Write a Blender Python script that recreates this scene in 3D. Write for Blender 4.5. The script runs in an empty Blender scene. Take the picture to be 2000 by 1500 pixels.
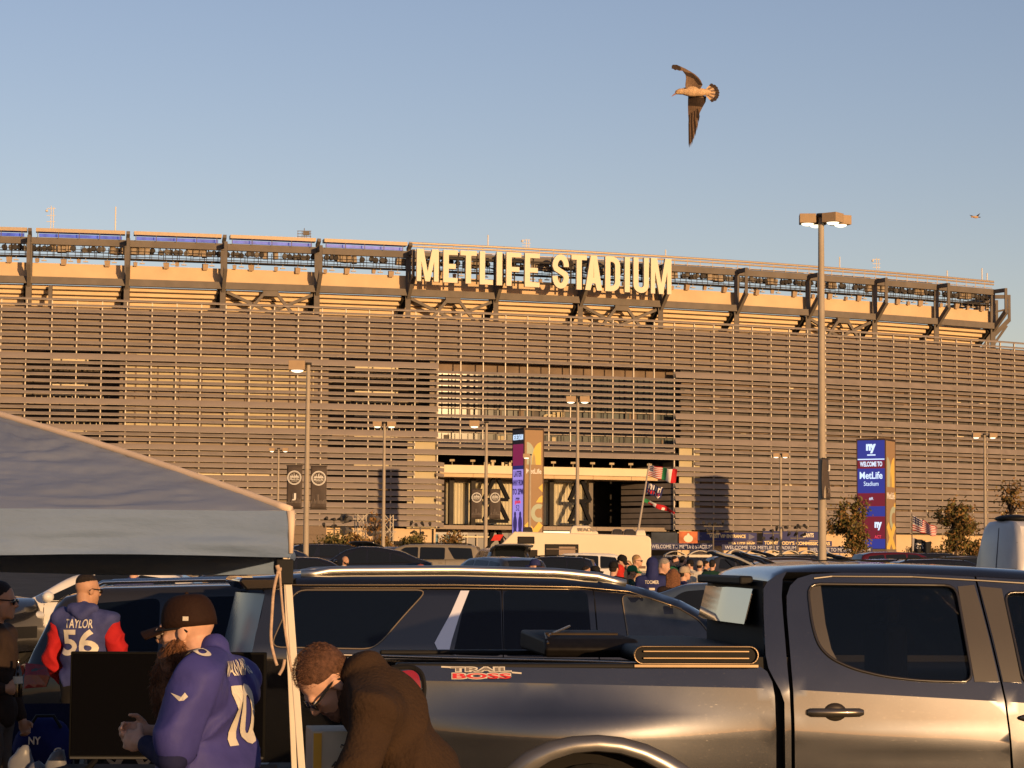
import bpy, bmesh, math, random
import numpy as np
from mathutils import Vector, Matrix, Euler, noise
from mathutils.geometry import delaunay_2d_cdt

random.seed(7)
R = math.radians
C = bpy.context.scene.collection
SC = bpy.context.scene

# ------------------------------------------------------------------ camera, sky, sun, exposure
EYE = Vector((0, 0, 1.95))
FPX = 4446.0                                   # focal length in pixels of the 2000 px wide photograph
CM = Matrix.Rotation(R(90 + 4.437), 4, 'X') @ Matrix.Rotation(R(0.4), 4, 'Z')
cam_d = bpy.data.cameras.new('camera')
cam_d.sensor_width = 36.0
cam_d.lens = 36.0 * FPX / 2000.0
cam_d.clip_start = 0.2
cam_d.clip_end = 9000
cam = bpy.data.objects.new('camera', cam_d)
cam.matrix_world = Matrix.Translation(EYE) @ CM
C.objects.link(cam)
SC.camera = cam

SUN_AZ = 30.0          # degrees to the right of straight behind the camera
SUN_EL = 6.0
world = bpy.data.worlds.new('World')
SC.world = world
world.use_nodes = True
wn = world.node_tree
wn.nodes.clear()
w_out = wn.nodes.new('ShaderNodeOutputWorld')
w_bg = wn.nodes.new('ShaderNodeBackground')
w_sky = wn.nodes.new('ShaderNodeTexSky')
w_sky.sky_type = 'NISHITA'
w_sky.sun_disc = False
w_sky.sun_elevation = R(SUN_EL)
SDIR = Vector((math.sin(R(SUN_AZ)) * math.cos(R(SUN_EL)), -math.cos(R(SUN_AZ)) * math.cos(R(SUN_EL)), math.sin(R(SUN_EL))))
w_sky.sun_rotation = math.atan2(SDIR.x, SDIR.y)
w_sky.altitude = 0
w_sky.air_density = 1.0
w_sky.dust_density = 0.3
w_sky.ozone_density = 2.2
w_bg.inputs['Strength'].default_value = 0.135
w_tint = wn.nodes.new('ShaderNodeMix')                 # white balance of the whole sky
w_tint.data_type = 'RGBA'; w_tint.blend_type = 'MULTIPLY'
w_tint.inputs['Factor'].default_value = 1.0
w_tint.inputs['B'].default_value = (1.30, .95, .96, 1)
wn.links.new(w_sky.outputs[0], w_tint.inputs['A'])
wn.links.new(w_tint.outputs['Result'], w_bg.inputs[0])
wn.links.new(w_bg.outputs[0], w_out.inputs[0])

sun_d = bpy.data.lights.new('sun', 'SUN')
sun_d.energy = 5.0
sun_d.angle = R(0.53)
sun_d.color = (1.0, 0.60, 0.275)
sun = bpy.data.objects.new('sun', sun_d)
sun.rotation_euler = SDIR.to_track_quat('Z', 'Y').to_euler()
C.objects.link(sun)

SC.view_settings.view_transform = 'Standard'
SC.view_settings.look = 'None'
SC.view_settings.gamma = 1.0
SC.view_settings.exposure = 0.35
SC.view_settings.use_curve_mapping = False
SC.render.engine = 'CYCLES'
SC.cycles.use_denoising = True
SC.cycles.max_bounces = 6
SC.cycles.transparent_max_bounces = 12
SC.cycles.sample_clamp_indirect = 6.0

# ------------------------------------------------------------------ placing helpers
CM3 = CM.to_3x3()

def ray(x, y):
    return CM3 @ Vector(((x - 1000) / FPX, -(y - 750) / FPX, -1))

def P(x, y, Y):
    v = ray(x, y)
    return EYE + v * (Y / v.y)

def X_at(x, Y, z=1.95):
    """world X of photo column x at distance Y and height z"""
    y = 1095 - (z - 1.95) * FPX / Y
    return P(x, y, Y).x

GZ = [(-500, 0), (30, 0), (50, .17), (70, .42), (100, .62), (120, .70), (180, 1.6), (250, 2.6), (6000, 2.6)]
def gz(Y):
    for (a, za), (b, zb) in zip(GZ, GZ[1:]):
        if a <= Y <= b:
            return za + (zb - za) * (Y - a) / (b - a)
    return 0.0

# ------------------------------------------------------------------ materials
MATS = {}
GAIN = .72
def M(key, rgb=None, rough=.6, metal=0, var=.12, vs=6.0, bump=0.0, bs=60.0, coat=0, spec=.22, emit=None, es=0, sheen=0, alpha=None, stretch=None, trans=0):
    if key in MATS:
        return MATS[key]
    rgb = tuple(c * GAIN for c in rgb)
    m = bpy.data.materials.new(key)
    m.use_nodes = True
    nt = m.node_tree
    b = nt.nodes['Principled BSDF']
    b.inputs['Roughness'].default_value = rough
    b.inputs['Metallic'].default_value = metal
    b.inputs['Specular IOR Level'].default_value = spec
    b.inputs['Coat Weight'].default_value = coat
    b.inputs['Coat Roughness'].default_value = .04
    b.inputs['Sheen Weight'].default_value = sheen
    b.inputs['Transmission Weight'].default_value = trans
    tc = nt.nodes.new('ShaderNodeTexCoord')
    src = tc.outputs['Object']
    if stretch:
        mp = nt.nodes.new('ShaderNodeMapping')
        mp.inputs['Scale'].default_value = stretch
        nt.links.new(src, mp.inputs[0])
        src = mp.outputs[0]
    if var > 0:
        n = nt.nodes.new('ShaderNodeTexNoise')
        n.inputs['Scale'].default_value = vs
        n.inputs['Detail'].default_value = 6
        nt.links.new(src, n.inputs['Vector'])
        mx = nt.nodes.new('ShaderNodeMix')
        mx.data_type = 'RGBA'
        mx.inputs['A'].default_value = (*[max(0, c * (1 - var)) for c in rgb], 1)
        mx.inputs['B'].default_value = (*[min(1, c * (1 + var)) for c in rgb], 1)
        mr = nt.nodes.new('ShaderNodeMapRange')
        mr.inputs['From Min'].default_value = .3
        mr.inputs['From Max'].default_value = .7
        nt.links.new(n.outputs['Fac'], mr.inputs['Value'])
        nt.links.new(mr.outputs['Result'], mx.inputs['Factor'])
        nt.links.new(mx.outputs['Result'], b.inputs['Base Color'])
    else:
        b.inputs['Base Color'].default_value = (*rgb, 1)
    if bump > 0:
        n2 = nt.nodes.new('ShaderNodeTexNoise')
        n2.inputs['Scale'].default_value = bs
        n2.inputs['Detail'].default_value = 5
        nt.links.new(src, n2.inputs['Vector'])
        bp = nt.nodes.new('ShaderNodeBump')
        bp.inputs['Strength'].default_value = bump
        bp.inputs['Distance'].default_value = .02
        nt.links.new(n2.outputs['Fac'], bp.inputs['Height'])
        nt.links.new(bp.outputs['Normal'], b.inputs['Normal'])
    if emit:
        b.inputs['Emission Color'].default_value = (*emit, 1)
        b.inputs['Emission Strength'].default_value = es
    if alpha is not None:
        b.inputs['Alpha'].default_value = alpha
    MATS[key] = m
    return m

def add_specks(m, scale, lo, hi, rgb, rough=.6):
    """dust and fine scratches: small flecks of another colour and roughness"""
    nt = m.node_tree; b = nt.nodes['Principled BSDF']
    tc = nt.nodes.new('ShaderNodeTexCoord'); n = nt.nodes.new('ShaderNodeTexNoise'); n.inputs['Scale'].default_value = scale; n.inputs['Detail'].default_value = 3
    n2 = nt.nodes.new('ShaderNodeTexNoise'); n2.inputs['Scale'].default_value = 2.2
    mr = nt.nodes.new('ShaderNodeMapRange'); mr.inputs['From Min'].default_value = lo; mr.inputs['From Max'].default_value = hi
    mp = nt.nodes.new('ShaderNodeMapping'); mp.inputs['Scale'].default_value = (.35, 1, 1.6)
    nt.links.new(tc.outputs['Object'], mp.inputs[0]); nt.links.new(mp.outputs[0], n.inputs['Vector']); nt.links.new(tc.outputs['Object'], n2.inputs['Vector'])
    nt.links.new(n.outputs['Fac'], mr.inputs['Value'])
    ml = nt.nodes.new('ShaderNodeMath'); ml.operation = 'MULTIPLY'; nt.links.new(mr.outputs['Result'], ml.inputs[0]); nt.links.new(n2.outputs['Fac'], ml.inputs[1])
    mx = nt.nodes.new('ShaderNodeMix'); mx.data_type = 'RGBA'; mx.inputs['B'].default_value = (*rgb, 1)
    old = b.inputs['Base Color'].links
    if old: nt.links.new(old[0].from_socket, mx.inputs['A'])
    else: mx.inputs['A'].default_value = b.inputs['Base Color'].default_value
    nt.links.new(ml.outputs[0], mx.inputs['Factor']); nt.links.new(mx.outputs['Result'], b.inputs['Base Color'])
    mr2 = nt.nodes.new('ShaderNodeMapRange'); mr2.inputs['To Min'].default_value = b.inputs['Roughness'].default_value; mr2.inputs['To Max'].default_value = rough
    nt.links.new(ml.outputs[0], mr2.inputs['Value']); nt.links.new(mr2.outputs['Result'], b.inputs['Roughness'])

# ------------------------------------------------------------------ mesh helpers
class MB:
    def __init__(self):
        self.v = []; self.f = []; self.mi = []
    def add(self, vs, fs, mi=0):
        o = len(self.v)
        self.v += [tuple(p) for p in vs]
        self.f += [tuple(i + o for i in f) for f in fs]
        self.mi += [mi] * len(fs)
        return self
    def box(self, c, s, rot=None, mi=0):
        c = Vector(c); hx, hy, hz = s[0] / 2, s[1] / 2, s[2] / 2
        vs = [Vector((x, y, z)) for x in (-hx, hx) for y in (-hy, hy) for z in (-hz, hz)]
        if rot is not None:
            vs = [rot @ p for p in vs]
        return self.add([c + p for p in vs], [(0, 1, 3, 2), (4, 6, 7, 5), (0, 4, 5, 1), (2, 3, 7, 6), (0, 2, 6, 4), (1, 5, 7, 3)], mi)
    def beam(self, a, b, w, h=None, up=(0, 0, 1), mi=0):
        a = Vector(a); b = Vector(b); h = h or w
        d = (b - a); L = d.length
        if L < 1e-6: return self
        d.normalize(); u = Vector(up)
        if abs(d.dot(u)) > .99: u = Vector((0, 1, 0))
        s = d.cross(u).normalized(); u = s.cross(d)
        rot = Matrix((d, s, u)).transposed()
        return self.box((a + b) / 2, (L, w, h), rot, mi)
    def tube(self, pts, r, n=8, mi=0, caps=True):
        pts = [Vector(p) for p in pts]
        rs = r if isinstance(r, (list, tuple)) else [r] * len(pts)
        o = len(self.v); vs = []; prev = None
        for i, p in enumerate(pts):
            t = (pts[min(i + 1, len(pts) - 1)] - pts[max(i - 1, 0)])
            t = t.normalized() if t.length > 1e-9 else Vector((0, 0, 1))
            if prev is None:
                a = Vector((1, 0, 0)) if abs(t.x) < .8 else Vector((0, 1, 0))
                s = t.cross(a).normalized()
            else:
                s = (prev - t * prev.dot(t)).normalized()
            prev = s; u = t.cross(s)
            for k in range(n):
                an = 2 * math.pi * k / n
                vs.append(p + (s * math.cos(an) + u * math.sin(an)) * rs[i])
        fs = []
        for i in range(len(pts) - 1):
            for k in range(n):
                a = i * n + k; b = i * n + (k + 1) % n
                fs.append((a, b, b + n, a + n))
        if caps:
            fs.append(tuple(range(n - 1, -1, -1))); fs.append(tuple((len(pts) - 1) * n + k for k in range(n)))
        return self.add(vs, fs, mi)
    def prism(self, poly, axis, a, b, mi=0):
        """polygon of 2D points extruded along axis between a and b; poly coords are the other two axes in order"""
        n = len(poly); vs = []
        for t in (a, b):
            for p in poly:
                q = list(p); q.insert('xyz'.index(axis), t); vs.append(tuple(q))
        fs = [tuple(range(n)), tuple(range(2 * n - 1, n - 1, -1))]
        fs += [(i, (i + 1) % n, n + (i + 1) % n, n + i) for i in range(n)]
        return self.add(vs, fs, mi)
    def loft(self, rings, closed=True, caps=True, mi=0):
        n = len(rings[0]); vs = [p for r in rings for p in r]; fs = []
        m = n if closed else n - 1
        for i in range(len(rings) - 1):
            for k in range(m):
                a = i * n + k; b = i * n + (k + 1) % n
                fs.append((a, b, b + n, a + n))
        if caps and closed:
            fs.append(tuple(range(n - 1, -1, -1))); fs.append(tuple((len(rings) - 1) * n + k for k in range(n)))
        return self.add(vs, fs, mi)
    def ball(self, c, r, nu=12, nv=8, rot=None, mi=0):
        c = Vector(c); r = r if isinstance(r, (list, tuple)) else (r, r, r)
        rings = []; vs = []
        def tp(x, y, z):
            p = Vector((x * r[0], y * r[1], z * r[2]))
            return c + (rot @ p if rot is not None else p)
        vs.append(tp(0, 0, -1))
        for j in range(1, nv):
            a = -math.pi / 2 + math.pi * j / nv
            for k in range(nu):
                b = 2 * math.pi * k / nu
                vs.append(tp(math.cos(a) * math.cos(b), math.cos(a) * math.sin(b), math.sin(a)))
        vs.append(tp(0, 0, 1))
        fs = [(0, 1 + (k + 1) % nu, 1 + k) for k in range(nu)]
        for j in range(nv - 2):
            for k in range(nu):
                a = 1 + j * nu + k; b = 1 + j * nu + (k + 1) % nu
                fs.append((a, b, b + nu, a + nu))
        t = len(vs) - 1; o = 1 + (nv - 2) * nu
        fs += [(o + k, o + (k + 1) % nu, t) for k in range(nu)]
        return self.add(vs, fs, mi)
    def cap(self, a, b, ra, rb, n=12):
        """closed tapered capsule"""
        a = Vector(a); b = Vector(b); d = b - a
        if d.length < 1e-6: return self.ball(a, ra, n, 8)
        t = d.normalized(); pts = []; rs = []
        for q in (-1.0, -.92, -.7, -.38, 0):
            pts.append(a + t * (ra * q)); rs.append(ra * math.sqrt(max(1e-4, 1 - q * q)))
        for q in (0, .38, .7, .92, 1.0):
            pts.append(b + t * (rb * q)); rs.append(rb * math.sqrt(max(1e-4, 1 - q * q)))
        return self.tube(pts, rs, n)
    def grid(self, fn, nu, nv, mi=0):
        vs = [fn(i / nu, j / nv) for j in range(nv + 1) for i in range(nu + 1)]
        fs = [(j * (nu + 1) + i, j * (nu + 1) + i + 1, (j + 1) * (nu + 1) + i + 1, (j + 1) * (nu + 1) + i) for j in range(nv) for i in range(nu)]
        return self.add(vs, fs, mi)
    def mesh(self, name):
        me = bpy.data.meshes.new(name)
        me.from_pydata(self.v, [], self.f)
        if any(self.mi):
            me.polygons.foreach_set('material_index', self.mi)
        me.update()
        return me
    def build(self, name, mats, parent=None, smooth=False, **kw):
        me = self.mesh(name)
        if not isinstance(mats, (list, tuple)): mats = [mats]
        for m in mats: me.materials.append(m)
        return obj(name, me, parent, smooth, **kw)

def obj(name, me, parent=None, smooth=False, label=None, cat=None, group=None, kind=None, loc=None, rot=None, fix=True):
    if smooth and me is not None:
        me.polygons.foreach_set('use_smooth', [True] * len(me.polygons))
        if smooth is not True:
            me.set_sharp_from_angle(angle=R(smooth))
    if me is not None and fix:
        bm = bmesh.new(); bm.from_mesh(me)
        bmesh.ops.recalc_face_normals(bm, faces=bm.faces)
        bm.to_mesh(me); bm.free()
    o = bpy.data.objects.new(name, me)
    C.objects.link(o)
    if parent is not None: o.parent = parent
    if loc is not None: o.location = loc
    if rot is not None: o.rotation_euler = rot
    if label: o['label'] = label
    if cat: o['category'] = cat
    if group: o['group'] = group
    if kind: o['kind'] = kind
    return o

def thing(name, label, cat, loc=(0, 0, 0), rz=0, group=None, scale=None):
    o = bpy.data.objects.new(name, None)
    o.empty_display_size = .2
    C.objects.link(o)
    o.location = loc; o.rotation_euler = (0, 0, rz)
    o['label'] = label; o['category'] = cat
    if group: o['group'] = group
    if scale: o.scale = (scale,) * 3
    return o

def bevel(o, w, seg=2, ang=35):
    m = o.modifiers.new('bevel', 'BEVEL'); m.width = w; m.segments = seg; m.limit_method = 'ANGLE'; m.angle_limit = R(ang)
    return o

TXT = {}
def text_mesh(s, w, h, depth=.01, bold=0.0):
    """a word as a mesh in the XY plane, fitted to w x h (w=None keeps proportions), centred, front towards +Z"""
    key = (s, bold)
    if key not in TXT:
        cu = bpy.data.curves.new('lettering', 'FONT')
        cu.body = s; cu.offset = bold; cu.extrude = .1; cu.resolution_u = 4
        o = bpy.data.objects.new('lettering', cu)
        C.objects.link(o)
        dg = bpy.context.evaluated_depsgraph_get()
        me = bpy.data.meshes.new_from_object(o.evaluated_get(dg))
        bpy.data.objects.remove(o); bpy.data.curves.remove(cu)
        n = len(me.vertices); a = np.empty(n * 3); me.vertices.foreach_get('co', a)
        fs = [tuple(p.vertices) for p in me.polygons]
        TXT[key] = (a.reshape(-1, 3), fs)
        bpy.data.meshes.remove(me)
    a, fs = TXT[key]
    a = a.copy(); lo = a.min(0); hi = a.max(0)
    sy = h / (hi[1] - lo[1])
    sx = sy if w is None else w / (hi[0] - lo[0])
    a = (a - (lo + hi) / 2) * np.array([sx, sy, depth / max(1e-6, hi[2] - lo[2])])
    mb = MB(); mb.v = [tuple(p) for p in a]; mb.f = list(fs); mb.mi = [0] * len(fs)
    return mb

UPR = Matrix.Rotation(R(90), 3, 'X')
def place(mb, M4):
    mb.v = [tuple(M4 @ Vector(p)) for p in mb.v]
    return mb
# ------------------------------------------------------------------ ground
def build_ground():
    asph = M('asphalt', (.055, .053, .05), rough=.85, var=.35, vs=.8, bump=.5, bs=90)
    ys = [-400, -60, 0, 15, 30, 50, 70, 85, 100, 120, 150, 180, 215, 250, 400, 900, 5000]
    xs = [-5000, -900, -300, -120, -50, -20, 0, 20, 50, 120, 300, 900, 5000]
    mb = MB()
    vs = [(x, y, gz(y)) for y in ys for x in xs]; n = len(xs)
    fs = [(j * n + i, j * n + i + 1, (j + 1) * n + i + 1, (j + 1) * n + i) for j in range(len(ys) - 1) for i in range(n - 1)]
    mb.add(vs, fs)
    mb.build('ground', asph, kind='structure', label='dark asphalt parking lot rising gently to the stadium', cat='ground')
    # painted stall lines close by
    paint = M('stall_paint', (.5, .48, .42), rough=.8, var=.35, vs=14)
    mb = MB()
    for i in range(-4, 6):
        for y0 in (9.5, 21.5):
            x = i * 2.75 + .4
            mb.box((x, y0 + 2.7, .004), (.1, 5.4, .003))
    mb.build('stall_markings', paint, kind='structure', label='worn white parking stall lines on the asphalt', cat='markings')
build_ground()

# ------------------------------------------------------------------ stadium plan
_kx = np.arange(13)
_px = np.array([50, 242, 432, 612, 797, 968, 1131, 1289, 1440, 1580, 1710, 1830, 1944.])
_d = np.array([314.7, 317.6, 320, 322.6, 326.2, 330, 334.6, 339.6, 344.4, 349.8, 355.4, 361, 366.8])
_X = (_px - 1000) / FPX * _d
_cx = np.polyfit(_kx, _X, 3); _cy = np.polyfit(_kx, _d, 2)
def col(k):
    kk = min(k, 12.0)
    p = Vector((np.polyval(_cx, kk), np.polyval(_cy, kk), 0)); 
    t = Vector((np.polyval(np.polyder(_cx), kk), np.polyval(np.polyder(_cy), kk), 0))
    if k > 12: p = p + t * (k - 12)
    t.normalize()
    return p, t
def S(k, off, z):
    p, t = col(k)
    n = Vector((t.y, -t.x, 0))
    return p + n * off + Vector((0, 0, z))
def yaw(k):
    t = col(k)[1]
    return math.atan2(t.y, t.x)
CMI = CM3.transposed()
def proj(p):
    v = CMI @ (Vector(p) - EYE)
    return 1000 + FPX * v.x / -v.z, 750 - FPX * v.y / -v.z
def k_px(x, off=5.0, z=20.0):
    lo, hi = -4.0, 18.0
    for _ in range(40):
        m = (lo + hi) / 2
        if proj(S(m, off, z))[0] < x: lo = m
        else: hi = m
    return lo
def z_px(y, k, off):
    """height of photo row y on the facade at bay k"""
    lo, hi = -5.0, 70.0
    for _ in range(40):
        m = (lo + hi) / 2
        if proj(S(k, off, m))[1] > y: lo = m
        else: hi = m
    return lo

SCR = 5.0
steel = M('grey_steel', (.17, .148, .125), rough=.75, metal=.0, var=.12, vs=.6)
dsteel = M('dark_steel', (.05, .046, .042), rough=.85, metal=.0, spec=.1, var=.2, vs=.6)
precast = M('tan_precast', (.66, .49, .30), rough=.8, var=.07, vs=.35, bump=.12, bs=6)
precast2 = M('pale_precast', (.72, .55, .34), rough=.8, var=.08, vs=.35, bump=.12, bs=6)
slatm = M('bronze_aluminium', (.215, .186, .17), rough=.75, metal=.0, var=.15, vs=.5)
slatm2 = M('bronze_aluminium_wide', (.25, .212, .188), rough=.75, metal=.0, var=.15, vs=.5)
lipm = M('pale_aluminium', (.40, .35, .30), rough=.5, metal=.0, var=.05)
cream = M('cream_panel', (.78, .68, .48), rough=.7, var=.05, vs=.4)
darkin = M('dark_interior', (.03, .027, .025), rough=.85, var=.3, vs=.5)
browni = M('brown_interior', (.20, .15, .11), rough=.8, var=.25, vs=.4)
glassm = M('smoked_glass', (.10, .115, .11), rough=.12, var=.3, vs=.25, spec=.2)
ledblue = M('blue_light_strip', (.05, .1, .6), rough=.4, var=.6, vs=.9, emit=(.03, .09, .6), es=.3)
lampm = M('lamp_housing', (.05, .045, .04), rough=.5, metal=.4, var=.4, vs=1.2)
lampw = M('lamp_pale', (.5, .42, .3), rough=.6, var=.3, vs=1.2)

def build_stadium():
    st = thing('stadium', 'huge stadium with bronze louvred facade and open steel rim', 'stadium', S(6, 0, 0).to_tuple())
    inv = Matrix.Translation(-Vector(S(6, 0, 0)))
    def bld(mb, name, mat, parent=st, **kw):
        place(mb, inv); return mb.build(name, mat, parent, **kw)
    K0, K1 = -1, 12
    # ---- upper rim, bay by bay
    rnd = random.Random(3)
    lamp_round = None
    mbl = MB()
    mbl.tube([(0, -.35, 0), (0, .1, 0)], [.34, .30], 10); mbl.box((0, .1, .42), (.12, .12, .5))
    me_round = mbl.mesh('floodlight'); me_round.materials.append(lampm)
    mbl = MB(); mbl.box((0, 0, 0), (.62, .55, .85)); mbl.box((0, .05, .55), (.1, .1, .4))
    me_box = mbl.mesh('floodlight'); me_box.materials.append(M('lamp_mid', (.26, .21, .15), rough=.6, var=.5, vs=1.0))
    mbl = MB(); mbl.prism([(-.45, .45), (.45, .45), (.36, -.45), (-.36, -.45)], 'y', -.3, .3); mbl.box((0, 0, .65), (.08, .08, .5))
    me_spk = mbl.mesh('loudspeaker'); me_spk.materials.append(M('speaker_tan', (.42, .31, .2), rough=.7))
    mbl = MB(); mbl.box((0, 0, 0), (.7, .4, .12)); mbl.box((0, 0, .3), (.06, .06, .6))
    me_dn = mbl.mesh('downlight'); me_dn.materials.append(lampw)
    for k in range(K0, K1):
        a, b = k, k + 1
        def bar(o0, z0, w, h, mat, name, da=0, db=0):
            mb = MB(); mb.beam(S(a + da, o0, z0), S(b - db, o0, z0), w, h); return bld(mb, name, mat)
        bar(.2, 45.9, .7, .95, steel, 'roof_girder')
        bar(.3, 40.38, .9, .98, steel, 'ring_beam')
        mb = MB(); mb.beam(S(a, -.7, 41.9), S(b, -.7, 41.9), .3, 2.05)
        bld(mb, 'fascia_panel', precast)
        # top: light boxes on the left, twin pipes on the right
        if k < 4:
            mb = MB(); mb.beam(S(a + .06, .3, 47.35), S(b - .03, .3, 47.35), 1.6, .5)
            bld(mb, 'light_box', M('light_box_tan', (.44, .35, .25), rough=.55, metal=.2, var=.1))
            mb = MB(); mb.beam(S(a + .09, -.1, 46.75), S(b - .06, -.1, 46.72), .3, .42); bld(mb, 'blue_light', ledblue)
            for i in range(5):
                mb = MB(); q = S(a + .08 + i * .21, 1.0, 0); mb.beam(q + Vector((0, 0, 46.3)), q + Vector((0, 0, 47.3)), .09)
                bld(mb, 'light_box_post', steel)
        else:
            mb = MB(); mb.tube([S(a, .4, 47.6), S(b, .4, 47.6)], .17, 6); mb.tube([S(a, .4, 47.15), S(b, .4, 47.15)], .14, 6)
            mb.beam(S(a, 0, 46.62), S(b, 0, 46.62), .1)
            for i in range(6):
                q = S(a + i / 6, .4, 0); mb.beam(q + Vector((0, 0, 46.3)), q + Vector((0, 0, 47.6)), .09)
            bld(mb, 'top_pipe', M('pipe_tan', (.45, .36, .26), rough=.5, metal=.2))
            if k < 11:
                mb = MB(); mb.beam(S(a + .04, -.3, 46.62), S(b - .04, -.3, 46.62), .12, .16); bld(mb, 'cable_tray', M('cable_navy', (.02, .02, .09), rough=.5))
        # catwalk under the girder
        mb = MB()
        for z in (44.85, 44.45, 44.05): mb.beam(S(a, .2, z), S(b, .2, z), .07)
        for z in (44.7, 44.2): mb.beam(S(a, -1.2, z), S(b, -1.2, z), .07)
        mb.beam(S(a, -.5, 43.78), S(b, -.5, 43.78), 1.5, .16)
        for i in range(14):
            q = S(a + (i + .5) / 14, .2, 0); mb.beam(q + Vector((0, 0, 43.7)), q + Vector((0, 0, 45.4)), .07)
            if i % 2: 
                q = S(a + (i + .3) / 14, -1.2, 0); mb.beam(q + Vector((0, 0, 43.7)), q + Vector((0, 0, 45.4)), .09)
        bld(mb, 'catwalk', dsteel)
        for i in range(19):
            u = a + .05 + .9 * i / 18 + rnd.uniform(-.01, .01)
            if rnd.random() < .12: continue
            run = (i // 4 + k) % 3
            me = me_box if run == 1 else me_round
            q = S(u, -.4 + rnd.uniform(-.2, .2), 44.98 + rnd.uniform(-.16, .1))
            o = obj('floodlight', me, st, loc=inv @ q, rot=(rnd.uniform(-.3, .2), rnd.uniform(-.1, .1), yaw(u) + rnd.uniform(-.3, .3)), fix=False); o.scale = (1.2,) * 3
        for i in range(4):
            u = a + .12 + .22 * i + rnd.uniform(-.07, .07)
            obj('loudspeaker', me_spk, st, loc=inv @ S(u, -.3, 43.35 - rnd.uniform(0, .35)), rot=(.25, 0, yaw(u) + rnd.uniform(-.3, .3)), fix=False).scale = (.9,) * 3 if i % 2 else (.62,) * 3
            obj('downlight', me_dn, st, loc=inv @ S(u + .07, 0, 43.2), rot=(0, 0, yaw(u)), fix=False)
        # stepped underside of the upper deck, receding inwards
        for i in range(8):
            z = 39.62 - i * .62
            mb = MB(); mb.beam(S(a, -1.0 - i * .8, z), S(b, -1.0 - i * .8, z), .35, .56); bld(mb, 'deck_riser', precast2)
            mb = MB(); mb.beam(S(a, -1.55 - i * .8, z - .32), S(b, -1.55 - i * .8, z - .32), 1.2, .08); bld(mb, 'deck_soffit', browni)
        # V braces in some bays
        if k in (2, 4, 6, 9):
            mb = MB(); mid = a + .5
            mb.box(S(mid, .3, 39.55), (2.2, .5, .9), Matrix.Rotation(yaw(mid), 3, 'Z'))
            for sgn in (-1, 1):
                mb.beam(S(mid + sgn * .06, .3, 39.6), S(mid + sgn * .36, .3, 34.8), .42)
                mb.beam(S(mid + sgn * .46, -.4, 39.6), S(mid - sgn * .30, -.6, 35.2), .42)
            bld(mb, 'brace', steel)
    # ---- columns with their outriggers and rakers
    for k in range(K0, K1 + 1):
        mb = MB()
        mb.beam(S(k, .1, 34.5), S(k, .1, 46.2), .75, .55, up=(0, 1, 0))
        mb.beam(S(k, .2, 46.0), S(k, 3.1, 46.0), .45, .6)
        mb.beam(S(k, 3.1, 46.3), S(k, 3.1, 42.4), .42, .42)
        mb.beam(S(k, 3.1, 42.5), S(k, .2, 39.7), .5, .7)
        if k < 5:
            mb.beam(S(k, -.2, 46.6), S(k, 1.4, 47.3), .5, .5)
        bld(mb, 'column', steel)
        mb = MB(); mb.beam(S(k - .03, -.6, 39.8), S(k - .03, -8, 33.6), .7, 1.0); bld(mb, 'raker_beam', dsteel)
    mb = MB(); mb.beam(S(.22, .1, 35), S(.22, .1, 39.7), .5); bld(mb, 'post', steel)
    # ---- the rim turns the corner at the far right
    base, t = col(12); ang = math.atan2(t.y, t.x)
    prev = base; cpts = []
    for i in range(1, 5):
        ang += R(52 if i == 1 else 9); prev = prev + Vector((math.cos(ang), math.sin(ang), 0)) * 7.0; cpts.append((prev.copy(), ang))
    last = base; lang = math.atan2(t.y, t.x)
    for q, an in cpts:
        n = Vector((math.sin(an), -math.cos(an), 0))
        n0 = Vector((math.sin(lang), -math.cos(lang), 0))
        mb = MB()
        Z = lambda z: Vector((0, 0, z))
        mb.beam(q + Z(34), q + Z(46.2), .6, .6)
        mb.beam(q + Z(46), q + n * 3.6 + Z(46), .45, .6); mb.beam(q + n * 3.6 + Z(46.3), q + n * 3.6 + Z(42), .42)
        mb.beam(q + n * 3.6 + Z(42.2), q + Z(38.5), .5, .7); mb.beam(q + n * 3.6 + Z(44), q + Z(43.2), .3)
        mb.beam(q + n * 3.2 + Z(41.2), q + Z(36.6), .35, .4)
        bld(mb, 'column', steel)
        mb = MB(); mb.beam(last + Z(45.9), q + Z(45.9), .6, .9); bld(mb, 'roof_girder', steel)
        mb = MB(); mb.beam(last + Z(40.38), q + Z(40.38), .6, .9); bld(mb, 'ring_beam', steel)
        mb = MB(); mb.beam(last - n0 * .7 + Z(41.9), q - n * .7 + Z(41.9), .3, 2.0); bld(mb, 'fascia_panel', precast)
        mb = MB()
        for z in (44.7, 44.2, 43.8): mb.beam(last + Z(z), q + Z(z), .1)
        bld(mb, 'catwalk', dsteel)
        mb = MB(); mb.beam(last + Z(36.8) - n0 * 3, q + Z(36.8) - n * 3, .3, 5.0); bld(mb, 'deck_riser', precast2)
        last, lang = q, an
    # masts on the rim
    wh = M('white_mast', (.75, .7, .6), rough=.5, var=.05)
    for (px, h, kind) in ((99, 3.4, 1), (225, 3.6, 0), (594, 1.6, 2), (953, 1.9, 0), (1028, 1.6, 1), (1300, 1.2, 0), (1640, 2.0, 0), (1712, 2.3, 1), (1850, 1.3, 0), (1918, 2.2, 0), (1928, 1.5, 0)):
        k = k_px(px, 0, 47.5); mb = MB()
        q = S(k, 0, 47.5)
        mb.tube([q, q + Vector((0, 0, h))], .1 if kind == 0 else .06, 6)
        if kind == 1:
            q2 = q + Vector((.35, 0, 0)); mb.tube([q2, q2 + Vector((0, 0, h * .95))], .06, 6)
            for z in (.35, .6, .9): mb.beam(q + Vector((-.6, 0, h * z)), q + Vector((.6, 0, h * z)), .08)
            mb.ball(q + Vector((-.6, 0, h * .8)), .2, 6, 5)
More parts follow.
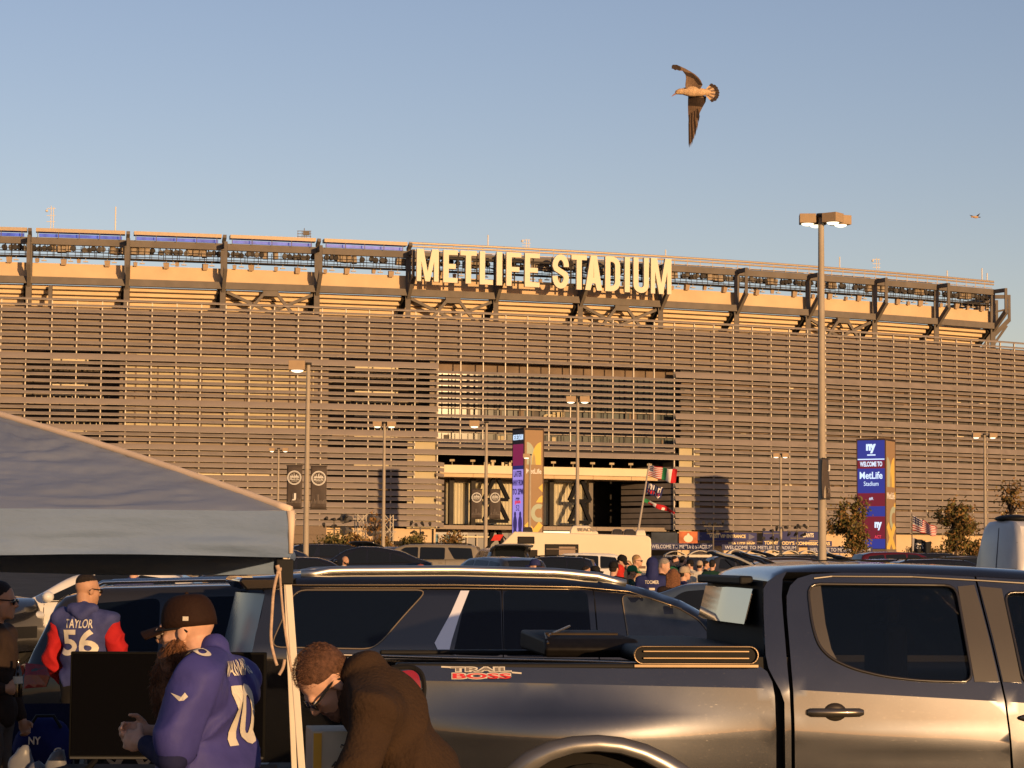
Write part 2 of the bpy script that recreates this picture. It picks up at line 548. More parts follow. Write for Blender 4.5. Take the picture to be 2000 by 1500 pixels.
        if kind == 2:
            for dx in (-.9, -.3, .3, .9): mb.beam(q + Vector((dx, 0, 0)), q + Vector((dx, 0, 1.2)), .07)
            for z in (.4, .8, 1.2): mb.beam(q + Vector((-1, 0, z)), q + Vector((1, 0, z)), .08)
            mb.box(q + Vector((.3, 0, .9)), (.9, .5, .6))
        bld(mb, 'mast' if kind != 2 else 'camera_platform', wh if kind != 2 else steel)
    # ---- louvred screen
    kz = k_px(600, SCR, 15)
    Zr = lambda y: z_px(y, kz, SCR)
    rows = [(597, 601, 'r'), (608, 612, 'r')]
    for yb in (624, 635, 647, 659, 671, 684, 696): rows.append((yb - 6.0, yb, 'n'))
    rows.append((701.5, 713.5, 'w1'))
    for yb in (722, 733, 745, 757, 769.5, 780): rows.append((yb - 5.8, yb, 'n'))
    rows.append((787, 799, 'w1'))
    for yb in (808, 820, 831): rows.append((yb - 5.8, yb, 'n'))
    rows.append((837, 849, 'w1'))
    for yb in (857, 867): rows.append((yb - 6.0, yb, 'n'))
    rows.append((872.5, 883, 'w'))
    rows.append((885.5, 892.5, 'n'))
    rows += [(896.5, 905.5, 'w'), (907.5, 916, 'w'), (919, 926, 'n'), (930.5, 940.5, 'w'), (942.5, 952.5, 'w'), (956, 966, 'w'), (968.5, 975.5, 'n'),
             (980.5, 990, 'w'), (992, 1002, 'w'), (1004, 1014, 'w'), (1016, 1026, 'w')]
    NP = 4
    ko0 = round(k_px(850) * NP) / NP; ko1 = round(k_px(1324) * NP) / NP
    km0, km1 = -1.5, 15.5
    panels = []
    i0, i1 = int(km0 * NP), int(km1 * NP)
    for i in range(i0, i1):
        ka, kb = i / NP, (i + 1) / NP
        for (y0, y1, ty) in rows:
            mid = (ka + kb) / 2
            if ko0 < mid < ko1:
                if y0 > 875: continue
                if ty == 'w1': continue
            if ty == 'n' and y0 > 853 and (ko0 - .25 < mid < ko0 or ko1 < mid < ko1 + .25): continue
            za, zb = Zr(y1), Zr(y0)
            pa, pb = S(ka, SCR, 0), S(kb, SCR, 0)
            L = (pb - pa).length
            x = proj((pa + pb) / 2 + Vector((0, 0, 20)))[0]
            if x < -90 or x > 2100: continue
            panels.append((ka, kb, za, zb, ty, x))
    def slat(h, tilt):
        """profile in (y,z): y negative is outward; the lower edge stands further out"""
        mb = MB()
        pr = [(0.0, h / 2), (-.05, h / 2), (-tilt, -h / 2 + .09), (-tilt + .05, -h / 2 + .09), ]
        mb.prism(pr, 'x', -.5, .5, 0)
        mb.box((0, -tilt + .06, -h / 2 + .035), (1.0, .18, .07), mi=1)
        return mb
    hn = Zr(616) - Zr(624); hw = Zr(702) - Zr(712)
    meshes = {}
    for ty, hh, tl, mm in (('n', hn, .22, slatm), ('w', hw, .34, slatm2), ('w1', Zr(701.5) - Zr(713.5), .40, slatm2), ('r', Zr(597) - Zr(601), .1, slatm)):
        mb = slat(hh, tl); me = mb.mesh('louvre_panel'); me.materials.append(mm); me.materials.append(lipm)
        bm = bmesh.new(); bm.from_mesh(me); bmesh.ops.recalc_face_normals(bm, faces=bm.faces); bm.to_mesh(me); bm.free()
        meshes[ty] = (me, mb, hh)
    order = sorted(range(len(panels)), key=lambda i: (0 if 0 < panels[i][5] < 2000 else 1, {'w1': 0, 'w': 0, 'n': 1, 'r': 2}[panels[i][4]], panels[i][5] if panels[i][3] > 5 else 9999))
    own = set(order[:290])
    rest = {0: MB(), 1: MB()}
    for i, (ka, kb, za, zb, ty, x) in enumerate(panels):
        me, mb, hh = meshes[ty]
        pa, pb = S(ka, SCR, 0), S(kb, SCR, 0)
        c = (pa + pb) / 2 + Vector((0, 0, (za + zb) / 2)); L = (pb - pa).length - .004
        an = math.atan2((pb - pa).y, (pb - pa).x)
        tm = Matrix.Translation(c) @ Matrix.Rotation(an, 4, 'Z') @ Matrix.Diagonal((L, 1, (zb - za) / hh, 1))
        if i in own:
            o = bpy.data.objects.new('louvre_panel', me); C.objects.link(o); o.parent = st
            o.matrix_local = inv @ tm
        else:
            r = rest[1 if ty[0] == 'w' else 0]
            r.v_off = len(r.v)
            r.v += [tuple(tm @ Vector(p)) for p in mb.v]; r.f += [tuple(j + r.v_off for j in f) for f in mb.f]; r.mi += mb.mi
    for j, mm in ((0, slatm), (1, slatm2)):
        o = bld(rest[j], 'louvre_panel', [mm, lipm], kind='stuff')
    # mullions behind the louvres
    ztop, zbot = Zr(597), Zr(1028)
    for i in range(i0, i1 + 1):
        k = i / NP
        x = proj(S(k, SCR, 20))[0]
        if x < -80 or x > 2090: continue
        zb = Zr(882) if ko0 + .01 < k < ko1 - .01 else zbot
        mb = MB(); q = S(k, SCR - .22, 0)
        mb.box(q + Vector((0, 0, (ztop + zb) / 2)), (.14, .26, ztop - zb), Matrix.Rotation(yaw(k), 3, 'Z'))
        bld(mb, 'mullion', M('mullion_white', (.74, .68, .56), rough=.5, var=.03))
    # ---- what stands behind the louvres: wall fields, slab edges, glass
    BK = 3.9
    def field(x0, x1, y0, y1, mat, name='wall_field', off=BK, n=6, th=.3):
        """a piece of inner wall between photo columns x0..x1, rows y0..y1 (rows as at x=600)"""
        ka, kb = k_px(x0, off, 20), k_px(x1, off, 20)
        za, zb = Zr(y1), Zr(y0); mb = MB(); n = max(1, int(round((kb - ka) * 2)))
        for i in range(n):
            u, v = ka + (kb - ka) * i / n, ka + (kb - ka) * (i + 1) / n
            mb.beam(S(u, off, (za + zb) / 2), S(v, off, (za + zb) / 2), th, zb - za)
        return bld(mb, name, mat)
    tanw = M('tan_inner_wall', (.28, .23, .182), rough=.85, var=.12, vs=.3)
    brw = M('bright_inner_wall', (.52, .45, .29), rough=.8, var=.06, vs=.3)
    greyw = M('grey_inner_wall', (.115, .105, .097), rough=.8, var=.25, vs=.5)
    field(-90, 2110, 612, 697, tanw, 'upper_wall')
    field(-90, 48, 697, 1030, tanw)
    for (x0, x1) in ((48, 232), (640, 838)):
        field(x0, x1, 697, 1030, M('ramp_brown', (.12, .098, .08), rough=.9, var=.4, vs=.4), 'ramp_opening', off=-2.5)
        for (ya, yb) in ((706, 711), (717, 722), (752, 760), (772, 777), (800, 806), (822, 828), (845, 850), (868, 873), (900, 905)):
            field(x0 + 52, x1 - 62, ya, yb, cream, 'ramp_parapet', off=-1.2, th=.15)
        for ya in (738, 790, 842, 895, 948):
            field(x0 + 8, x1 - 8, ya, ya + 4, browni, 'ramp_slab', off=-1.6, th=.5)
        for ya in (722, 777, 828):
            mb = MB()
            for j in range(13):
                q = S(k_px(x0 + 20 + j * 12, -.9, 20), -.9, 0); mb.beam(q + Vector((0, 0, Zr(ya + 7))), q + Vector((0, 0, Zr(ya))), .1)
            bld(mb, 'railing', cream)
    for (x0, x1) in ((232, 640),):
        field(x0, x1, 697, 1030, tanw)
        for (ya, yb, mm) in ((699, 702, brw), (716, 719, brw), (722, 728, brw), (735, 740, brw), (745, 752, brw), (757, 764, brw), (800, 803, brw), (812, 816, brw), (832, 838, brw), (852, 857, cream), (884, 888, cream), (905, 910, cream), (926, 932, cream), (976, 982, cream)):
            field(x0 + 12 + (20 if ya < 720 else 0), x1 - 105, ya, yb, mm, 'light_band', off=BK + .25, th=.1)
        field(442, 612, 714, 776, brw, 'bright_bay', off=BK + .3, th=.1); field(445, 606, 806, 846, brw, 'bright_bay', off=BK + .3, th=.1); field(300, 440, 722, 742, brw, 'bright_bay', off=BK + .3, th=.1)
        for j in range(9):
            xx = x0 + 30 + j * 43
            field(xx, xx + 3, 700, 840, browni, 'inner_pier', off=BK + .3, th=.2)
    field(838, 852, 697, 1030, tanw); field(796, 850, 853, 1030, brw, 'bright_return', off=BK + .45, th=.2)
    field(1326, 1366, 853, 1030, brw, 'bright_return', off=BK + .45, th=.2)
    # glass storeys over the entrance
    field(848, 1328, 697, 716, browni, 'spandrel_panel', off=2.4)
    gl = [(716, 788), (788, 806), (806, 836), (836, 856), (856, 874)]
    for j, (ya, yb) in enumerate(gl):
        field(848, 1328, ya, yb, glassm if j in (0, 1, 3) else greyw, 'glass_storey', off=2.2, th=.12)
    for ya in (786, 806.5, 834, 857):
        field(848, 1328, ya, ya + 2, lipm, 'slab_edge', off=2.7, th=.2)
    kk0, kk1 = k_px(850, 2.4), k_px(1326, 2.4)
    for j in range(40):
        u = kk0 + (kk1 - kk0) * j / 39
        mb = MB()
        mb.beam(S(u, 2.42, Zr(802)), S(u, 2.42, Zr(718)), .07 if j % 5 else .3)
        mb.beam(S(u, 2.42, Zr(855)), S(u, 2.42, Zr(838)), .05)
        bld(mb, 'window_bar', dsteel if j % 5 else steel)
    for j in range(13):                                         # drawn blinds and lit things behind the glass
        x0 = 866 + j * 35 + rnd.uniform(0, 14)
        field(x0, x0 + rnd.uniform(4, 16), *( (789, 801) if j % 3 else (841, 851)), rnd.choice([browni, brw, greyw, greyw]), 'blind', off=2.32, th=.05)
    mb = text_mesh('gill', 3.3, 1.5, .05, .03); k = k_px(1080, 2.6)
    place(mb, Matrix.Translation(S(k, 2.75, Zr(800))) @ Matrix.Rotation(yaw(k), 4, 'Z') @ Matrix.Rotation(R(90), 4, 'X'))
    bld(mb, 'window_lettering', brw)
    # right of the entrance
    field(1328, 2110, 697, 1030, greyw)
    for (ya, yb) in ((722, 726), (746, 749), (771, 774), (800, 804), (820, 823), (857, 861), (884, 888), (926, 931), (976, 980)):
        field(1330, 2100, ya, yb, browni, 'slab_edge', off=BK + .3, th=.2)
    for j in range(70):
        x0 = rnd.uniform(1335, 1995); ya = rnd.choice((715, 724, 737, 748, 760, 773, 801, 812, 824, 859, 885, 928, 977))
        field(x0, x0 + rnd.uniform(3, 20), ya, ya + rnd.uniform(2, 5), rnd.choice([darkin, darkin, cream, tanw, browni]), 'fitting', off=BK + .45, th=.1)
    # ---- base wall under the screen
    zb = Zr(1030); g = 1.2
    def basef(x0, x1, mat, name, off=3.6, z0=g, z1=zb, th=.4):
        ka, kb = k_px(x0, off, 5), k_px(x1, off, 5); mb = MB(); n = max(1, int(round((kb - ka) * 2)))
        for i in range(n):
            u, v = ka + (kb - ka) * i / n, ka + (kb - ka) * (i + 1) / n
            mb.beam(S(u, off, (z0 + z1) / 2), S(v, off, (z0 + z1) / 2), th, z1 - z0)
        return bld(mb, name, mat)
    basef(-100, 850, precast, 'base_wall'); basef(1322, 2120, precast, 'base_wall')
    basef(655, 800, darkin, 'base_opening', off=3.9, z0=1.2, z1=4.6, th=.2)
    for j, z in enumerate((2.6, 4.0, 5.4, 6.6)):
        basef(566, 637, M('bronze_shutter', (.17, .12, .08), rough=.6, var=.1), 'shutter_board', off=5.6, z0=z - 1.3, z1=z - .03, th=.25)
    # ---- entrance recess
    ke0, ke1 = k_px(852, 4.5, 12), k_px(1322, 4.5, 12)
    zt = Zr(876)
    def rec(u0, u1, off, z0, z1, mat, name, th=.3):
        mb = MB(); a_, b_ = ke0 + (ke1 - ke0) * u0, ke0 + (ke1 - ke0) * u1
        n = max(1, int((u1 - u0) * 6))
        for i in range(n):
            p, q = a_ + (b_ - a_) * i / n, a_ + (b_ - a_) * (i + 1) / n
            mb.beam(S(p, off, (z0 + z1) / 2), S(q, off, (z0 + z1) / 2), th, z1 - z0)
        return bld(mb, name, mat)
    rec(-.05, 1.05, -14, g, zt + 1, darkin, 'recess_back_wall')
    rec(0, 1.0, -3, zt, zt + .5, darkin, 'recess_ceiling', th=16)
    zs = Zr(917); 
    rec(.03, .93, 2.0, zs, zs + 1.15, cream, 'balcony_front', th=.35)
    rec(.0, 1.0, -1.5, zs - .55, zs - .05, precast, 'balcony_slab', th=6.5)
    for j in range(11):
        q = S(ke0 + (ke1 - ke0) * (.08 + j * .083), 2.0, zs + 1.15); mb = MB()
        mb.beam(q, q + Vector((0, 0, .55)), .08); mb.box(q + Vector((0, 0, .65)), (.7, .4, .3)); bld(mb, 'balcony_lamp', lampw)
    mb = MB()
    for j in range(9):
        q = S(ke0 + (ke1 - ke0) * (.22 + .012 * j * 2), 1.2 - (j % 3), zs + .3)
        mb.box(q + Vector((0, 0, .9)), (.35, .3, rnd.uniform(.8, 1.9)))
    bld(mb, 'balcony_furniture', cream)
    # pleated pale curtain wall at the back, with a grey head band
    def curtain(u0, u1, off, z0, z1, name):
        mb = MB(); n = int(150 * (u1 - u0)); pts = []
        for i in range(n + 1):
            k = ke0 + (ke1 - ke0) * (u0 + (u1 - u0) * i / n)
            pts.append(S(k, off + (.28 if i % 2 else -.05), 0))
        vs = [p + Vector((0, 0, z)) for z in (z0, z1) for p in pts]; m_ = len(pts)
        mb.add(vs, [(i, i + 1, m_ + i + 1, m_ + i) for i in range(m_ - 1)]); return bld(mb, name, M('pale_pleated_sheet', (.72, .67, .51), rough=.7, var=.05, vs=.3))
    zc0, zc1 = Zr(1018), Zr(930)
    curtain(0, .47, -4.5, zc0, zc1, 'pleated_wall'); curtain(.5, .70, -4.0, zc0, zc1, 'pleated_wall')
    rec(0, .46, -3.6, zc1 - .2, zs - .6, M('grey_band', (.22, .2, .18), rough=.7), 'head_band')
    for u in (.10, .19, .42, .52, .69):
        rec(u, u + .018, -2.4, g, zs - .6, dsteel if u != .69 else steel, 'pillar', th=.8)
    for (uc, w) in ((.28, .05), (.635, .045)):
        for (z0, z1) in ((g, Zr(1020)), (Zr(1012), Zr(970)), (Zr(968), zs - .6)):
            mb = MB()
            for s_ in (-1, 1):
                mb.beam(S(ke0 + (ke1 - ke0) * (uc + s_ * w), -.6, z0), S(ke0 + (ke1 - ke0) * (uc + s_ * .008), -.6, z1), .55)
            mb.beam(S(ke0 + (ke1 - ke0) * (uc - w), -.6, z0), S(ke0 + (ke1 - ke0) * (uc + w), -.6, z0), .5)
            bld(mb, 'brace', M('black_steel', (.018, .018, .02), rough=.95, spec=.05))
    rec(0, 1.0, 1.5, Zr(1030), Zr(1022), M('canopy_bronze', (.3, .24, .18), rough=.6), 'door_canopy', th=3)
    rec(0, 1.0, -1.0, g, Zr(1032), M('dark_blue_glass', (.012, .02, .045), rough=.2, var=.4, vs=.4), 'door_glass')
    for u, mm in ((.02, 'b'), (.045, 'w'), (.075, 'b'), (.105, 'w'), (.16, 'w'), (.20, 'w'), (.24, 'w'), (.44, 'w'), (.5, 'w'), (.58, 'w')):
        rec(u, u + (.022 if mm == 'b' else .006), -.6, g, Zr(1040), M('blue_door', (.06, .2, .33), rough=.5) if mm == 'b' else lipm, 'door_panel' if mm == 'b' else 'door_post', th=.2)
    rec(.12, .30, -.5, Zr(1046), Zr(1043), cream, 'door_header', th=.2)
    rec(.44, .62, .8, Zr(1035), Zr(1031.5), M('tube_light', (.9, .85, .6), rough=.5, emit=(1, .85, .5), es=1.2), 'light_tube', th=.2)
    # louvred return on the right of the entrance
    j = 0
    for (y0, y1, ty) in rows:
        if y0 < 890: continue
        za, z1_ = Zr(y1), Zr(y0)
        mb = MB(); mb.beam(S(ke1 - .03, SCR - .2, (za + z1_) / 2), S(ke1 - .36, -5, (za + z1_) / 2), .2, (z1_ - za)); bld(mb, 'return_louvre', slatm)
        mb = MB(); mb.beam(S(ke0 - .01, SCR + .1, (za + z1_) / 2), S(ke0 + .09, SCR - .9, (za + z1_) / 2 - .1), .12, (z1_ - za) * .9); bld(mb, 'return_louvre', slatm2)
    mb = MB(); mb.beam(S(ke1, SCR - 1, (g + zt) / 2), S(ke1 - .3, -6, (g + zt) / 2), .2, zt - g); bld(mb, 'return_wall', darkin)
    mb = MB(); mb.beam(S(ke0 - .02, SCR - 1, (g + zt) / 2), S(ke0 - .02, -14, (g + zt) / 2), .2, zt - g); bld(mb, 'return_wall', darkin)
    # solid core so that no daylight leaks through
    ka, kb = k_px(-100, -16), 15; mb = MB()
    for i in range(12):
        u, v = ka + (kb - ka) * i / 12, ka + (kb - ka) * (i + 1) / 12
        mb.beam(S(u, -16, 18), S(v, -16, 18), .5, 33)
        if v <= 12: mb.beam(S(u, -6, 33.9), S(v, -6, 33.9), 18, .3)
    bld(mb, 'inner_core', darkin)
    return st

stadium = build_stadium()

# ------------------------------------------------------------------ rooftop sign
def strip(mb, pts, w, y0, y1):
    pts = [Vector((p[0], 0, p[1])) for p in pts]; L = []; Rr = []
    for i, p in enumerate(pts):
        a = pts[max(0, i - 1)]; b = pts[min(len(pts) - 1, i + 1)]
        d1 = (p - a).normalized() if i else (b - p).normalized()
        d2 = (b - p).normalized() if i < len(pts) - 1 else d1
        t = (d1 + d2).normalized(); n = Vector((-t.z, 0, t.x)); sc = 1 / max(.5, t.dot(d1))
        L.append(p + n * w / 2 * sc); Rr.append(p - n * w / 2 * sc)
    n = len(pts); vs = []
    for y in (y0, y1):
        for q in L + Rr: vs.append((q.x, y, q.z))
    fs = []
    for i in range(n - 1):
        fs += [(i, i + 1, n + i + 1, n + i), (2 * n + i, 3 * n + i, 3 * n + i + 1, 2 * n + i + 1), (i, 2 * n + i, 2 * n + i + 1, i + 1), (n + i, n + i + 1, 3 * n + i + 1, 3 * n + i)]
    fs += [(0, n, 3 * n, 2 * n), (n - 1, 3 * n - 1, 4 * n - 1, 2 * n - 1)]
    mb.add(vs, fs)
    return mb

def arc(cx, cz, rx, rz, a0, a1, n=8):
    return [(cx + rx * math.cos(R(a0 + (a1 - a0) * i / n)), cz + rz * math.sin(R(a0 + (a1 - a0) * i / n))) for i in range(n + 1)]

def sign_letter(ch, w, h, t):
    """block capital standing on z=0, centred on x, front at y=-.25"""
    mb = MB(); y0, y1 = -.25, .25; x0, x1 = -w / 2, w / 2; tb = t * .88
    if ch == 'M':
        poly = [(x0, 0), (x0, h), (x0 + t * 1.25, h), (0, h * .30), (x1 - t * 1.25, h), (x1, h), (x1, 0), (x1 - t * .85, 0), (x1 - t * .85, h * .62), (t * .42, 0), (-t * .42, 0), (x0 + t * .85, h * .62), (x0 + t * .85, 0)]
        mb.prism(poly, 'y', y0, y1)
    elif ch in 'EF':
        poly = [(x0, 0), (x0, h), (x1, h), (x1, h - tb), (x0 + t, h - tb), (x0 + t, h * .5 + tb / 2), (x1 - t * .35, h * .5 + tb / 2), (x1 - t * .35, h * .5 - tb / 2), (x0 + t, h * .5 - tb / 2)]
        poly += [(x0 + t, tb), (x1, tb), (x1, 0)] if ch == 'E' else [(x0 + t, 0)]
        mb.prism(poly, 'y', y0, y1)
    elif ch == 'T':
        mb.prism([(-t / 2, 0), (-t / 2, h - tb), (x0, h - tb), (x0, h), (x1, h), (x1, h - tb), (t / 2, h - tb), (t / 2, 0)], 'y', y0, y1)
    elif ch == 'L':
        mb.prism([(x0, 0), (x0, h), (x0 + t, h), (x0 + t, tb), (x1, tb), (x1, 0)], 'y', y0, y1)
    elif ch == 'I':
        mb.prism([(x0, 0), (x0, h), (x1, h), (x1, 0)], 'y', y0, y1)
    elif ch == 'A':
        mb.prism([(x0, 0), (-t * .62, h), (t * .62, h), (x1, 0), (x1 - t, 0), (t * .62, h * .22), (-t * .62, h * .22), (x0 + t, 0)], 'y', y0, y1) if False else None
        mb.prism([(x0, 0), (-t * .6, h), (t * .6, h), (x1, 0), (x1 - t, 0), (x1 - t * 1.35, h * .2), (x1 - t * 1.62, h * .36), (0, h * .84), (x0 + t * 1.62, h * .36), (x0 + t * 1.35, h * .2), (x0 + t, 0)], 'y', y0, y1)
        mb.prism([(x0 + t * 1.3, h * .2), (x0 + t * 1.6, h * .36), (x1 - t * 1.6, h * .36), (x1 - t * 1.3, h * .2)], 'y', y0 + .004, y1 - .004)
    elif ch == 'U':
        r = (w - t) / 2
        strip(mb, [(x0 + t / 2, h)] + [(x0 + t / 2, h * .6)] + arc(0, r + t / 2, r, r, 180, 360, 10) + [(x1 - t / 2, h * .6), (x1 - t / 2, h)], t, y0, y1)
    elif ch == 'D':
        r = (w - t) * .62
        strip(mb, [(x0 + t / 2, 0), (x0 + t / 2, h)], t, y0, y1)
        pts = [(x0 + t, h - t / 2)] + arc(x1 - t / 2 - r, h - t / 2 - r, r, r, 90, 0, 7) + arc(x1 - t / 2 - r, t / 2 + r, r, r, 0, -90, 7) + [(x0 + t, t / 2)]
        strip(mb, pts, t, y0, y1)
    elif ch == 'S':
        r = (w - t) / 2; hz = h * .26
        pts = arc(0, h - t / 2 - hz, r, hz, -5, 180, 12) + [(-r * .8, h * .58), (0, h * .5), (r * .8, h * .42)] + arc(0, t / 2 + hz, r, hz, 0, -185, 12)
        strip(mb, pts, t, y0, y1)
    return mb

def build_sign():
    so = 4.3
    spec = [('M', 813, 856), ('E', 865, 893), ('T', 898, 930), ('L', 936, 962), ('I', 969, 980), ('F', 988, 1017), ('E', 1024, 1053),
            ('S', 1078, 1110), ('T', 1115, 1145), ('A', 1142, 1175), ('D', 1181, 1210), ('I', 1219, 1229), ('U', 1236, 1266), ('M', 1270, 1310)]
    kc = k_px(1060, so, 43); base = S(kc, so, 41)
    rt = thing('stadium_sign', 'giant cream capital letters of the stadium name along the rim', 'sign', base.to_tuple(), yaw(kc))
    lm = M('sign_cream', (.80, .71, .53), rough=.55, var=.02)
    Rm = Matrix.Rotation(-yaw(kc), 4, 'Z') @ Matrix.Translation(-base)
    for ch, xa, xb in spec:
        ka, kb = k_px(xa, so, 43), k_px(xb, so, 43); k = (ka + kb) / 2
        w = (S(kb, so, 0) - S(ka, so, 0)).length
        xm = (xa + xb) / 2
        yt = 487 + (xm - 835) * 18 / 455.; yb = 550 + (xm - 835) * 24.5 / 455.
        z1 = z_px(yt, k, so); z0 = z_px(yb, k, so)
        mb = sign_letter(ch, w, z1 - z0, .80)
        place(mb, Rm @ Matrix.Translation(S(k, so, z0)) @ Matrix.Rotation(yaw(k), 4, 'Z'))
        mb.build('letter', lm, rt)
    mb = MB()
    for z in (42.1, 45.2):
        mb.beam(S(k_px(815, so), so - .6, z), S(kc, so - .6, z), .25); mb.beam(S(kc, so - .6, z), S(k_px(1308, so), so - .6, z), .25)
    for i in range(14):
        k = k_px(820 + i * 37, so); mb.beam(S(k, so - .6, 41.6), S(k, so - .6, 46), .2); mb.beam(S(k, so - .6, 43.8), S(k, .5, 44.5), .15)
    place(mb, Rm); mb.build('support_frame', dsteel, rt)
build_sign()
# ------------------------------------------------------------------ lettering on things
def put_text(parent, s, c, w, h, mat, face='-y', depth=.02, bold=.0, name='lettering', tilt=0):
    mb = text_mesh(s, w, h, depth, bold)
    rm = Matrix.Rotation(R(90), 4, 'X')
    if face == '-x': rm = Matrix.Rotation(R(-90), 4, 'Z') @ rm
    if face == '+y': rm = Matrix.Rotation(R(180), 4, 'Z') @ rm
    if tilt: rm = rm @ Matrix.Rotation(tilt, 4, 'Z')
    place(mb, Matrix.Translation(c) @ rm)
    return mb.build(name, mat, parent)

def flat_poly(parent, poly, mat, name, y=0.0, th=.02, face='-y'):
    """flat printed shape: polygon (u,z) on a face; thickness th in front of plane y"""
    mb = MB(); mb.prism([(p[0], p[1]) for p in poly], 'y', y - th, y)
    if face == '-x': place(mb, Matrix.Rotation(R(-90), 4, 'Z'))
    return mb.build(name, mat, parent)

white_p = M('print_white', (.8, .78, .72), rough=.6, var=.03)
pole_m = M('galvanised_pole', (.40, .34, .26), rough=.6, var=.1, vs=2)
fix_m = M('lamp_box_tan', (.42, .30, .18), rough=.6, var=.06)
lens_m = M('lit_lens', (.9, .85, .7), rough=.4, var=0, emit=(1, .86, .58), es=1.7)
ban_m = M('banner_brown', (.085, .066, .055), rough=.7, var=.08)
ban_l = M('banner_skyline', (.2, .165, .14), rough=.7, var=.05)

# ------------------------------------------------------------------ lamp posts
def lamp_post(px, ytop, Y, label, heads, r=.12, size=.52, group='lamp posts of the parking lot'):
    z1 = P(px, ytop, Y).z; x = P(px, 1095, Y).x; g0 = gz(Y)
    t = thing('lamp_post', label, 'lamp post', (x, Y, g0), 0, group)
    H = z1 - g0
    mb = MB(); mb.tube([(0, 0, .5), (0, 0, H * .5), (0, 0, H)], [r, r * .86, r * .68], 14); mb.build('pole', pole_m, t, smooth=40)
    mb = MB(); mb.tube([(0, 0, -.1), (0, 0, .55)], r * 2.4, 14); mb.build('concrete_base', M('concrete', (.4, .37, .32), rough=.9, bump=.3), t)
    mb = MB(); mb.tube([(0, 0, H - .02), (0, 0, H + .1)], r * 1.1, 12); mb.build('cap', dsteel, t)
    for an, ln in heads:
        d = Vector((math.cos(R(an)), math.sin(R(an)), 0))
        mb = MB(); mb.beam((0, 0, H - .12), d * ln + Vector((0, 0, H - .12)), .09, .12); mb.build('arm', dsteel, t)
        rm = Matrix.Rotation(R(an), 3, 'Z'); c = d * (ln + size * .5) + Vector((0, 0, H - .06))
        mb = MB(); mb.box(c, (size, size, size * .58), rm)
        hd = bevel(mb.build('lamp_head', fix_m, t), .012)
        mb = MB(); pts = []
        for q, rr in ((0, .39), (.05, .36), (.10, .28), (.14, .15), (.155, .02)):
            pts.append((c + Vector((0, 0, -size * .29 - q * size * .95)), rr * size))
        mb.tube([p for p, _ in pts], [r_ for _, r_ in pts], 16); mb.build('lens', lens_m, hd, smooth=True)
    return t, H

def emblem(parent, cx, cz, r, top, y):
    mb = MB()
    for rr, w in ((r, .035), (r * .86, .02)):
        n = 28
        for i in range(n):
            a, b = 2 * math.pi * i / n, 2 * math.pi * (i + 1) / n
            for (p, q) in (((rr, a), (rr, b)),):
                o = [(cx + rr * math.cos(a), cz + rr * math.sin(a)), (cx + rr * math.cos(b), cz + rr * math.sin(b)), (cx + (rr - w) * math.cos(b), cz + (rr - w) * math.sin(b)), (cx + (rr - w) * math.cos(a), cz + (rr - w) * math.sin(a))]
                mb.prism(o, 'y', y - .012, y)
    hs = [.12, .3, .2, .48, .25, .16, .62 if top else .5, .62 if not top else .3, .2, .34, .42, .22, .3, .14]
    for i, h in enumerate(hs):
        x = cx - r * .62 + i * r * 1.24 / (len(hs) - 1)
        mb.box((x, y - .006, cz + r * .05 + h * r / 2), (r * .07, .012, h * r))
    mb.box((cx, y - .006, cz + r * .03), (r * 1.4, .012, r * .05))
    mb.build('emblem', white_p, parent)
    put_text(parent, 'MetLife', (cx, y - .006, cz - r * .2), r * 1.3, r * .3, white_p, depth=.012, bold=.01)
    put_text(parent, 'STADIUM' if top else 'Stadium', (cx, y - .006, cz - r * .48), r * .85, r * .13, white_p, depth=.012)

def banner(post, x, z0, z1, w, label, letter, rz, style, group='pole banners'):
    lx, ly, lz = post.location
    b = thing('pole_banner', label, 'banner', (lx + x, ly - .02, lz), rz, group)
    h = z1 - z0
    mb = MB(); 
    def fn(u, v):
        return (-w / 2 + w * u, .03 * math.sin(u * 5 + v * 3), z0 + h * v)
    mb.grid(fn, 8, 12); o = mb.build('cloth', ban_m, b, smooth=True)
    m = o.modifiers.new('thick', 'SOLIDIFY'); m.thickness = .01
    mb = MB(); mb.tube([(-w * .55, 0, z1 + .02), (w * .55, 0, z1 + .02)], .02, 6); mb.tube([(-w * .55, 0, z0 - .02), (w * .55, 0, z0 - .02)], .02, 6); mb.build('rod', dsteel, b)
    y = -.045
    if style is not None: emblem(b, 0, z0 + h * .72, w * .46, style, y)
    mb = MB(); rnd = random.Random(int(x * 100) + 5)
    zb = z0 + h * .12
    for i in range(11):
        hh = h * rnd.uniform(.03, .12) if i not in (4, 5) else h * .22
        mb.box((-w * .42 + i * w * .084, y - .004, zb + hh / 2), (w * .045, .008, hh))
    if style is not None: mb.build('skyline', ban_l, b)
    else: put_text(b, '20', (.1, y - .014, z0 + h * .2), w * .4, h * .12, ban_l)
    if letter:
        put_text(b, letter, (0 if style is not None else .1, y - .014, z0 + h * (.27 if style is not None else .78)), w * .26, h * .17, white_p, bold=.03)
    return b

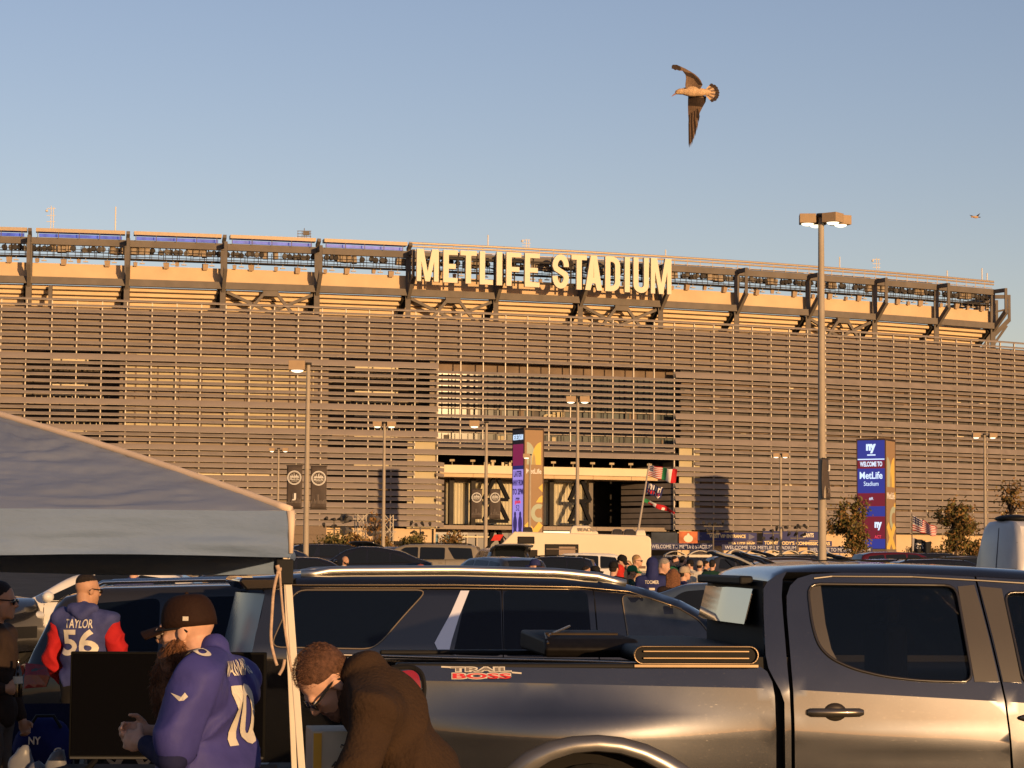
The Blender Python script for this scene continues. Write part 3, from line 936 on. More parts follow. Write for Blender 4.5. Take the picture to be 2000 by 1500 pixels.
lp, Hn = lamp_post(1606, 424, 66, 'tallest lamp post rising behind the pickup truck with three lit box heads', [(176, .16), (-38, .16), (22, .42), (105, .15)], r=.125, size=.47)
zt, zb_ = P(1606, 922, 66).z, P(1606, 998, 66).z
banner(lp, -.02 + .13, zb_, zt, .55, 'dark banner folded round the tall lamp post behind the pickup', 'J', R(62), None)
lp2, _ = lamp_post(597, 712, 115, 'lamp post with a single round lit head and two emblem banners', [(180, .15)], r=.15, size=.82)
zt, zb_ = P(597, 910, 115).z - gz(115), P(597, 993, 115).z - gz(115)
banner(lp2, -.62, zb_, zt, .78, 'brown emblem banner with letter J left of its lamp post', 'J', R(-4), True)
banner(lp2, .60, zb_ - .02, zt - .02, .80, 'brown emblem banner without letter right of the J banner', None, R(4), False)
lp3, _ = lamp_post(748, 827, 163, 'slim twin head lamp post left of the entrance beside the dark shadow', [(180, .2), (0, .2)], r=.14, size=.62)
lp4, _ = lamp_post(948, 826, 163, 'lamp post in front of the entrance carrying two emblem banners', [(180, .5)], r=.15, size=.72)
zt, zb_ = P(948, 956, 163).z - gz(163), P(948, 1013, 163).z - gz(163)
banner(lp4, -.66, zb_, zt, .78, 'brown emblem banner left of the lamp post at the entrance', None, 0, False)
banner(lp4, .66, zb_, zt, .78, 'brown emblem banner right of the lamp post at the entrance', None, 0, False)
lamp_post(1127, 778, 138, 'twin head lamp post standing in front of the entrance braces', [(180, .12), (0, .12)], r=.13, size=.6)
lamp_post(1525, 888, 212, 'short looking twin head lamp post left of the tallest one', [(180, .12), (0, .12)], r=.14, size=.6)
lamp_post(1925, 849, 178, 'twin head lamp post above the white van at the right', [(180, .35), (0, .35)], r=.13, size=.6)
lamp_post(541, 877, 203, 'thin distant lamp post left of the J banner', [(180, .35), (0, .35)], r=.12, size=.5)
lamp_post(1034, 889, 205, 'lamp post standing right before the brown face of the entrance pylon', [(180, .02)], r=.14, size=.62)

# ------------------------------------------------------------------ advertising pylons
brn = M('pylon_brown', (.34, .225, .125), rough=.7, var=.04, vs=.5)
mint = M('print_mint', (.42, .47, .36), rough=.7, var=.02)
yel = M('print_yellow', (.75, .52, .12), rough=.7, var=.02)
olive = M('print_olive', (.42, .33, .16), rough=.7, var=.02)
def glow(key, rgb, e=1.1):
    return M(key, tuple(c * .3 for c in rgb), rough=.5, var=0, emit=rgb, es=e)

def petal(parent, cx, cz, w, h, y):
    a = [(cx - w / 2, cz), (cx - w / 2, cz + h)] + [(cx - w / 2 + w * .64 * math.sin(t * math.pi / 2 / 8), cz + h * math.cos(t * math.pi / 2 / 8) ** .8) for t in range(1, 9)]
    b = [(2 * cx - p[0], p[1]) for p in a]
    flat_poly(parent, a, mint, 'logo_petal', y, .01); flat_poly(parent, b, yel, 'logo_petal', y - .012, .01)
    c = [(cx, cz + h * .52), (cx + w * .09, cz + h * .3), (cx + w * .13, cz), (cx - w * .13, cz), (cx - w * .09, cz + h * .3)]
    flat_poly(parent, c, olive, 'logo_petal', y - .024, .008)

def ringpoly(parent, cx, cz, r0, r1, a0, a1, mat, y, name):
    mb = MB(); n = 22
    for i in range(n):
        a, b = R(a0 + (a1 - a0) * i / n), R(a0 + (a1 - a0) * (i + 1) / n)
        mb.prism([(cx + r0 * math.cos(a), cz + r0 * math.sin(a)), (cx + r0 * math.cos(b), cz + r0 * math.sin(b)), (cx + r1 * math.cos(b), cz + r1 * math.sin(b)), (cx + r1 * math.cos(a), cz + r1 * math.sin(a))], 'y', y - .01, y)
    mb.build(name, mat, parent)

def pylon(px_corner, ytop, Y, phi, w, label, style):
    base = P(px_corner, 1095, Y); z1 = P(px_corner, ytop, Y).z; g0 = gz(Y)
    # corner between the two visible faces is local (-w/2,-w/2)
    cx = Vector((math.cos(phi), math.sin(phi), 0)); cy = Vector((-math.sin(phi), math.cos(phi), 0))
    o = Vector((base.x, Y, g0)) + cx * w / 2 + cy * w / 2
    t = thing('advertising_pylon', label, 'pylon', o.to_tuple(), phi, 'entrance pylons')
    H = z1 - g0; hw = w / 2
    mb = MB(); mb.box((0, 0, H / 2), (w - .1, w - .1, H - .02)); mb.build('core', dsteel, t)
    mb = MB(); mb.box((0, -hw + .06, H / 2 + .5), (w - .3, .1, H - 1.3)); mb.build('brown_panel', brn, t)
    mb = MB()
    for sx in (-1, 1):
        for sy in (-1, 1): mb.box((sx * (hw - .06), sy * (hw - .06), H / 2), (.14, .14, H))
    mb.box((0, 0, H + .06), (w + .02, w + .02, .12)); mb.build('frame', M('pylon_frame', (.1, .06, .04), rough=.6), t)
    mb = MB(); mb.box((0, 0, .6), (w + .1, w + .1, 1.2)); mb.build('plinth', M('plinth_grey', (.18, .15, .12), rough=.8), t)
    f = -hw + .005
    top = H - .3
    if style == 0: zs = (H - 5.3, H - 6.6, 9.0, 5.0, 1.5)
    petal(t, .0, H - w * 1.55, w * .72, w * .98, f)
    put_text(t, 'MetLife', (0, f - .01, H - w * 1.83), w * .76, w * .22, white_p, bold=.02)
    x0 = hw - .16
    flat_poly(t, [(x0, H * .50), (x0 - .6, H * .50 + .55), (x0, H * .50 + 1.1)], yel, 'diamond', f, .01)
    flat_poly(t, [(x0, H * .42), (x0 - .95, H * .42), (x0 - .45, H * .42 + .65), (x0, H * .42 + .9)], yel, 'diamond', f, .01)
    ringpoly(t, .26 * w, H * .335, w * .2, w * .40, 62, 298, mint, f - .012, 'ring')
    mb = MB(); zc = H * .175
    for s_ in (-1, 1): mb.beam((-w * .36, f - .02, zc - s_ * w * .42), (w * .36, f - .02 - (.012 if s_ > 0 else 0), zc + s_ * w * .42), .01, w * .26, up=(0, 0, 1))
    mb.build('cross', yel, t)
    ringpoly(t, -.44 * w, H * .06, w * .12, w * .28, -85, 85, mint, f - .012, 'ring')
    flat_poly(t, [(x0, H * .02), (x0 - .55, H * .02 + .45), (x0, H * .02 + .9)], yel, 'diamond', f, .01)
    # screen face (local -x)
    sc = thing_part = bpy.data.objects.new('screen', None); C.objects.link(sc); sc.parent = t; sc.location = (-hw + .02, 0, 0); sc.rotation_euler = (0, 0, R(-90))
    def panel(z0, z1_, mat, name='screen_field'):
        mb = MB(); mb.box((0, 0, (z0 + z1_) / 2), (w - .3, .06, z1_ - z0)); return mb.build(name, mat, sc)
    blue = glow('led_blue', (.025, .03, .19)); navy = glow('led_navy', (.012, .015, .09)); red = glow('led_red', (.12, .012, .022)); lav = glow('led_lavender', (.27, .19, .52)); blk = glow('led_black', (.008, .008, .012)); pale = glow('led_pale', (.5, .62, .8)); ink = glow('led_ink', (.03, .02, .09)); mag = glow('led_magenta', (.16, .012, .05)); redl = glow('led_scarlet', (.7, .05, .09))
    yf = -.045
    if style == 1:
        for f0, f1, m_ in ((0, .185, blue), (.185, .26, red), (.26, .486, blue), (.486, .607, red), (.607, .70, blue), (.70, .907, red), (.907, .995, blue)):
            zt_, zb_2 = 1.2 + (H - 1.3) * (1 - f0), 1.2 + (H - 1.3) * (1 - f1)
            panel(zb_2, zt_, m_)
        put_text(sc, 'ny', (0, yf, H - 1.2), 1.35, 1.25, pale, bold=.06, name='club_letters')
        mb = MB(); mb.box((.05, yf, H - 2.05), (1.15, .02, .16)); mb.build('club_bar', pale, sc)
        mb = MB(); mb.box((0, yf, H - 2.62), (w - .35, .02, .14)); mb.build('ticker', pale, sc)
        put_text(sc, 'WELCOME TO', (0, yf, H - 3.25), w * .76, .66, pale, bold=.03)
        put_text(sc, 'MetLife', (0, yf, H - 4.75), w * .78, .95, pale, bold=.02)
        put_text(sc, 'Stadium', (0, yf, H - 5.85), w * .5, .58, pale)
        put_text(sc, '#R', (0, yf, H * .5), .6, .4, pale)
        put_text(sc, 'ny', (.95, yf, H * .27), 1.0, 1.1, pale, bold=.05, name='club_letters')
        put_text(sc, 'ACT', (.9, yf, H * .18), .9, .4, redl)
    else:
        panel(.9, H * .68, lav); panel(H * .68, H * .71, navy); panel(H * .71, H * .88, mag); panel(H * .88, H - .1, blk)
        put_text(sc, 'METLIFE STADIUM', (0, yf, H * .935), w * .85, .7, pale, bold=.02)
        for i, (s_, ww) in enumerate((('LATER', .7), ('AWAY FROM', .9), ('TO 2PM', .9), ('ITS', .32))):
            put_text(sc, s_, (0, yf, H * .645 - i * 1.12), w * ww, .75, ink, bold=.03)
        put_text(sc, 'giants', (0, yf, H * .42), w * .5, .6, redl, bold=.03); put_text(sc, '52', (0, yf, H * .375), w * .3, .7, ink)
        rnd = random.Random(4); mb = MB()
        for s_ in (-1, 1):                                       # two standing figures, silhouettes only
            xc = s_ * w * .22
            mb.ball((xc, yf, H * .325), (.28, .012, .36), 10, 8); mb.ball((xc, yf, H * .25), (.5, .012, 1.1), 10, 8)
            mb.ball((xc - .2, yf, H * .13), (.3, .012, 1.6), 10, 8); mb.ball((xc + .22, yf + .003, H * .12), (.3, .012, 1.5), 10, 8)
        mb.build('figure_print', ink, sc)
    return t
pylon(1022, 837, 285, R(30), 2.9, 'tall pylon with violet screen standing before the stadium entrance', 0)
pylon(1731, 858, 301, R(62), 4.05, 'tall pylon with blue welcome screen behind the small tree', 1)

# ------------------------------------------------------------------ banners along the foot of the stadium
navyb = M('banner_navy', (.045, .05, .15), rough=.7, var=.06, vs=.5)
goldt = M('print_gold', (.85, .68, .36), rough=.7, var=.02)
cream_t = M('print_cream', (.8, .72, .55), rough=.7, var=.02)
def wall_sign(x0, x1, y0, y1, off, mat, label, texts, name='wall_banner', cat='banner', arrows=False):
    xm = (x0 + x1) / 2; k = k_px(xm, off, 5)
    z0, z1 = z_px(y1, k, off), z_px(y0, k, off)
    w = (S(k_px(x1, off, 5), off, 0) - S(k_px(x0, off, 5), off, 0)).length
    t = thing(name, label, cat, S(k, off, z0).to_tuple(), yaw(k))
    h = z1 - z0
    mb = MB(); mb.box((0, 0, h / 2), (w, .12, h)); mb.build('board', mat, t)
    for (s_, u, v, fw, fh, m_) in texts:
        put_text(t, s_, ((u - .5) * w, -.075, v * h), fw * w, fh * h, m_, bold=.035, depth=.03)
    if arrows:
        gy = M('print_greyblue', (.16, .16, .22), rough=.7)
        flat_poly(t, [(w * .36, h * .12), (w * .47, h * .5), (w * .36, h * .88)], gy, 'arrow', -.065, .02); flat_poly(t, [(-w * .44, h * .35), (-w * .47, h * .5), (-w * .44, h * .65)], gy, 'arrow', -.065, .02)
    return t
wall_sign(1363, 1478, 1040, 1056, 6.2, navyb, 'navy banner pointing to the entrance with arrows at both ends', [('WEST VIP ENTRANCE', .5, .55, .62, .42, goldt)], arrows=True)
wall_sign(1395, 1478, 1057, 1066, 6.0, M('banner_violet', (.1, .08, .14), rough=.7), 'violet strip with cream capitals just below the arrow banner', [('ERA LITE MVP', .64, .5, .62, .62, goldt)])
wall_sign(1490, 1600, 1038, 1055, 6.2, navyb, 'navy banner with the word giants in white', [('GIANTS', .80, .6, .2, .5, cream_t), ('', .5, .5, .1, .1, cream_t)][:1])
wall_sign(1490, 1625, 1056, 1066, 6.0, navyb, 'navy strip with cream capitals left of the tallest lamp post', [('TOMMY', .12, .5, .2, .7, goldt), ("ODY'S COMMISSIONERS", .62, .5, .7, .7, goldt)])
wall_sign(1272, 1323, 1040, 1062, 6.2, M('banner_dusk', (.04, .05, .07), rough=.7, var=.5, vs=.4), 'dark banner with a blue edge right behind the motorhome', [])
ps = wall_sign(1326, 1362, 1038, 1062, 6.2, M('banner_orange', (.55, .16, .06), rough=.7, var=.5, vs=.5), 'orange and white player poster between the dark and navy banners', [])
mb = MB(); mb.ball((0, -.07, .75), (.75, .02, .55), 12, 8); mb.ball((.0, -.075, 1.25), (.22, .02, .3), 10, 8); mb.build('figure_print', cream_t, ps)

def welcome(x0, x1, y0, y1, Y, label):
    a, b = P(x0, (y0 + y1) / 2, Y), P(x1, (y0 + y1) / 2 + .007 * (x1 - x0), Y)
    c = (a + b) / 2; w = (b - a).length; h = (P(x0, y0, Y).z - P(x0, y1, Y).z)
    t = thing('welcome_banner', label, 'banner', (c.x, Y, c.z - h / 2), 0, 'welcome banners at the gates')
    mb = MB(); mb.box((0, 0, h / 2), (w, .1, h)); mb.build('board', M('banner_slate', (.05, .055, .12), rough=.7, var=.05), t)
    put_text(t, 'WELCOME TO METLIFE STADIUM', (0, -.06, h / 2), w * .93, h * .55, M('print_pale', (.62, .62, .68), rough=.6), bold=.015)
    mb = MB(); g0 = gz(Y) - (c.z - h / 2)
    for u in (-.48, 0, .48): mb.tube([(u * w, .1, g0), (u * w, .1, h)], .05, 6)
    mb.build('post', steel, t)
welcome(1268, 1395, 1060.5, 1074, 262, 'dark welcome banner nearest the motorhome')
welcome(1410, 1560, 1063, 1075, 266, 'dark welcome banner left of the tallest lamp post')
welcome(1577, 1704, 1067, 1080, 262, 'dark welcome banner crossing behind the tallest lamp post')

# white canopies at the gate
canv = M('canvas_white', (.72, .66, .54), rough=.8, var=.06)
def gate_tent(px, ytop, wpx, Y, label, mat=canv, peak=False):
    c = P(px, ytop, Y); w = wpx / FPX * Y; g0 = gz(Y); zt = c.z
    t = thing('gate_canopy', label, 'canopy', (c.x, Y, g0), 0, 'white canopies at the gates' if mat is canv else None)
    mb = MB(); n = 10; rings = []
    for j in range(2):
        y = -1.4 + 2.8 * j
        rings.append([(w * (i / n - .5), y, (zt - g0) - .55 * w * .35 * ((2 * i / n - 1) ** 2) if not peak else (zt - g0) - .5 * w * abs(2 * i / n - 1)) for i in range(n + 1)])
    vs = rings[0] + rings[1]; m_ = n + 1
    mb.add(vs, [(i, i + 1, m_ + i + 1, m_ + i) for i in range(n)]); o = mb.build('roof', mat, t, smooth=True)
    s_ = o.modifiers.new('thick', 'SOLIDIFY'); s_.thickness = .08
    mb = MB(); zz = rings[0][0][2]
    mb.box((0, -1.42, zz - .18), (w, .04, .36)); mb.build('valance', mat, t)
    mb = MB()
    for sx in (-1, 1):
        for sy in (-1.35, 1.35): mb.tube([(sx * w * .48, sy, 0), (sx * w * .48, sy, zz)], .04, 6)
    mb.build('legs', lipm, t)
for i, (px, yt, wp) in enumerate(((1318, 1076, 42), (1366, 1075, 44), (1437, 1073, 34), (1472, 1074, 34), (1506, 1074, 34), (1541, 1075, 34), (1576, 1075, 34), (1612, 1078, 30))):
    gate_tent(px, yt, wp, 240, ['wide white canopy just right of the motorhome', 'wide white canopy second from the motorhome', 'first of the arched white canopies behind the raised tailgates', 'second of the arched white canopies behind the raised tailgates', 'third of the arched white canopies behind the raised tailgates', 'fourth arched white canopy left of the tallest lamp post', 'arched white canopy just left of the tallest lamp post', 'small white canopy right of the tallest lamp post'][i])
gate_tent(978, 1041, 60, 150, 'black pointed canopy left of the motorhome', M('canvas_black', (.015, .013, .013), rough=.8), True)
mb = MB(); c = P(969, 1050, 148); mb.prism([(-.35, -.2), (.25, -.2), (.5, .2), (-.1, .2)], 'y', -.03, .03)
place(mb, Matrix.Translation(c)); mb.build('red_sign', M('sign_red', (.6, .03, .02), rough=.6), label='red sign board above the black pointed canopy', cat='sign')

# lattice towers and floodlight poles before the facade
def lattice(px, y0, Y, label, wide=.9):
    c = P(px, y0, Y); g0 = gz(Y); H = c.z - g0
    t = thing('lattice_tower', label, 'tower', (c.x, Y, g0), .4, 'lattice towers by the facade')
    mb = MB(); h = wide / 2
    for sx in (-h, h):
        for sy in (-h, h): mb.tube([(sx, sy, 0), (sx, sy, H)], .06, 6)
    n = int(H / wide)
    for i in range(n):
        z0, z1 = H * i / n, H * (i + 1) / n
        for s_ in (-1, 1):
            mb.tube([(-h * s_, -h, z0), (h * s_, -h, z1)], .04, 5); mb.tube([(-h, -h * s_, z0), (-h, h * s_, z1)], .04, 5)
    mb.build('truss', M('alu_truss', (.55, .48, .36), rough=.5), t)
    for i in range(2):
        mb = MB(); mb.tube([(-1.2, -.4, H - .5 - i * 1.3), (-2.3, -.9, H - .5 - i * 1.3)], [.3, .55], 10); mb.build('horn_speaker', M('speaker_grey', (.12, .11, .1), rough=.6), t, smooth=40)
        mb = MB(); mb.beam((-1.3, -.4, H - .5 - i * 1.3), (1.0, 0, H - .5 - i * 1.3), .12); mb.build('bracket', lipm, t)
lattice(704, 1005, 250, 'lattice tower with horn speakers left of the slim lamp post', .95)
lattice(757, 1006, 246, 'lattice tower right beside the slim lamp post in shade', .95)
def flood_pole(px, ytop, Y, label, mat=None):
    c = P(px, ytop, Y); g0 = gz(Y); H = c.z - g0
    t = thing('floodlight_pole', label, 'floodlight', (c.x, Y, g0), .2, 'floodlight poles by the facade')
    mb = MB(); mb.tube([(0, 0, 0), (0, 0, H)], .09, 8); mb.beam((-1.1, 0, H - .1), (1.1, 0, H - .1), .1); mb.beam((-.8, 0, H - .9), (.8, 0, H - .9), .1); mb.build('pole', steel, t)
    rnd = random.Random(px)
    for i in range(7):
        mb = MB(); q = Vector((-1.1 + (i % 4) * .72, -.1, H + .2 - (i // 4) * .85))
        mb.tube([q, q + Vector((rnd.uniform(-.5, .5), -.4, rnd.uniform(-.1, .4)))], [.10, .19], 8); mb.build('lamp', dsteel, t, smooth=40)
for px, yt, lab in ((653, 1018, 'floodlight cluster pole left of the lattice tower'), (821, 1030, 'floodlight pole at the left edge of the entrance'), (1393, 1026, 'floodlight cluster in front of the arrow banner'), (1557, 1035, 'floodlight cluster between the arrow banner and tallest lamp post'), (1510, 1040, 'blue floodlight pole by the short looking lamp post')):
    flood_pole(px, yt, 248, lab)

# ------------------------------------------------------------------ flags
fred = M('flag_red', (.5, .02, .025), rough=.8, var=.05); fwhite = M('flag_white', (.75, .7, .65), rough=.8, var=.04); fblue = M('flag_navy', (.02, .025, .11), rough=.8, var=.05); fgreen = M('flag_green', (.03, .25, .09), rough=.8, var=.05); fblack = M('flag_black', (.02, .022, .026), rough=.8, var=.1)
def flag(name, parent_loc, quad, cells, mats, label, amp=.09, waves=2.2, nu=26, nv=13, sub=2):
    """waving cloth between four corner points (hoist top, fly top, fly bottom, hoist bottom); cells(u,v) gives the material index"""
    a, b, c, d = [Vector(q) for q in quad]
    mb = MB(); NU, NV = nu * sub, nv
    def pt(i, j):
        u, v = i / NU, j / NV
        p = (d * (1 - u) + c * u) * (1 - v) + (a * (1 - u) + b * u) * v
        w = amp * (.15 + u) * math.sin(u * waves * 2 * math.pi + v * 1.4)
        return p + Vector((w * .15, w, w * .35))
    vs = [pt(i, j) for j in range(NV + 1) for i in range(NU + 1)]; fs = []; mi = []
    for j in range(NV):
        for i in range(NU):
            fs.append((j * (NU + 1) + i, j * (NU + 1) + i + 1, (j + 1) * (NU + 1) + i + 1, (j + 1) * (NU + 1) + i)); mi.append(cells((i + .5) / NU, (j + .5) / NV))
    mb.v = vs; mb.f = fs; mb.mi = mi
    o = mb.build(name, mats, None, smooth=True, label=label, cat='flag')
    m = o.modifiers.new('thick', 'SOLIDIFY'); m.thickness = .004
    return o
def us_cells(u, v):
    if u < .4 and v > 6 / 13:
        i, j = int(u / .4 * 12), int((v - 6 / 13) * 13 / 7 * 7)
        return 1 if (i + j) % 2 == 0 and i % 2 == 0 else 2
    return 0 if int(v * 13) % 2 == 0 else 1
def us_tri(u, v):
    if u < .5: return us_cells(u * 2, v)
    return 3 if u < .66 else (1 if u < .83 else 0)
def club_cells(u, v):
    r = noise.noise(Vector((u * 5, v * 5, 1.3)))
    if .5 < v < .92 and .08 < u < .9 and int(u * 14) % 2 == 0: return 1
    if .12 < v < .45 and .1 < u < .85 and int(u * 12) % 2 == 0: return 0
    return 1 if r > .33 else 2
FY = 107
flag('flag', None, [P(1267, 908, FY), P(1323, 918, FY - .6), P(1319, 945, FY - .6), P(1264, 929, FY)], us_tri, [fred, fwhite, fblue, fgreen], 'flag half stars and stripes half green white red on the motorhome pole', amp=.10)
flag('flag', None, [P(1263, 941, FY), P(1296, 954, FY - .4), P(1290, 975, FY - .4), P(1259, 962, FY)], club_cells, [fred, fwhite, fblue], 'navy red and white club flag in the middle of the motorhome pole', amp=.10, nu=14, nv=14)
flag('flag', None, [P(1258, 973, FY), P(1319, 998, FY - .5), P(1316, 1006, FY - .5), P(1256, 980, FY)], lambda u, v: (3 if u < .2 else (1 if u < .4 else 0)) if v > .5 else (3 if u < .15 else (0 if int(u * 10) % 3 else 1)), [fred, fwhite, fblue, fgreen], 'narrow green white and red streamer lowest on the motorhome pole', amp=.16, waves=1.6, nu=16, nv=6)
mb = MB(); mb.tube([P(1246, 1040, FY), P(1268, 905, FY)], [.055, .035], 8); mb.build('flag_pole', lipm, label='leaning pale flag pole on the motorhome roof', cat='flag pole')
FY2 = 118
flag('flag', None, [P(1783, 1006, FY2), P(1831, 1031, FY2 - .7), P(1828, 1048, FY2 - .7), P(1782, 1036, FY2)], us_cells, [fred, fwhite, fblue], 'stars and stripes flag waving right of the blue pylon', amp=.10)
def eag(u, v):
    if u < .12: return 1
    return 1 if (abs(u - .42) < .22 and abs(v - .5) < .2 and noise.noise(Vector((u * 9, v * 9, 4))) > 0.05) else 0
flag('flag', None, [P(1782, 1050, FY2), P(1820, 1060, FY2 - .6), P(1816, 1080, FY2 - .6), P(1780, 1077, FY2)], eag, [fblack, fwhite], 'dark flag with pale emblem under the stars and stripes', amp=.12, nu=16, nv=14)
mb = MB(); q = P(1781, 1003, FY2); mb.tube([(q.x, FY2, gz(FY2)), q], [.04, .025], 8); mb.build('flag_pole', M('pole_dark', (.12, .1, .08), rough=.5), label='slim dark flag pole right of the blue pylon', cat='flag pole')

# ------------------------------------------------------------------ trees and shrubs
leaf_a = M('leaf_olive', (.17, .125, .04), rough=.8, var=.5, vs=1.5); leaf_b = M('leaf_rust', (.26, .14, .045), rough=.8, var=.5, vs=1.5); leaf_c = M('leaf_green', (.12, .115, .032), rough=.8, var=.5, vs=1.5)
bark = M('bark', (.06, .042, .03), rough=.9, var=.3)
def tree(px, ytop, ybot, wpx, Y, label, seed, name='small_tree', cat='tree', n=1500, mats=(leaf_a, leaf_c), trunk=True, gap=.35, group=None):
    rnd = random.Random(seed); g0 = gz(Y)
    c = P(px, ytop, Y); H = c.z - g0; w = wpx / FPX * Y; zlo = max(.15, P(px, ybot, Y).z - g0)
    t = thing(name, label, cat, (c.x, Y, g0), 0, group)
    mb = MB(); tips = []
    tr = max(.05, H * .018)
    fork = zlo + (H - zlo) * .25 if trunk else .1
    lean = rnd.uniform(-.05, .05) * w
    mb.tube([(0, 0, 0), (lean * .5, 0, fork * .6), (lean, 0, fork)], [tr * 1.4, tr, tr * .8], 7)
    nb = 20
    for i in range(nb):
        an = i * 2.4 + rnd.uniform(-.3, .3); hh = rnd.uniform(.06, .98)
        rad = (w / 2) * math.sin(min(1, hh * .9 + .12) * math.pi) ** .6 * rnd.uniform(.45, .95)
        e = Vector((lean + math.cos(an) * rad, math.sin(an) * rad, zlo + (H - zlo) * hh))
        s = Vector((lean, 0, fork)); m_ = s.lerp(e, .5) + Vector((0, 0, .08 * H))
        mb.tube([s, m_, e], [tr * .6, tr * .38, tr * .12], 5); tips += [(e, .9), (m_.lerp(e, .45), .75), (m_, .55)]
    mb.build('trunk', bark, t)
    for ci, mat in enumerate(mats):
        mb = MB(); ls = max(.05, min(.2, H * .022)) if Y < 100 else .14
        vs = []; fs = []
        for i in range(n // len(mats)):
            p, k = rnd.choice(tips)
            rad = w * .17 * k
            d = Vector((rnd.gauss(0, 1), rnd.gauss(0, 1), rnd.gauss(0, .8))) * rad * .6
            q = p + d
            if q.z < zlo * .8: continue
            if noise.noise(q * (2.2 / max(.4, w * .3)) + Vector((seed, 0, 0))) < -gap + .25 * rnd.random(): continue
            u = Vector((rnd.uniform(-1, 1), rnd.uniform(-1, 1), rnd.uniform(-1, 1))).normalized(); v = u.cross(Vector((rnd.uniform(-1, 1), rnd.uniform(-1, 1), rnd.uniform(-1, 1)))).normalized()
            s_ = ls * rnd.uniform(.6, 1.4); o = len(vs)
            vs += [q - u * s_, q + v * s_ * .55, q + u * s_, q - v * s_ * .55]; fs.append((o, o + 1, o + 2, o + 3))
        mb.add(vs, fs); mb.build('crown', mat, t, fix=False)
    return t
tree(1667, 974, 1082, 100, 200, 'small leafy tree in front of the blue welcome pylon', 1, n=9500, gap=.2, mats=(leaf_a, leaf_b, leaf_c))
tree(1864, 980, 1084, 96, 200, 'small leafy tree right of the stars and stripes flag', 2, n=9500, gap=.2, mats=(leaf_a, leaf_b, leaf_c))
tree(1976, 935, 1030, 80, 190, 'sparse brown tree above the white van at the frame edge', 3, n=1500, mats=(leaf_a, leaf_b), gap=.05)
tree(735, 1000, 1050, 60, 235, 'thin nearly bare tree left of the slim lamp post', 4, n=260, mats=(leaf_b,), gap=.3)
for i, (px, yt, w, lab, mt) in enumerate(((655, 1043, 78, 'green shrub at the foot of the dark shutter', (leaf_c, leaf_a)), (700, 1046, 70, 'rusty shrub left of the lattice tower', (leaf_b, leaf_a)), (745, 1050, 60, 'brown shrub under the slim lamp post', (leaf_b, leaf_a)), (805, 1042, 60, 'green shrub left of the entrance doors', (leaf_c, leaf_a)), (885, 1046, 74, 'rounded rusty shrub in front of the entrance doors', (leaf_b, leaf_a)), (1800, 1064, 60, 'low brown shrub behind the dark flag', (leaf_b, leaf_a)), (1905, 1060, 50, 'low shrub left of the white van', (leaf_a, leaf_b)))):
    tree(px, yt, 1112, w, 215, lab, 20 + i, name='shrub', cat='shrub', n=3500, mats=mt, trunk=False, gap=.3, group='shrubs along the stadium')
# iron fence far right
mb = MB()
for i in range(60):
    q = P(1770 + i * 2.6, 1072, 225); mb.box((q.x, 225, (q.z + gz(225)) / 2), (.06, .06, q.z - gz(225)))
q0, q1 = P(1768, 1072, 225), P(1926, 1073, 225)
mb.beam(q0, q1, .07); mb.beam(q0 - Vector((0, 0, .9)), q1 - Vector((0, 0, .9)), .07)
mb.build('iron_fence', M('fence_dark', (.06, .05, .045), rough=.6), label='dark iron railing behind the trees at the right', cat='fence')
# ------------------------------------------------------------------ vehicles
black_glass = M('tinted_glass', (.003, .006, .014), rough=.02, var=0, spec=.16, alpha=.86)
car_glass = M('car_glass', (.012, .015, .02), rough=.03, var=0, spec=.3)
rubber = M('rubber', (.02, .02, .02), rough=.8, var=.2)
trim_b = M('black_trim', (.011, .011, .012), rough=.6, var=0, spec=.15)
chrome = M('chrome', (.75, .74, .72), rough=.14, metal=1, var=0)
rimm = M('alloy_rim', (.4, .4, .4), rough=.3, metal=.9, var=0)
tail_r = M('tail_red', (.25, .008, .012), rough=.15, var=0, spec=.5)
head_w = M('headlamp_clear', (.55, .55, .55), rough=.12, var=0, spec=.5)
plate_w = M('plate_white', (.6, .58, .5), rough=.5)
def paint(key, rgb, metal=.35, rough=.3, coat=.8):
    return M('paint_' + key, rgb, rough=rough, metal=metal, var=.05, vs=3, coat=coat)

def lerp_tab(tab, x):
    if x <= tab[0][0]: return tab[0][1]
    for (a, va), (b, vb) in zip(tab, tab[1:]):
        if x <= b: 
            t = (x - a) / (b - a); t = t * t * (3 - 2 * t) * .35 + t * .65
            return va + (vb - va) * t
    return tab[-1][1]

def in_poly(x, y, poly):
    c = False; n = len(poly); j = n - 1
    for i in range(n):
        xi, yi = poly[i]; xj, yj = poly[j]
        if (yi > y) != (yj > y) and x < (xj - xi) * (y - yi) / (yj - yi) + xi: c = not c
        j = i
    return c

def resample(poly, step, closed=True):
    out = []; n = len(poly)
    for i in range(n if closed else n - 1):
        a = Vector(poly[i]); b = Vector(poly[(i + 1) % n]); m = max(1, int((b - a).length / step))
        out += [tuple(a.lerp(b, k / m)) for k in range(m)]
    if not closed: out.append(tuple(poly[-1]))
    return out

def smooth_poly(poly, it=2, closed=True):
    for _ in range(it):
        out = []; n = len(poly)
        for i in range(n):
            a = Vector(poly[i]); b = Vector(poly[(i + 1) % n])
            out += [tuple(a.lerp(b, .25)), tuple(a.lerp(b, .75))]
        poly = out
    return poly

def round_poly(poly, r=.06):
    out = []; n = len(poly)
    for i in range(n):
        a, p, b = Vector(poly[i - 1]), Vector(poly[i]), Vector(poly[(i + 1) % n])
        ra = min(r, (a - p).length * .4); rb = min(r, (b - p).length * .4)
        q0 = p + (a - p).normalized() * ra; q1 = p + (b - p).normalized() * rb
        for t in (0, .25, .5, .75, 1): out.append(tuple(q0 * (1 - t) ** 2 + p * 2 * t * (1 - t) + q1 * t * t))
    return out

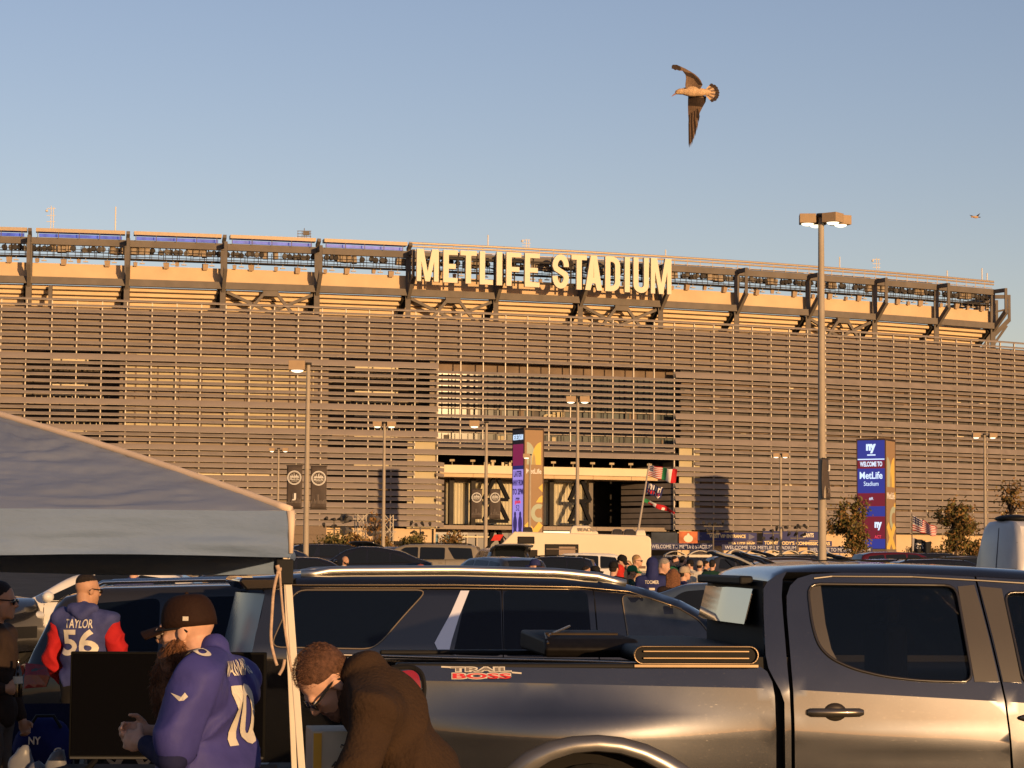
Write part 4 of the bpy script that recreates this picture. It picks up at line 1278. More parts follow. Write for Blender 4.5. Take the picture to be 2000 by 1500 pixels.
def panel_mb(outline, holes, step, fn, mi=0, lines=()):
    """triangulated panel in (u,v) with holes, lifted to 3D by fn(u,v)"""
    pts = []; edges = []
    for loop in [outline] + list(holes):
        rs = resample(loop, step); o = len(pts)
        pts += [Vector(p) for p in rs]; edges += [(o + i, o + (i + 1) % len(rs)) for i in range(len(rs))]
    for ln in lines:
        rs = [p for p in resample(ln, step, False) if in_poly(p[0], p[1], outline) and not any(in_poly(p[0], p[1], h) for h in holes)]
        o = len(pts); pts += [Vector(p) for p in rs]
        edges += [(o + i, o + i + 1) for i in range(len(rs) - 1) if (Vector(rs[i]) - Vector(rs[i + 1])).length < step * 1.6]
    near = [Vector(p) for ln in lines for p in resample(ln, step, False)]
    us = [p[0] for p in outline]; vs = [p[1] for p in outline]
    u = min(us) + step / 2
    while u < max(us):
        v = min(vs) + step / 2
        while v < max(vs):
            if in_poly(u, v, outline) and not any(in_poly(u, v, h) for h in holes) and not any((q - Vector((u, v))).length < step * .45 for q in near):
                pts.append(Vector((u, v)))
            v += step
        u += step
    vo, eo, fo, *_ = delaunay_2d_cdt(pts, edges, [], 0, 1e-5)
    mb = MB(); fs = []
    for f in fo:
        cx = sum(vo[i][0] for i in f) / len(f); cy = sum(vo[i][1] for i in f) / len(f)
        if in_poly(cx, cy, outline) and not any(in_poly(cx, cy, h) for h in holes):
            a = sum(vo[f[i - 1]][0] * vo[f[i]][1] - vo[f[i]][0] * vo[f[i - 1]][1] for i in range(len(f)))
            if abs(a) < 4e-3 * step * step: continue
            fs.append(tuple(f) if a > 0 else tuple(reversed(f)))
    mb.add([fn(p[0], p[1]) for p in vo], fs, mi)
    mb.uv = [tuple(p) for p in vo]
    return mb

def solid(o, th, off=-1):
    bm = bmesh.new(); bm.from_mesh(o.data); bd = {e.index for e in bm.edges if len(e.link_faces) == 1}; bm.free()
    for e in o.data.edges:
        if e.index in bd: e.use_edge_sharp = True
    m = o.modifiers.new('thick', 'SOLIDIFY'); m.thickness = th; m.offset = off
    return o

WHEEL = {}
def wheel_parts(parent, x, y, r, side, w=.22):
    key = (round(r, 3), w)
    if key not in WHEEL:
        mb = MB(); prof = [(r * .62, -w / 2), (r * .93, -w / 2), (r, -w * .32), (r, w * .32), (r * .93, w / 2), (r * .62, w / 2)]
        n = 28; rings = []
        for i in range(n):
            a = 2 * math.pi * i / n; rings.append([(p[0] * math.cos(a), p[1], p[0] * math.sin(a)) for p in prof])
        rings.append(rings[0]); mb.loft(rings, closed=True, caps=False); tm = mb.mesh('tyre'); tm.materials.append(rubber)
        mb = MB(); mb.tube([(0, -w * .42, 0), (0, -w * .30, 0)], [r * .14, r * .16], 12)
        for i in range(6):
            a = 2 * math.pi * i / 6; mb.beam((0, -w * .36, 0), (r * .62 * math.cos(a), -w * .36, r * .62 * math.sin(a)), .07, .05)
        n = 24
        for i in range(n):
            a, b = 2 * math.pi * i / n, 2 * math.pi * (i + 1) / n
            mb.beam((r * .62 * math.cos(a), -w * .36, r * .62 * math.sin(a)), (r * .62 * math.cos(b), -w * .36, r * .62 * math.sin(b)), .1, .03)
        mb.tube([(0, -.02, 0), (0, .05, 0)], r * .6, 20, mi=1)
        rmh = mb.mesh('rim'); rmh.materials.append(rimm); rmh.materials.append(trim_b)
        WHEEL[key] = (tm, rmh)
    tm, rmh = WHEEL[key]
    o = bpy.data.objects.new('wheel', tm); C.objects.link(o); o.parent = parent; o.location = (x, y, r); o.name = 'wheel'
    o.rotation_euler = (0, 0, 0 if side < 0 else math.pi)
    q = bpy.data.objects.new('rim', rmh); C.objects.link(q); q.parent = o
    return o

SHAPES = {
    'suv': dict(L=4.75, hw=.95, top=[(-2.37, .95), (-2.30, 1.15), (-2.08, 1.62), (-1.7, 1.71), (-.6, 1.74), (.25, 1.70), (.62, 1.58), (1.18, 1.12), (1.4, 1.06), (2.1, .96), (2.34, .78), (2.375, .6)],
                belt=[(-2.37, 1.0), (-2, 1.08), (0, 1.03), (1.2, 1.0), (2.1, .93), (2.375, .58)], wheels=(-1.42, 1.42, .37),
                win=[[(-2.0, 1.14), (-1.86, 1.56), (-1.2, 1.62), (-1.2, 1.11)], [(-1.13, 1.1), (-1.13, 1.62), (-.25, 1.65), (-.25, 1.08)], [(-.18, 1.07), (-.18, 1.65), (.28, 1.61), (.95, 1.12), (.9, 1.06)]], ws=(.36, 1.14), rw=(-2.27, -2.06)),
    'bigsuv': dict(L=5.35, hw=1.02, top=[(-2.67, 1.0), (-2.62, 1.3), (-2.42, 1.78), (-2.1, 1.86), (-.6, 1.89), (.55, 1.86), (.95, 1.74), (1.5, 1.28), (1.7, 1.22), (2.4, 1.15), (2.63, .95), (2.675, .65)],
                belt=[(-2.67, 1.02), (-2.4, 1.22), (0, 1.18), (1.5, 1.15), (2.4, 1.1), (2.675, .6)], wheels=(-1.6, 1.55, .4),
                win=[[(-2.3, 1.26), (-2.2, 1.72), (-1.2, 1.75), (-1.5, 1.26)], [(-1.1, 1.25), (-1.1, 1.74), (-.05, 1.76), (-.05, 1.24)], [(.03, 1.24), (.03, 1.76), (.6, 1.74), (1.3, 1.28), (1.25, 1.23)]], ws=(.7, 1.46), rw=(-2.58, -2.38)),
    'sedan': dict(L=4.8, hw=.92, top=[(-2.4, .75), (-2.36, .98), (-1.75, 1.07), (-1.0, 1.38), (-.45, 1.45), (.15, 1.44), (.5, 1.34), (1.15, .98), (1.35, .94), (2.1, .82), (2.36, .66), (2.4, .5)],
                belt=[(-2.4, .76), (-1.8, .98), (0, .93), (1.2, .9), (2.1, .8), (2.4, .48)], wheels=(-1.4, 1.4, .34),
                win=[[(-1.45, 1.02), (-.98, 1.3), (-.5, 1.36), (-.5, .99)], [(-.43, .98), (-.43, 1.37), (.12, 1.37), (.9, .99), (.85, .96)]], ws=(.22, 1.1), rw=(-1.7, -.98)),
    'fastback': dict(L=5.0, hw=.98, top=[(-2.5, .8), (-2.46, 1.08), (-2.0, 1.22), (-1.2, 1.53), (-.4, 1.66), (.2, 1.67), (.7, 1.55), (1.45, 1.08), (1.65, 1.02), (2.2, .9), (2.46, .7), (2.5, .5)],
                belt=[(-2.5, .82), (-1.8, 1.08), (0, 1.02), (1.4, .98), (2.2, .86), (2.5, .48)], wheels=(-1.45, 1.5, .38),
                win=[[(-1.7, 1.13), (-1.1, 1.40), (-.95, 1.44), (-.95, 1.08)], [(-.88, 1.08), (-.88, 1.46), (-.1, 1.56), (-.1, 1.05)], [(-.03, 1.05), (-.03, 1.56), (.3, 1.55), (1.15, 1.08), (1.1, 1.03)]], ws=(.3, 1.4), rw=(-2.0, -1.2)),
}

class Body:
    def __init__(self, sh, hs=1.0):
        self.__dict__.update(sh); self.hs = hs; self.zb = .26
    def ring(self, x):
        e = abs(x) / (self.L / 2)
        w = self.hw * (1 - .16 * max(0, (e - .72) / .28) ** 2.2)
        zt = lerp_tab(self.top, x); zl = min(lerp_tab(self.belt, x), zt - .012)
        zm = self.zb + (zl - self.zb) * .48
        gh = max(0, zt - zl); wr = max(w * .5, w * .955 - gh * .36 - .03)
        wq = w * .955
        pts = [(w * .8, self.zb), (w * .965, self.zb + .09), (w * .985, zm - .12), (w, zm + .08), (w * .99, zl - .10), (w * .975, zl - .03), (wq, zl)]
        for f in (.25, .5, .75, .9): pts.append((wq + (wr - wq) * f, zl + gh * f * .965))
        pts += [(wr * .955, zl + gh * .975), (wr * .86, zl + gh * .992), (wr * .5, zt + .002), (0, zt + .012)]
        return [(p[0], p[1] * (self.hs if p[1] > .5 else 1) + 0) for p in pts]
    def side_y(self, x, z):
        r = self.ring(x)[1:11]
        for (y0, z0), (y1, z1) in zip(r, r[1:]):
            if z0 <= z <= z1: return y0 + (y1 - y0) * (z - z0) / max(1e-6, z1 - z0)
        return r[-1][0] if z > r[-1][1] else r[0][0]
    def top_z(self, x, y):
        r = self.ring(x)[6:]
        for (y0, z0), (y1, z1) in zip(r, r[1:]):
            if y1 <= abs(y) <= y0: return z1 + (z0 - z1) * (abs(y) - y1) / max(1e-6, y0 - y1)
        return r[-1][1]

def strip_on(b, pts, sgn, w=.012, lift=.004):
    """thin bead along a polyline drawn on the side of a body"""
    mb = MB(); pp = [Vector((x, sgn * (b.side_y(x, z) + lift), z)) for x, z in resample(pts, .08, False)]
    mb.tube(pp, w / 2, 5); return mb

def car(shape, label, loc, rz, col, group='parked cars', scale=1.0, rails=False, gate=0, name='parked_car', cat='car', glass=None, lights=True, handles=True, rackcol=None):
    glass = glass or car_glass
    b = Body(SHAPES[shape]); t = thing(name, label, cat, loc, rz, group, scale)
    n = 56; rings = []
    for i in range(n + 1):
        f = i / n; x = -b.L / 2 + b.L * f
        r = b.ring(x); rings.append([(x, -p[0], p[1]) for p in r] + [(x, p[0], p[1]) for p in reversed(r[:-1])])
    mb = MB(); mb.loft(rings); mb.build('body', col, t, smooth=42)
    for wi, poly in enumerate(b.win):
        for s_ in (-1, 1):
            mb = panel_mb(round_poly(poly, .07), [], .12, lambda u, v: (u, s_ * (b.side_y(u, v) + .005), v)); mb.build('side_window', glass, t, smooth=True)
    for s_ in (-1, 1):
        p = b.win[0] + b.win[-1]
        zmin = [q for q in b.win[0]][0][1]
        x0, x1 = b.win[0][0][0], b.win[-1][-1][0]
        strip_on(b, [(x0, b.win[0][0][1] - .02), (x1, b.win[-1][-1][1] - .02)], s_, .018).build('belt_trim', trim_b if rackcol is None else chrome, t)
        for wi in range(1, len(b.win)):
            xg = b.win[wi][0][0] - .035; strip_on(b, [(xg, .42), (xg, b.win[wi][0][1] - .03)], s_, .012, .001).build('door_seam', trim_b, t)
        strip_on(b, [(b.win[-1][-1][0] + .04, .42), (b.win[-1][-1][0] + .04, b.win[-1][-1][1] - .05)], s_, .012, .001).build('door_seam', trim_b, t)
        if handles:
            for wi in range(len(b.win) - 1, max(-1, len(b.win) - 3), -1):
                xh = b.win[wi][0][0] + .14; zh = b.win[wi][0][1] - .15
                mb = MB(); mb.box((xh, s_ * (b.side_y(xh, zh) + .015), zh), (.2, .03, .03)); bevel(mb.build('door_handle', col, t), .01)
        xm = b.win[-1][-2][0] - .1; zm = b.win[-1][-2][1] + .03
        mb = MB(); mb.ball((xm, s_ * (b.hw + .1), zm), (.09, .13, .085), 12, 8); mb.build('wing_mirror', col, t, smooth=True)
    for nm, (xa, xb) in (('windscreen', b.ws), ('rear_window', b.rw)):
        def fn(u, v):
            x = xa + (xb - xa) * u; rr = b.ring(x); wy = rr[12][0] * .97
            y = -wy + 2 * wy * v; return (x, y, b.top_z(x, y) + .006)
        mb = MB(); mb.grid(fn, 8, 12); mb.build(nm, glass, t, smooth=True)
    xr, xf, wr = b.wheels
    for x in (xr, xf):
        for s_ in (-1, 1):
            yy = b.side_y(x, .5)
            mb = MB(); mb.tube([(x, s_ * (yy - .05), wr), (x, s_ * (yy + .006), wr)], wr * 1.13, 26); mb.build('wheel_arch', trim_b, t)
            wheel_parts(t, x, s_ * (yy - .09), wr, s_)
    if lights:
        for s_ in (-1, 1):
            zt = lerp_tab(b.belt, -b.L / 2 + .1) - .05
            mb = panel_mb([(-b.L / 2 + .02, zt - .14), (-b.L / 2 + .02, zt + .08), (-b.L / 2 + .28, zt + .06), (-b.L / 2 + .22, zt - .12)], [], .08, lambda u, v: (u, s_ * (b.side_y(u, v) + .006), v)); mb.build('tail_lamp', tail_r, t)
            mb = MB(); mb.box((-b.L / 2 - .005, s_ * b.hw * .66, zt - .03), (.03, .26, .18)); mb.build('tail_lamp', tail_r, t)
            zf = lerp_tab(b.belt, b.L / 2 - .2) - .12
            mb = MB(); mb.ball((b.L / 2 - .17, s_ * b.hw * .70, zf), (.16, .2, .09), 12, 8); mb.build('headlamp', head_w, t, smooth=True)
        mb = MB(); mb.box((b.L / 2 - .02, 0, .58), (.06, b.hw * 1.0, .2)); mb.build('grille', trim_b, t)
        mb = MB(); mb.box((-b.L / 2 - .012, 0, .7), (.02, .32, .16)); mb.build('number_plate', plate_w, t)
    if rails:
        for s_ in (-1, 1):
            mb = MB(); pp = []
            for i in range(15):
                x = b.rw[1] + .2 + (b.ws[0] - .15 - b.rw[1] - .2) * i / 14; rr = b.ring(x); yy = rr[12][0]
                pp.append((x, s_ * yy, b.top_z(x, yy) + (.05 if 0 < i < 14 else .005)))
            mb.tube(pp, .02, 8); mb.build('roof_rail', chrome if rails == 'c' else trim_b, t, smooth=True)
    if gate:
        xh = b.rw[1] + .05; zh = lerp_tab(b.top, xh) + .01; mb = MB(); L = 1.15; an = R(gate)
        def fg(u, v):
            s = L * u; y = (-b.hw * .78 + 2 * b.hw * .78 * v) * (1 - .05 * u)
            c = -.14 * math.sin(u * math.pi) - (.12 * max(0, u - .75) / .25)
            return (xh - s * math.cos(an) - c * math.sin(an) * 0, y, zh + s * math.sin(an) + c * -1 * .6 - .05 * (abs(2 * v - 1) ** 3))
        mb.grid(fg, 12, 10); solid(mb.build('tailgate', col, t, smooth=True), .05)
        def fg2(u, v):
            p = Vector(fg(.08 + .5 * u, .12 + .76 * v)); return p + Vector((0, 0, .004 + .05))
        mb = MB(); mb.grid(lambda u, v: Vector(fg(.08 + .5 * u, .12 + .76 * v)) + Vector((0, 0, -.055)), 6, 8); mb.build('tailgate_window', glass, t, smooth=True)
        for s_ in (-1, 1):
            mb = MB(); mb.tube([(xh - .1, s_ * b.hw * .72, zh - .35), (xh - .6 * math.cos(an), s_ * b.hw * .72, zh + .6 * math.sin(an) - .06)], .016, 6)
            mb.build('gas_strut', trim_b, t)
        mb = MB(); mb.box((-b.L / 2 + .12, 0, 1.1), (.1, b.hw * 1.5, .75)); mb.build('boot_opening', darkin, t)
    return t, b

def at_ground(px, Y, dx=0):
    return (P(px, 1095, Y).x + dx, Y, gz(Y))

silver = paint('silver', (.42, .42, .40)); pblack = paint('black', (.012, .012, .014), metal=0, rough=.2); pgrey = paint('graphite', (.055, .055, .058)); pgold = paint('champagne', (.36, .30, .20)); pwhite = paint('white', (.78, .76, .72), metal=0); pnavy = paint('navy', (.02, .028, .06)); pbrown = paint('umber', (.045, .032, .026)); pred = paint('maroon', (.12, .012, .015)); pblue = paint('steel_blue', (.10, .14, .2))

def build_cars():
    c = car
    # band of parked cars between the lot and the stadium
    c('fastback', 'black coupe roofed car with a man in white beside it', at_ground(716, 96), R(180), pblack, name='parked_car', scale=1.14)
    c('bigsuv', 'champagne coloured off-roader behind the black coupe roofed car', at_ground(822, 104), R(176), pgold, rails=True, gate=0, scale=1.08, handles=True)
    c('sedan', 'low dark car tucked behind the canopy leg', at_ground(610, 74), R(4), pblack, scale=1.08)
    c('suv', 'dark grey car whose rear window faces the lot below the motorhome', at_ground(960, 66), R(118), pgrey, scale=.97)
    c('suv', 'black crossover in front of the motorhome window', at_ground(1055, 84), R(172), pblack, rails=True, scale=.92)
    c('suv', 'white crossover right behind the black one by the motorhome', at_ground(1115, 94), R(180), pwhite, scale=.98)
    c('bigsuv', 'dark vehicle with raised tailgate left of the motorhome', at_ground(975, 92), R(100), pgrey, gate=8)
    c('suv', 'grey vehicle with raised tailgate above the champagne one', at_ground(775, 122), R(60), pgrey, gate=14, scale=1.1)
    c('suv', 'silver vehicle with raised tailgate beside the crowd', at_ground(1595, 64), R(6), silver, gate=16, scale=.96)
    c('suv', 'black vehicle with raised tailgate right of the silver one', at_ground(1660, 60), R(5), pblack, gate=16, scale=.97)
    c('suv', 'umber estate parked behind the raised black tailgate', at_ground(1572, 90), R(5), pbrown, rails=True, scale=.92)
    c('suv', 'dark vehicle with raised tailgate behind the tallest lamp post', at_ground(1770, 78), R(8), pblack, gate=14, scale=.93)
    c('suv', 'navy crossover roof seen over the pickup cab', at_ground(1715, 62), R(4), pnavy, rails=True, scale=.96)
    c('sedan', 'dark roof right of the navy crossover beyond the pickup', at_ground(1800, 80), R(3), pgrey, scale=1.05)
    c('suv', 'black roof nearest the white van', at_ground(1862, 74), R(6), pblack, rails=True, scale=.95)
    c('suv', 'maroon crossover under the dark flag', at_ground(1770, 100), R(10), pred, scale=1.05)
    c('suv', 'blue grey car whose bonnet shows beside the pickup cab', at_ground(1395, 27), R(168), pblue, scale=1.0)
    c('suv', 'silver car behind the canopy between its legs', at_ground(400, 62), R(8), silver, gate=6, scale=1.1)
    c('sedan', 'grey car half hidden behind the canopy post', at_ground(505, 52), R(8), pgrey, scale=1.05)
    extra = [('suv', 560, 88, 3, pnavy, 'navy roof just right of the canopy corner', 0), ('sedan', 905, 118, 175, pwhite, 'pale saloon roof right of the champagne off-roader', 0), ('bigsuv', 655, 128, 20, pblack, 'black off-roader behind the black coupe roofed car', 0),
             ('suv', 1475, 98, 12, pgrey, 'grey roof between the two raised tailgates', 0), ('suv', 1592, 108, 8, pblack, 'black roof left of the tallest lamp post', 14), ('sedan', 1690, 112, 5, silver, 'silver saloon roof right of the tallest lamp post', 0), ('bigsuv', 1835, 120, 4, pblack, 'black roof in front of the leafy tree', 0), ('suv', 1910, 104, 8, pgrey, 'grey roof touching the white van', 0), ]
    for sh, px, Y, an, colr, lab, gt in extra: c(sh, lab, at_ground(px, Y), R(an), colr, gate=gt, rails=(sh != 'sedan'), scale=.95 if px > 1300 else 1.04)
    # left, seen under the canopy
    c('sedan', 'white car with open door lines beneath the canopy at the left', at_ground(225, 41), R(178), pwhite, scale=1.15)
    c('bigsuv', 'black off-roader with bright grille at the left edge', at_ground(-215, 40), R(-20), pblack, scale=1.0)
    c('suv', 'charcoal crossover with roof rails behind the man in the numbered jersey', (P(577, 1095, 20.6).x, 20.8, 0), R(5), paint('charcoal', (.035, .035, .038)), rails='c', scale=.99, glass=black_glass, rackcol=1)
build_cars()

# ------------------------------------------------------------------ motorhome
def build_rv():
    Y = 105.0; x0 = P(1104, 1095, Y).x; g0 = gz(Y)
    t = thing('motorhome', 'long cream motorhome with roof units and a flag pole', 'motorhome', (x0, Y, g0))
    rvw = M('rv_cream', (.80, .70, .52), rough=.45, var=.03, vs=.8, coat=.2)
    def L(px, py): 
        p = P(px, py, Y); return (p.x - x0, p.z - g0)
    ol = [L(1004, 1038), L(1262, 1046), L(1268, 1048), L(1271.5, 1053), L(1272, 1062), (L(1272, 1100)[0], .55), (L(945, 1100)[0], .55), L(940, 1096), L(944, 1083), L(960, 1074), L(981, 1061)]
    mb = MB(); mb.prism(ol, 'y', 0, 2.4); bevel(mb.build('body', rvw, t, smooth=40), .06, 3)
    for (a, b, c_, d) in ((1011, 1044, 1048, 1062), (1064, 1130, 1063, 1097), (1180, 1200, 1120, 1122)):
        (xa, zb), (xb, zt) = L(a, d), L(b, c_)
        if c_ > 1110: continue
        mb = MB(); mb.box(((xa + xb) / 2, -.015, (zb + zt) / 2), (xb - xa, .04, zt - zb)); bevel(mb.build('window_frame', trim_b, t), .06, 3)
        mb = MB(); mb.box(((xa + xb) / 2, -.04, (zb + zt) / 2), (xb - xa - .1, .02, zt - zb - .1)); mb.build('window', car_glass, t)
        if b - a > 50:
            mb = MB(); mb.box(((xa + xb) / 2, -.052, zb + (zt - zb) * .72), (xb - xa - .12, .012, .03)); mb.box(((xa + xb) / 2 + .25, -.052, zb + (zt - zb) * .6), (.75, .012, .42)); mb.build('window_reflection_panel', M('rv_painted_reflection', (.35, .25, .18), rough=.6), t)  # brown bar and patch paint a reflection over the glass
    (xa, zb), (xb, zt) = L(992, 1090), L(1050, 1074)
    mb = MB(); mb.box(((xa + xb) / 2, -.015, (zb + zt) / 2), (xb - xa, .04, zt - zb)); bevel(mb.build('cab_window', car_glass, t), .08, 3)
    # roof units
    def unit(pa, pb, ya, yb, nm, mat=rvw, wid=.9):
        (xa, zb), (xb, zt) = L(pa, yb), L(pb, ya); xm = (xa + xb) / 2; w = xb - xa; h = zt - zb
        mb = MB(); rg = []
        for f, s_ in ((0, 1), (.4, .98), (.8, .86), (1, .66)): rg.append([(xm + sx * w / 2 * s_, 1.1 + sy * wid / 2 * s_, zb + h * f) for sx, sy in ((-1, -1), (1, -1), (1, 1), (-1, 1))])
        mb.loft(rg); return bevel(mb.build(nm, mat, t, smooth=40), .05, 2)
    unit(1114, 1158, 1026, 1043, 'air_conditioner'); unit(1135, 1170, 1036, 1044, 'roof_shroud'); unit(1243, 1263, 1034, 1048, 'satellite_dome')
    unit(1197, 1218, 1033, 1046, 'roof_vent', M('smoke_vent', (.05, .045, .04), rough=.15)); unit(1220, 1242, 1033, 1047, 'roof_vent', M('smoke_vent')); unit(1021, 1041, 1029, 1041, 'roof_vent', M('smoke_vent'))
    (xa, z) = L(1134, 1034); put_text(t, 'BEACH', (L(1146, 1034)[0], .62, z), .75, .16, M('rv_grey', (.3, .25, .2), rough=.6), bold=.02)
    for x in (-2.6, 2.4):
        for y in (.15, 2.25): wheel_parts(t, x, y, .4, -1 if y < 1 else 1)
    mb = MB(); mb.box((0, -.01, 1.05), (L(1272, 1100)[0] - L(945, 1100)[0] - .3, .02, .12)); mb.build('stripe', M('rv_brown', (.2, .12, .08), rough=.5), t)
build_rv()

# ------------------------------------------------------------------ white high van at the right edge
def build_van():
    Y = 48; g0 = gz(Y); W, H, L = 1.95, 2.72, 5.6
    # rear near corner is where the shaded doors meet the lit side
    c0 = P(1988, 1095, Y); th = R(62)     # the van points away from the camera to the right
    d = Vector((math.sin(th), math.cos(th) * .6, 0)).normalized(); ang = math.atan2(d.y, d.x)
    t = thing('high_roof_van', 'white high roof van cut by the right edge', 'van', (c0.x, Y, g0), ang)
    m_ = paint('van_white', (.62, .62, .64), metal=0, rough=.35, coat=.3)
    # local: rear face at x=0, right side at y=0, body extends +x and +y
    prof = [(.0, .3), (.0, 1.3), (.03, 1.9), (.14, 2.35), (.24, 2.6), (.42, H - .02), (.7, H), (W - .7, H), (W - .42, H - .02), (W - .24, 2.6), (W - .14, 2.35), (W - .03, 1.9), (W, 1.3), (W, .3)]
    rings = []
    for x, ins in ((0, .10), (.05, .03), (.2, 0), (3.6, 0), (L - 1.2, 0)):
        rings.append([(x + (.12 * max(0, (z - 1.2) / 1.5) if x < .1 else 0), y + (ins if y < W / 2 else -ins), z - ins * (1 if z > 2 else 0)) for y, z in prof])
    rings.append([(L, y * .9 + .1, .3 + (z - .3) * .4) for y, z in prof])
    mb = MB(); mb.loft(rings); mb.build('body', m_, t, smooth=38)
    mb = MB()
    for z in (1.95, 2.25): mb.tube([(.06 + .05 * (z - 1.2), .2, z), (.06 + .05 * (z - 1.2), W - .2, z)], .012, 5)
    mb.tube([(-.005, W / 2, .5), (-.002, W / 2, 1.3), (.12, W / 2, H - .15)], .012, 5); mb.build('door_seam', M('seam_grey', (.12, .13, .15), rough=.6), t)
    for s_ in (0, 1):
        mb = MB(); mb.box((-.03, .3 + s_ * (W - .6), 1.45), (.03, .55, .5)); mb.build('rear_window', car_glass, t)
        mb = MB(); mb.box((-.02, .06 + s_ * (W - .12), 1.0), (.05, .1, .5)); mb.build('tail_lamp', tail_r, t)
    mb = MB(); mb.ball((.45, W / 2, H + .05), (.35, .5, .09), 12, 8); mb.build('roof_vent', trim_b, t, smooth=True)
    mb = MB(); mb.box((2.3, -.012, 1.35), (1.8, .02, .02)); mb.box((1.3, -.012, 1.1), (.02, .02, 1.5)); mb.build('side_seam', M('seam_grey'), t)
    for x in (1.1, 4.5):
        for y in (.1, W - .1): wheel_parts(t, x, y, .36, -1 if y < 1 else 1)
build_van()
# ------------------------------------------------------------------ pickup truck in front
class Frame:
    """vertical side plane of a vehicle: local x runs along it, z is up, y=-hw is the side that faces the camera"""
    def __init__(self, px, Y, yaw_, hw, x_at=0.0, z0=0.0):
        self.yaw = yaw_; self.hw = hw
        d = Vector((math.cos(yaw_), math.sin(yaw_), 0)); n = Vector((math.sin(yaw_), -math.cos(yaw_), 0))
        p = P(px, 1095, Y); p.z = 0
        self.o = p - n * hw - d * x_at; self.d = d; self.n = n; self.o.z = z0
    def side(self, px, py, inset=0.0):
        v = ray(px, py); q = self.o + self.n * (self.hw - inset)
        s = (q - EYE).dot(self.n) / v.dot(self.n); w = EYE + v * s - self.o
        return (w.dot(self.d), w.z)
    def poly(self, pts, inset=0.0):
        return [self.side(x, y, inset) for x, y in pts]

